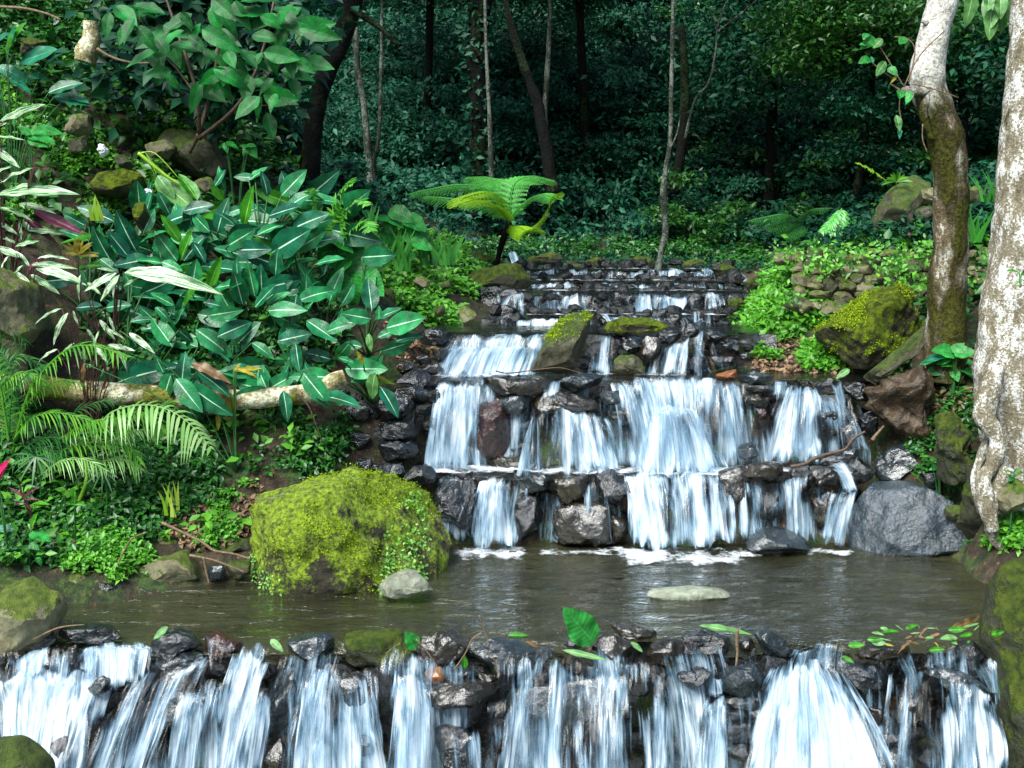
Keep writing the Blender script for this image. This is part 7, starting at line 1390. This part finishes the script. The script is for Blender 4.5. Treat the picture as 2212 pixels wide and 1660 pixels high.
# moss and herbs on the big boulder
def moss_on(o, n, size, mat, name, seed, cond, per=5, label=None):
    me = o.data; r_ = np.random.RandomState(seed); nv = len(me.vertices); co = np.zeros(nv * 3); me.vertices.foreach_get('co', co); co = co.reshape(-1, 3); no = np.zeros(nv * 3); me.vertices.foreach_get('normal', no); no = no.reshape(-1, 3)
    ok = np.where(cond(co, no))[0]; k = r_.choice(ok, n); P = np.repeat(co[k], per, 0) + r_.normal(size=(n * per, 3)) * size * .9; Nn = np.repeat(no[k], per, 0); P += Nn * size * .2
    V, Fc, rnd = leafcloud(P, Nn, np.full(len(P), size), seed, .7, .8); m2 = mesh(name, V, Fc, M[mat], False); attr(m2, 'rnd', rnd); c = link(name, m2, (0, 0, 0), o)
    if label: c['label'] = label
hb = max(v.co.z for v in mb.data.vertices)
nf = lambda co, f, s: fbm(co * f, s, 3)
moss_on(mb, 1500, .010, 'mossleaf', 'moss', 1, lambda c, n: (nf(c, 5, 3) + nf(c, 14, 6) * .5 + (c[:, 2] / hb - .5) * .9 > .5) & (c[:, 2] > .14 * hb) & (n[:, 1] < .5))
moss_on(mb, 260, .022, 'liverwort', 'herbs', 2, lambda c, n: (c[:, 0] > .22) & (c[:, 0] < .42) & (c[:, 2] < .72 * hb) & (c[:, 2] > .12 * hb) & (n[:, 1] < .1) & (nf(c, 6, 8) > -.2), 6, 'light green herbs hanging on the right side of the boulder')
moss_on(mb, 170, .018, 'liverwort', 'herbs', 3, lambda c, n: (c[:, 0] < -.22) & (c[:, 2] < .35 * hb) & (c[:, 2] > .03 * hb) & (n[:, 1] < .1), 6, 'light green herbs at the lower left foot of the boulder')
for nm_, pt in (('boulder', 'pyramid'), ('standing_stone', 'leaning')):
    for o in ROCKS:
        if pt in o.get('label', '') and o.name.startswith(nm_):
            hh_ = max(v.co.z for v in o.data.vertices); moss_on(o, 1600 if pt == 'pyramid' else 350, .011, 'mossleaf', 'moss', 5, lambda c, n: (nf(c, 6, 4) + n[:, 2] * .6 > .25) & (n[:, 1] < .5) & (c[:, 2] > hh_ * (.2 if pt == 'pyramid' else .6)))

# ------------------------------------------------------------------ twigs, debris, floating leaves
def stick(name, label, cat, zone, pts, Y, rpx, mat='twig', group=None):
    q = Z(zone, *pts); P_ = spline([at(u, v, Y) for u, v in q], 5); root = P_[0].copy()
    V, Fs = tube([p - root for p in P_], [rpx * Y / F * (1 - .5 * i / len(P_)) for i in range(len(P_))], 7, True, .15, int(q[0][0])); tag(link(name, mesh(name, V, Fs, M[mat]), root), label, cat, group)
stick('branch', 'dead branch reaching to the mossy boulder from the left shore, upper one', 'branch', 'L2', [(1040, 80), (1280, 195), (1380, 260), (1500, 280), (1610, 315)], 5.95, 4)
stick('branch', 'thinner dead branch just above the water left of the mossy boulder', 'branch', 'L2', [(1220, 290), (1320, 310), (1400, 330), (1580, 400)], 5.85, 3)
stick('branch', 'short forked stick dipping into the pool', 'branch', 'L2', [(1310, 300), (1325, 390), (1345, 470)], 5.82, 3)
stick('twig', 'thin upright twig leaning over the bright herbs', 'twig', 'L2', [(755, 350), (800, 260), (850, 180), (940, 145)], 5.8, 2)
stick('twig', 'long thin twig standing on the middle of the front weir', 'twig', 'M2', [(895, 675), (930, 780), (980, 930), (1035, 1065)], 4.78, 1.6)
stick('twig', 'twig lying across the rounded tan-topped stone', 'twig', 'M2', [(490, 830), (560, 910), (630, 1010)], 4.72, 1.8)
stick('twig', 'forked twig left of the broad shiny stone', 'twig', 'M2', [(910, 790), (850, 830), (800, 930), (730, 1030)], 4.75, 2.2)
stick('twig', 'short pale twig with a green leaf on the mossy slab', 'twig', 'M2', [(295, 922), (340, 885), (390, 852)], 4.8, 1.6)
stick('seed_pod', 'pale brown hanging seed pod on the front weir', 'seed pod', 'R2', [(368, 765), (365, 850), (368, 920), (360, 1005)], 4.78, 4.5)
stick('branch', 'wet brown branch lying over the right end of the second weir', 'branch', 'R1', [(710, 1355), (800, 1340), (860, 1305), (960, 1272), (1060, 1245), (1110, 1180), (1190, 1130)], 6.66, 5, 'twigdark')
stick('branch', 'short broken stick below the old stump', 'branch', 'R1', [(1235, 1185), (1270, 1140), (1310, 1095)], 6.75, 4)
stick('twig', 'thin curved twig draped in front of the leaning stone', 'twig', 'M1', [(1000, 740), (1080, 755), (1250, 735), (1400, 720), (1500, 740), (1560, 760)], 7.1, 1.8, 'twigdark')
stick('vine', 'pale vine sagging from the cut stump', 'vine', 'L0', [(625, 315), (720, 370), (860, 405), (1000, 400), (1115, 360)], 8.2, 3.2)
stick('branch', 'pale bare branch in the top left corner', 'branch', 'L0', [(-20, 45), (150, 55), (300, 90), (390, 130)], 8.3, 3.5)
stick('twig', 'thin twig on the tan boulder at the left of the front weir', 'twig', 'L2', [(215, 830), (350, 765), (440, 745), (540, 735)], 4.85, 2.4)
stick('root', 'hanging root below the right end of the log', 'root', 'L1', [(1900, 880), (1980, 960), (2030, 1080), (2070, 1190)], 6.6, 2.2, 'twigdark')
stick('leaf_stalk', 'split pale leaf stalk lying on the left bank above the torn leaf', 'leaf stalk', 'L0', [(890, 985), (980, 1060), (1080, 1140), (1180, 1200)], 8.0, 5, 'stempalm')
def loose_leaf(label, zone, b, t, Yb, Yt, kind, roll=0, face=.5, group=None):
    (bu, bv), (tu, tv) = Z(zone, b, t); B = at(bu, bv, Yb); root = empty('fallen_leaf', B); tag(root, label, 'leaf', group); leaf_obj(root, kind, B, at(tu, tv, Yt), roll, face, 'blade')
LM['curl'] = [leaf_mesh('blade', M['taro'], width=.62, droop=.12, fold=.18, wave=.05, peak=.4, n=24, k=10, seed=q) for q in range(2)]
LM['strip'] = [leaf_mesh('blade', M['dieffpale'], width=.14, droop=.06, fold=.3)]
loose_leaf('big curled crinkled green leaf standing up on the front weir', 'M2', (1630, 850), (1455, 640), 4.88, 4.80, 'curl', .25, 1.3)
loose_leaf('small green leaf stuck on the right end of the mossy slab', 'M2', (480, 870), (420, 780), 4.8, 4.78, 'taro', .2, .9)
loose_leaf('yellow-green leaf wedged left of the broad shiny stone', 'M2', (800, 1020), (800, 930), 4.75, 4.73, 'dieffgreen', .1, .9)
loose_leaf('thin floating green leaf behind the broad shiny stone', 'M2', (1080, 805), (1210, 800), 5.1, 5.1, 'dieffgreen')
loose_leaf('orange submerged leaf beside the broad shiny stone', 'M2', (1190, 845), (1330, 870), 4.92, 4.92, 'brownleaf')
loose_leaf('limp pale green leaf draped below the curled leaf', 'M2', (1430, 900), (1720, 960), 4.82, 4.76, 'strip', .2)
loose_leaf('pale green leaf right of the curled leaf', 'M2', (1870, 850), (1950, 900), 4.85, 4.82, 'dieffpale')
loose_leaf('long pale green leaf strip on the crest left of the striped stone', 'R2', (120, 742), (470, 790), 4.92, 4.90, 'strip', .2, .4)
loose_leaf('green leaf lying on the rough black stone', 'L2', (1080, 750), (985, 830), 4.78, 4.76, 'dieffpale', .3, .7)
loose_leaf('yellow-green leaf caught above the steep bright fall', 'L2', (1740, 830), (1810, 900), 4.85, 4.8, 'dieffpale', 0, .8)
loose_leaf('dead brown leaf at the right end of the front weir', 'R2', (1740, 760), (1960, 700), 4.98, 4.98, 'brownleaf', .5, .8)
KN = {'strip': 'narrow pale green', 'yellowleaf': 'yellow', 'brownleaf': 'brown dead', 'dieffpale': 'pale green', 'dieffgreen': 'bright green'}
r = random.Random(8); DR = []
for k in range(34):
    u = r.uniform(1100, 2040); v = 800 + r.uniform(-60, 70) + (u - 1100) * -.02; kind = r.choice(['strip', 'yellowleaf', 'brownleaf', 'brownleaf', 'dieffpale', 'dieffgreen', 'strip']); a = r.uniform(-.5, 3.6); L = r.uniform(60, 130)
    DR.append((u, v, (u + L * math.cos(a), v + L * .35 * math.sin(a)), kind))
CNT = {}
NTH = ['first', 'second', 'third', 'fourth', 'fifth', 'sixth', 'seventh', 'eighth', 'ninth', 'tenth', 'eleventh', 'twelfth', 'thirteenth', 'fourteenth', 'fifteenth', 'sixteenth']
for (u, v, tip, kind) in sorted(DR):
    CNT[kind] = CNT.get(kind, 0) + 1
    loose_leaf('%s leaf, %s of its colour from left in the far right drift' % (KN[kind], NTH[CNT[kind] - 1]), 'R2', (u, v), tip, 4.92 - (v - 800) * .0006, 4.9 - (v - 800) * .0006, kind, r.uniform(-.5, .5), .5, 'drift of fallen leaves')
for (u, v, wl) in [(1450, 760, 'green leaf on the crest just right of the widest fall'), (1600, 900, 'green leaf caught in the short fall through the drift'), (2000, 800, 'green leaf against the tall mossy boulder'), (1080, 870, 'green leaf on the left end of the leaf-littered flat stone'), (1040, 940, 'green leaf on the dark stone under the flat one')]:
    loose_leaf(wl, 'R2', (u, v), (u + r.uniform(60, 120), v + r.uniform(-30, 60)), 4.78, 4.74, 'dieffgreen', 0, .8, 'drift of fallen leaves')
# white scraps on the left bank
for (pts, lb) in [([(630, 930), (660, 920), (690, 980), (660, 1010), (640, 980)], 'crumpled white scrap on the left bank'), ([(930, 1215), (970, 1215), (980, 1245), (945, 1240)], 'small white flake beside the mossy round boulder')]:
    me, loc = rock_mesh(Z('L0', *pts), 7.95, mat=M['white'], name='white_scrap', sub=3, rough=2.5); tag(link('white_scrap', me, loc), lb, 'scrap')
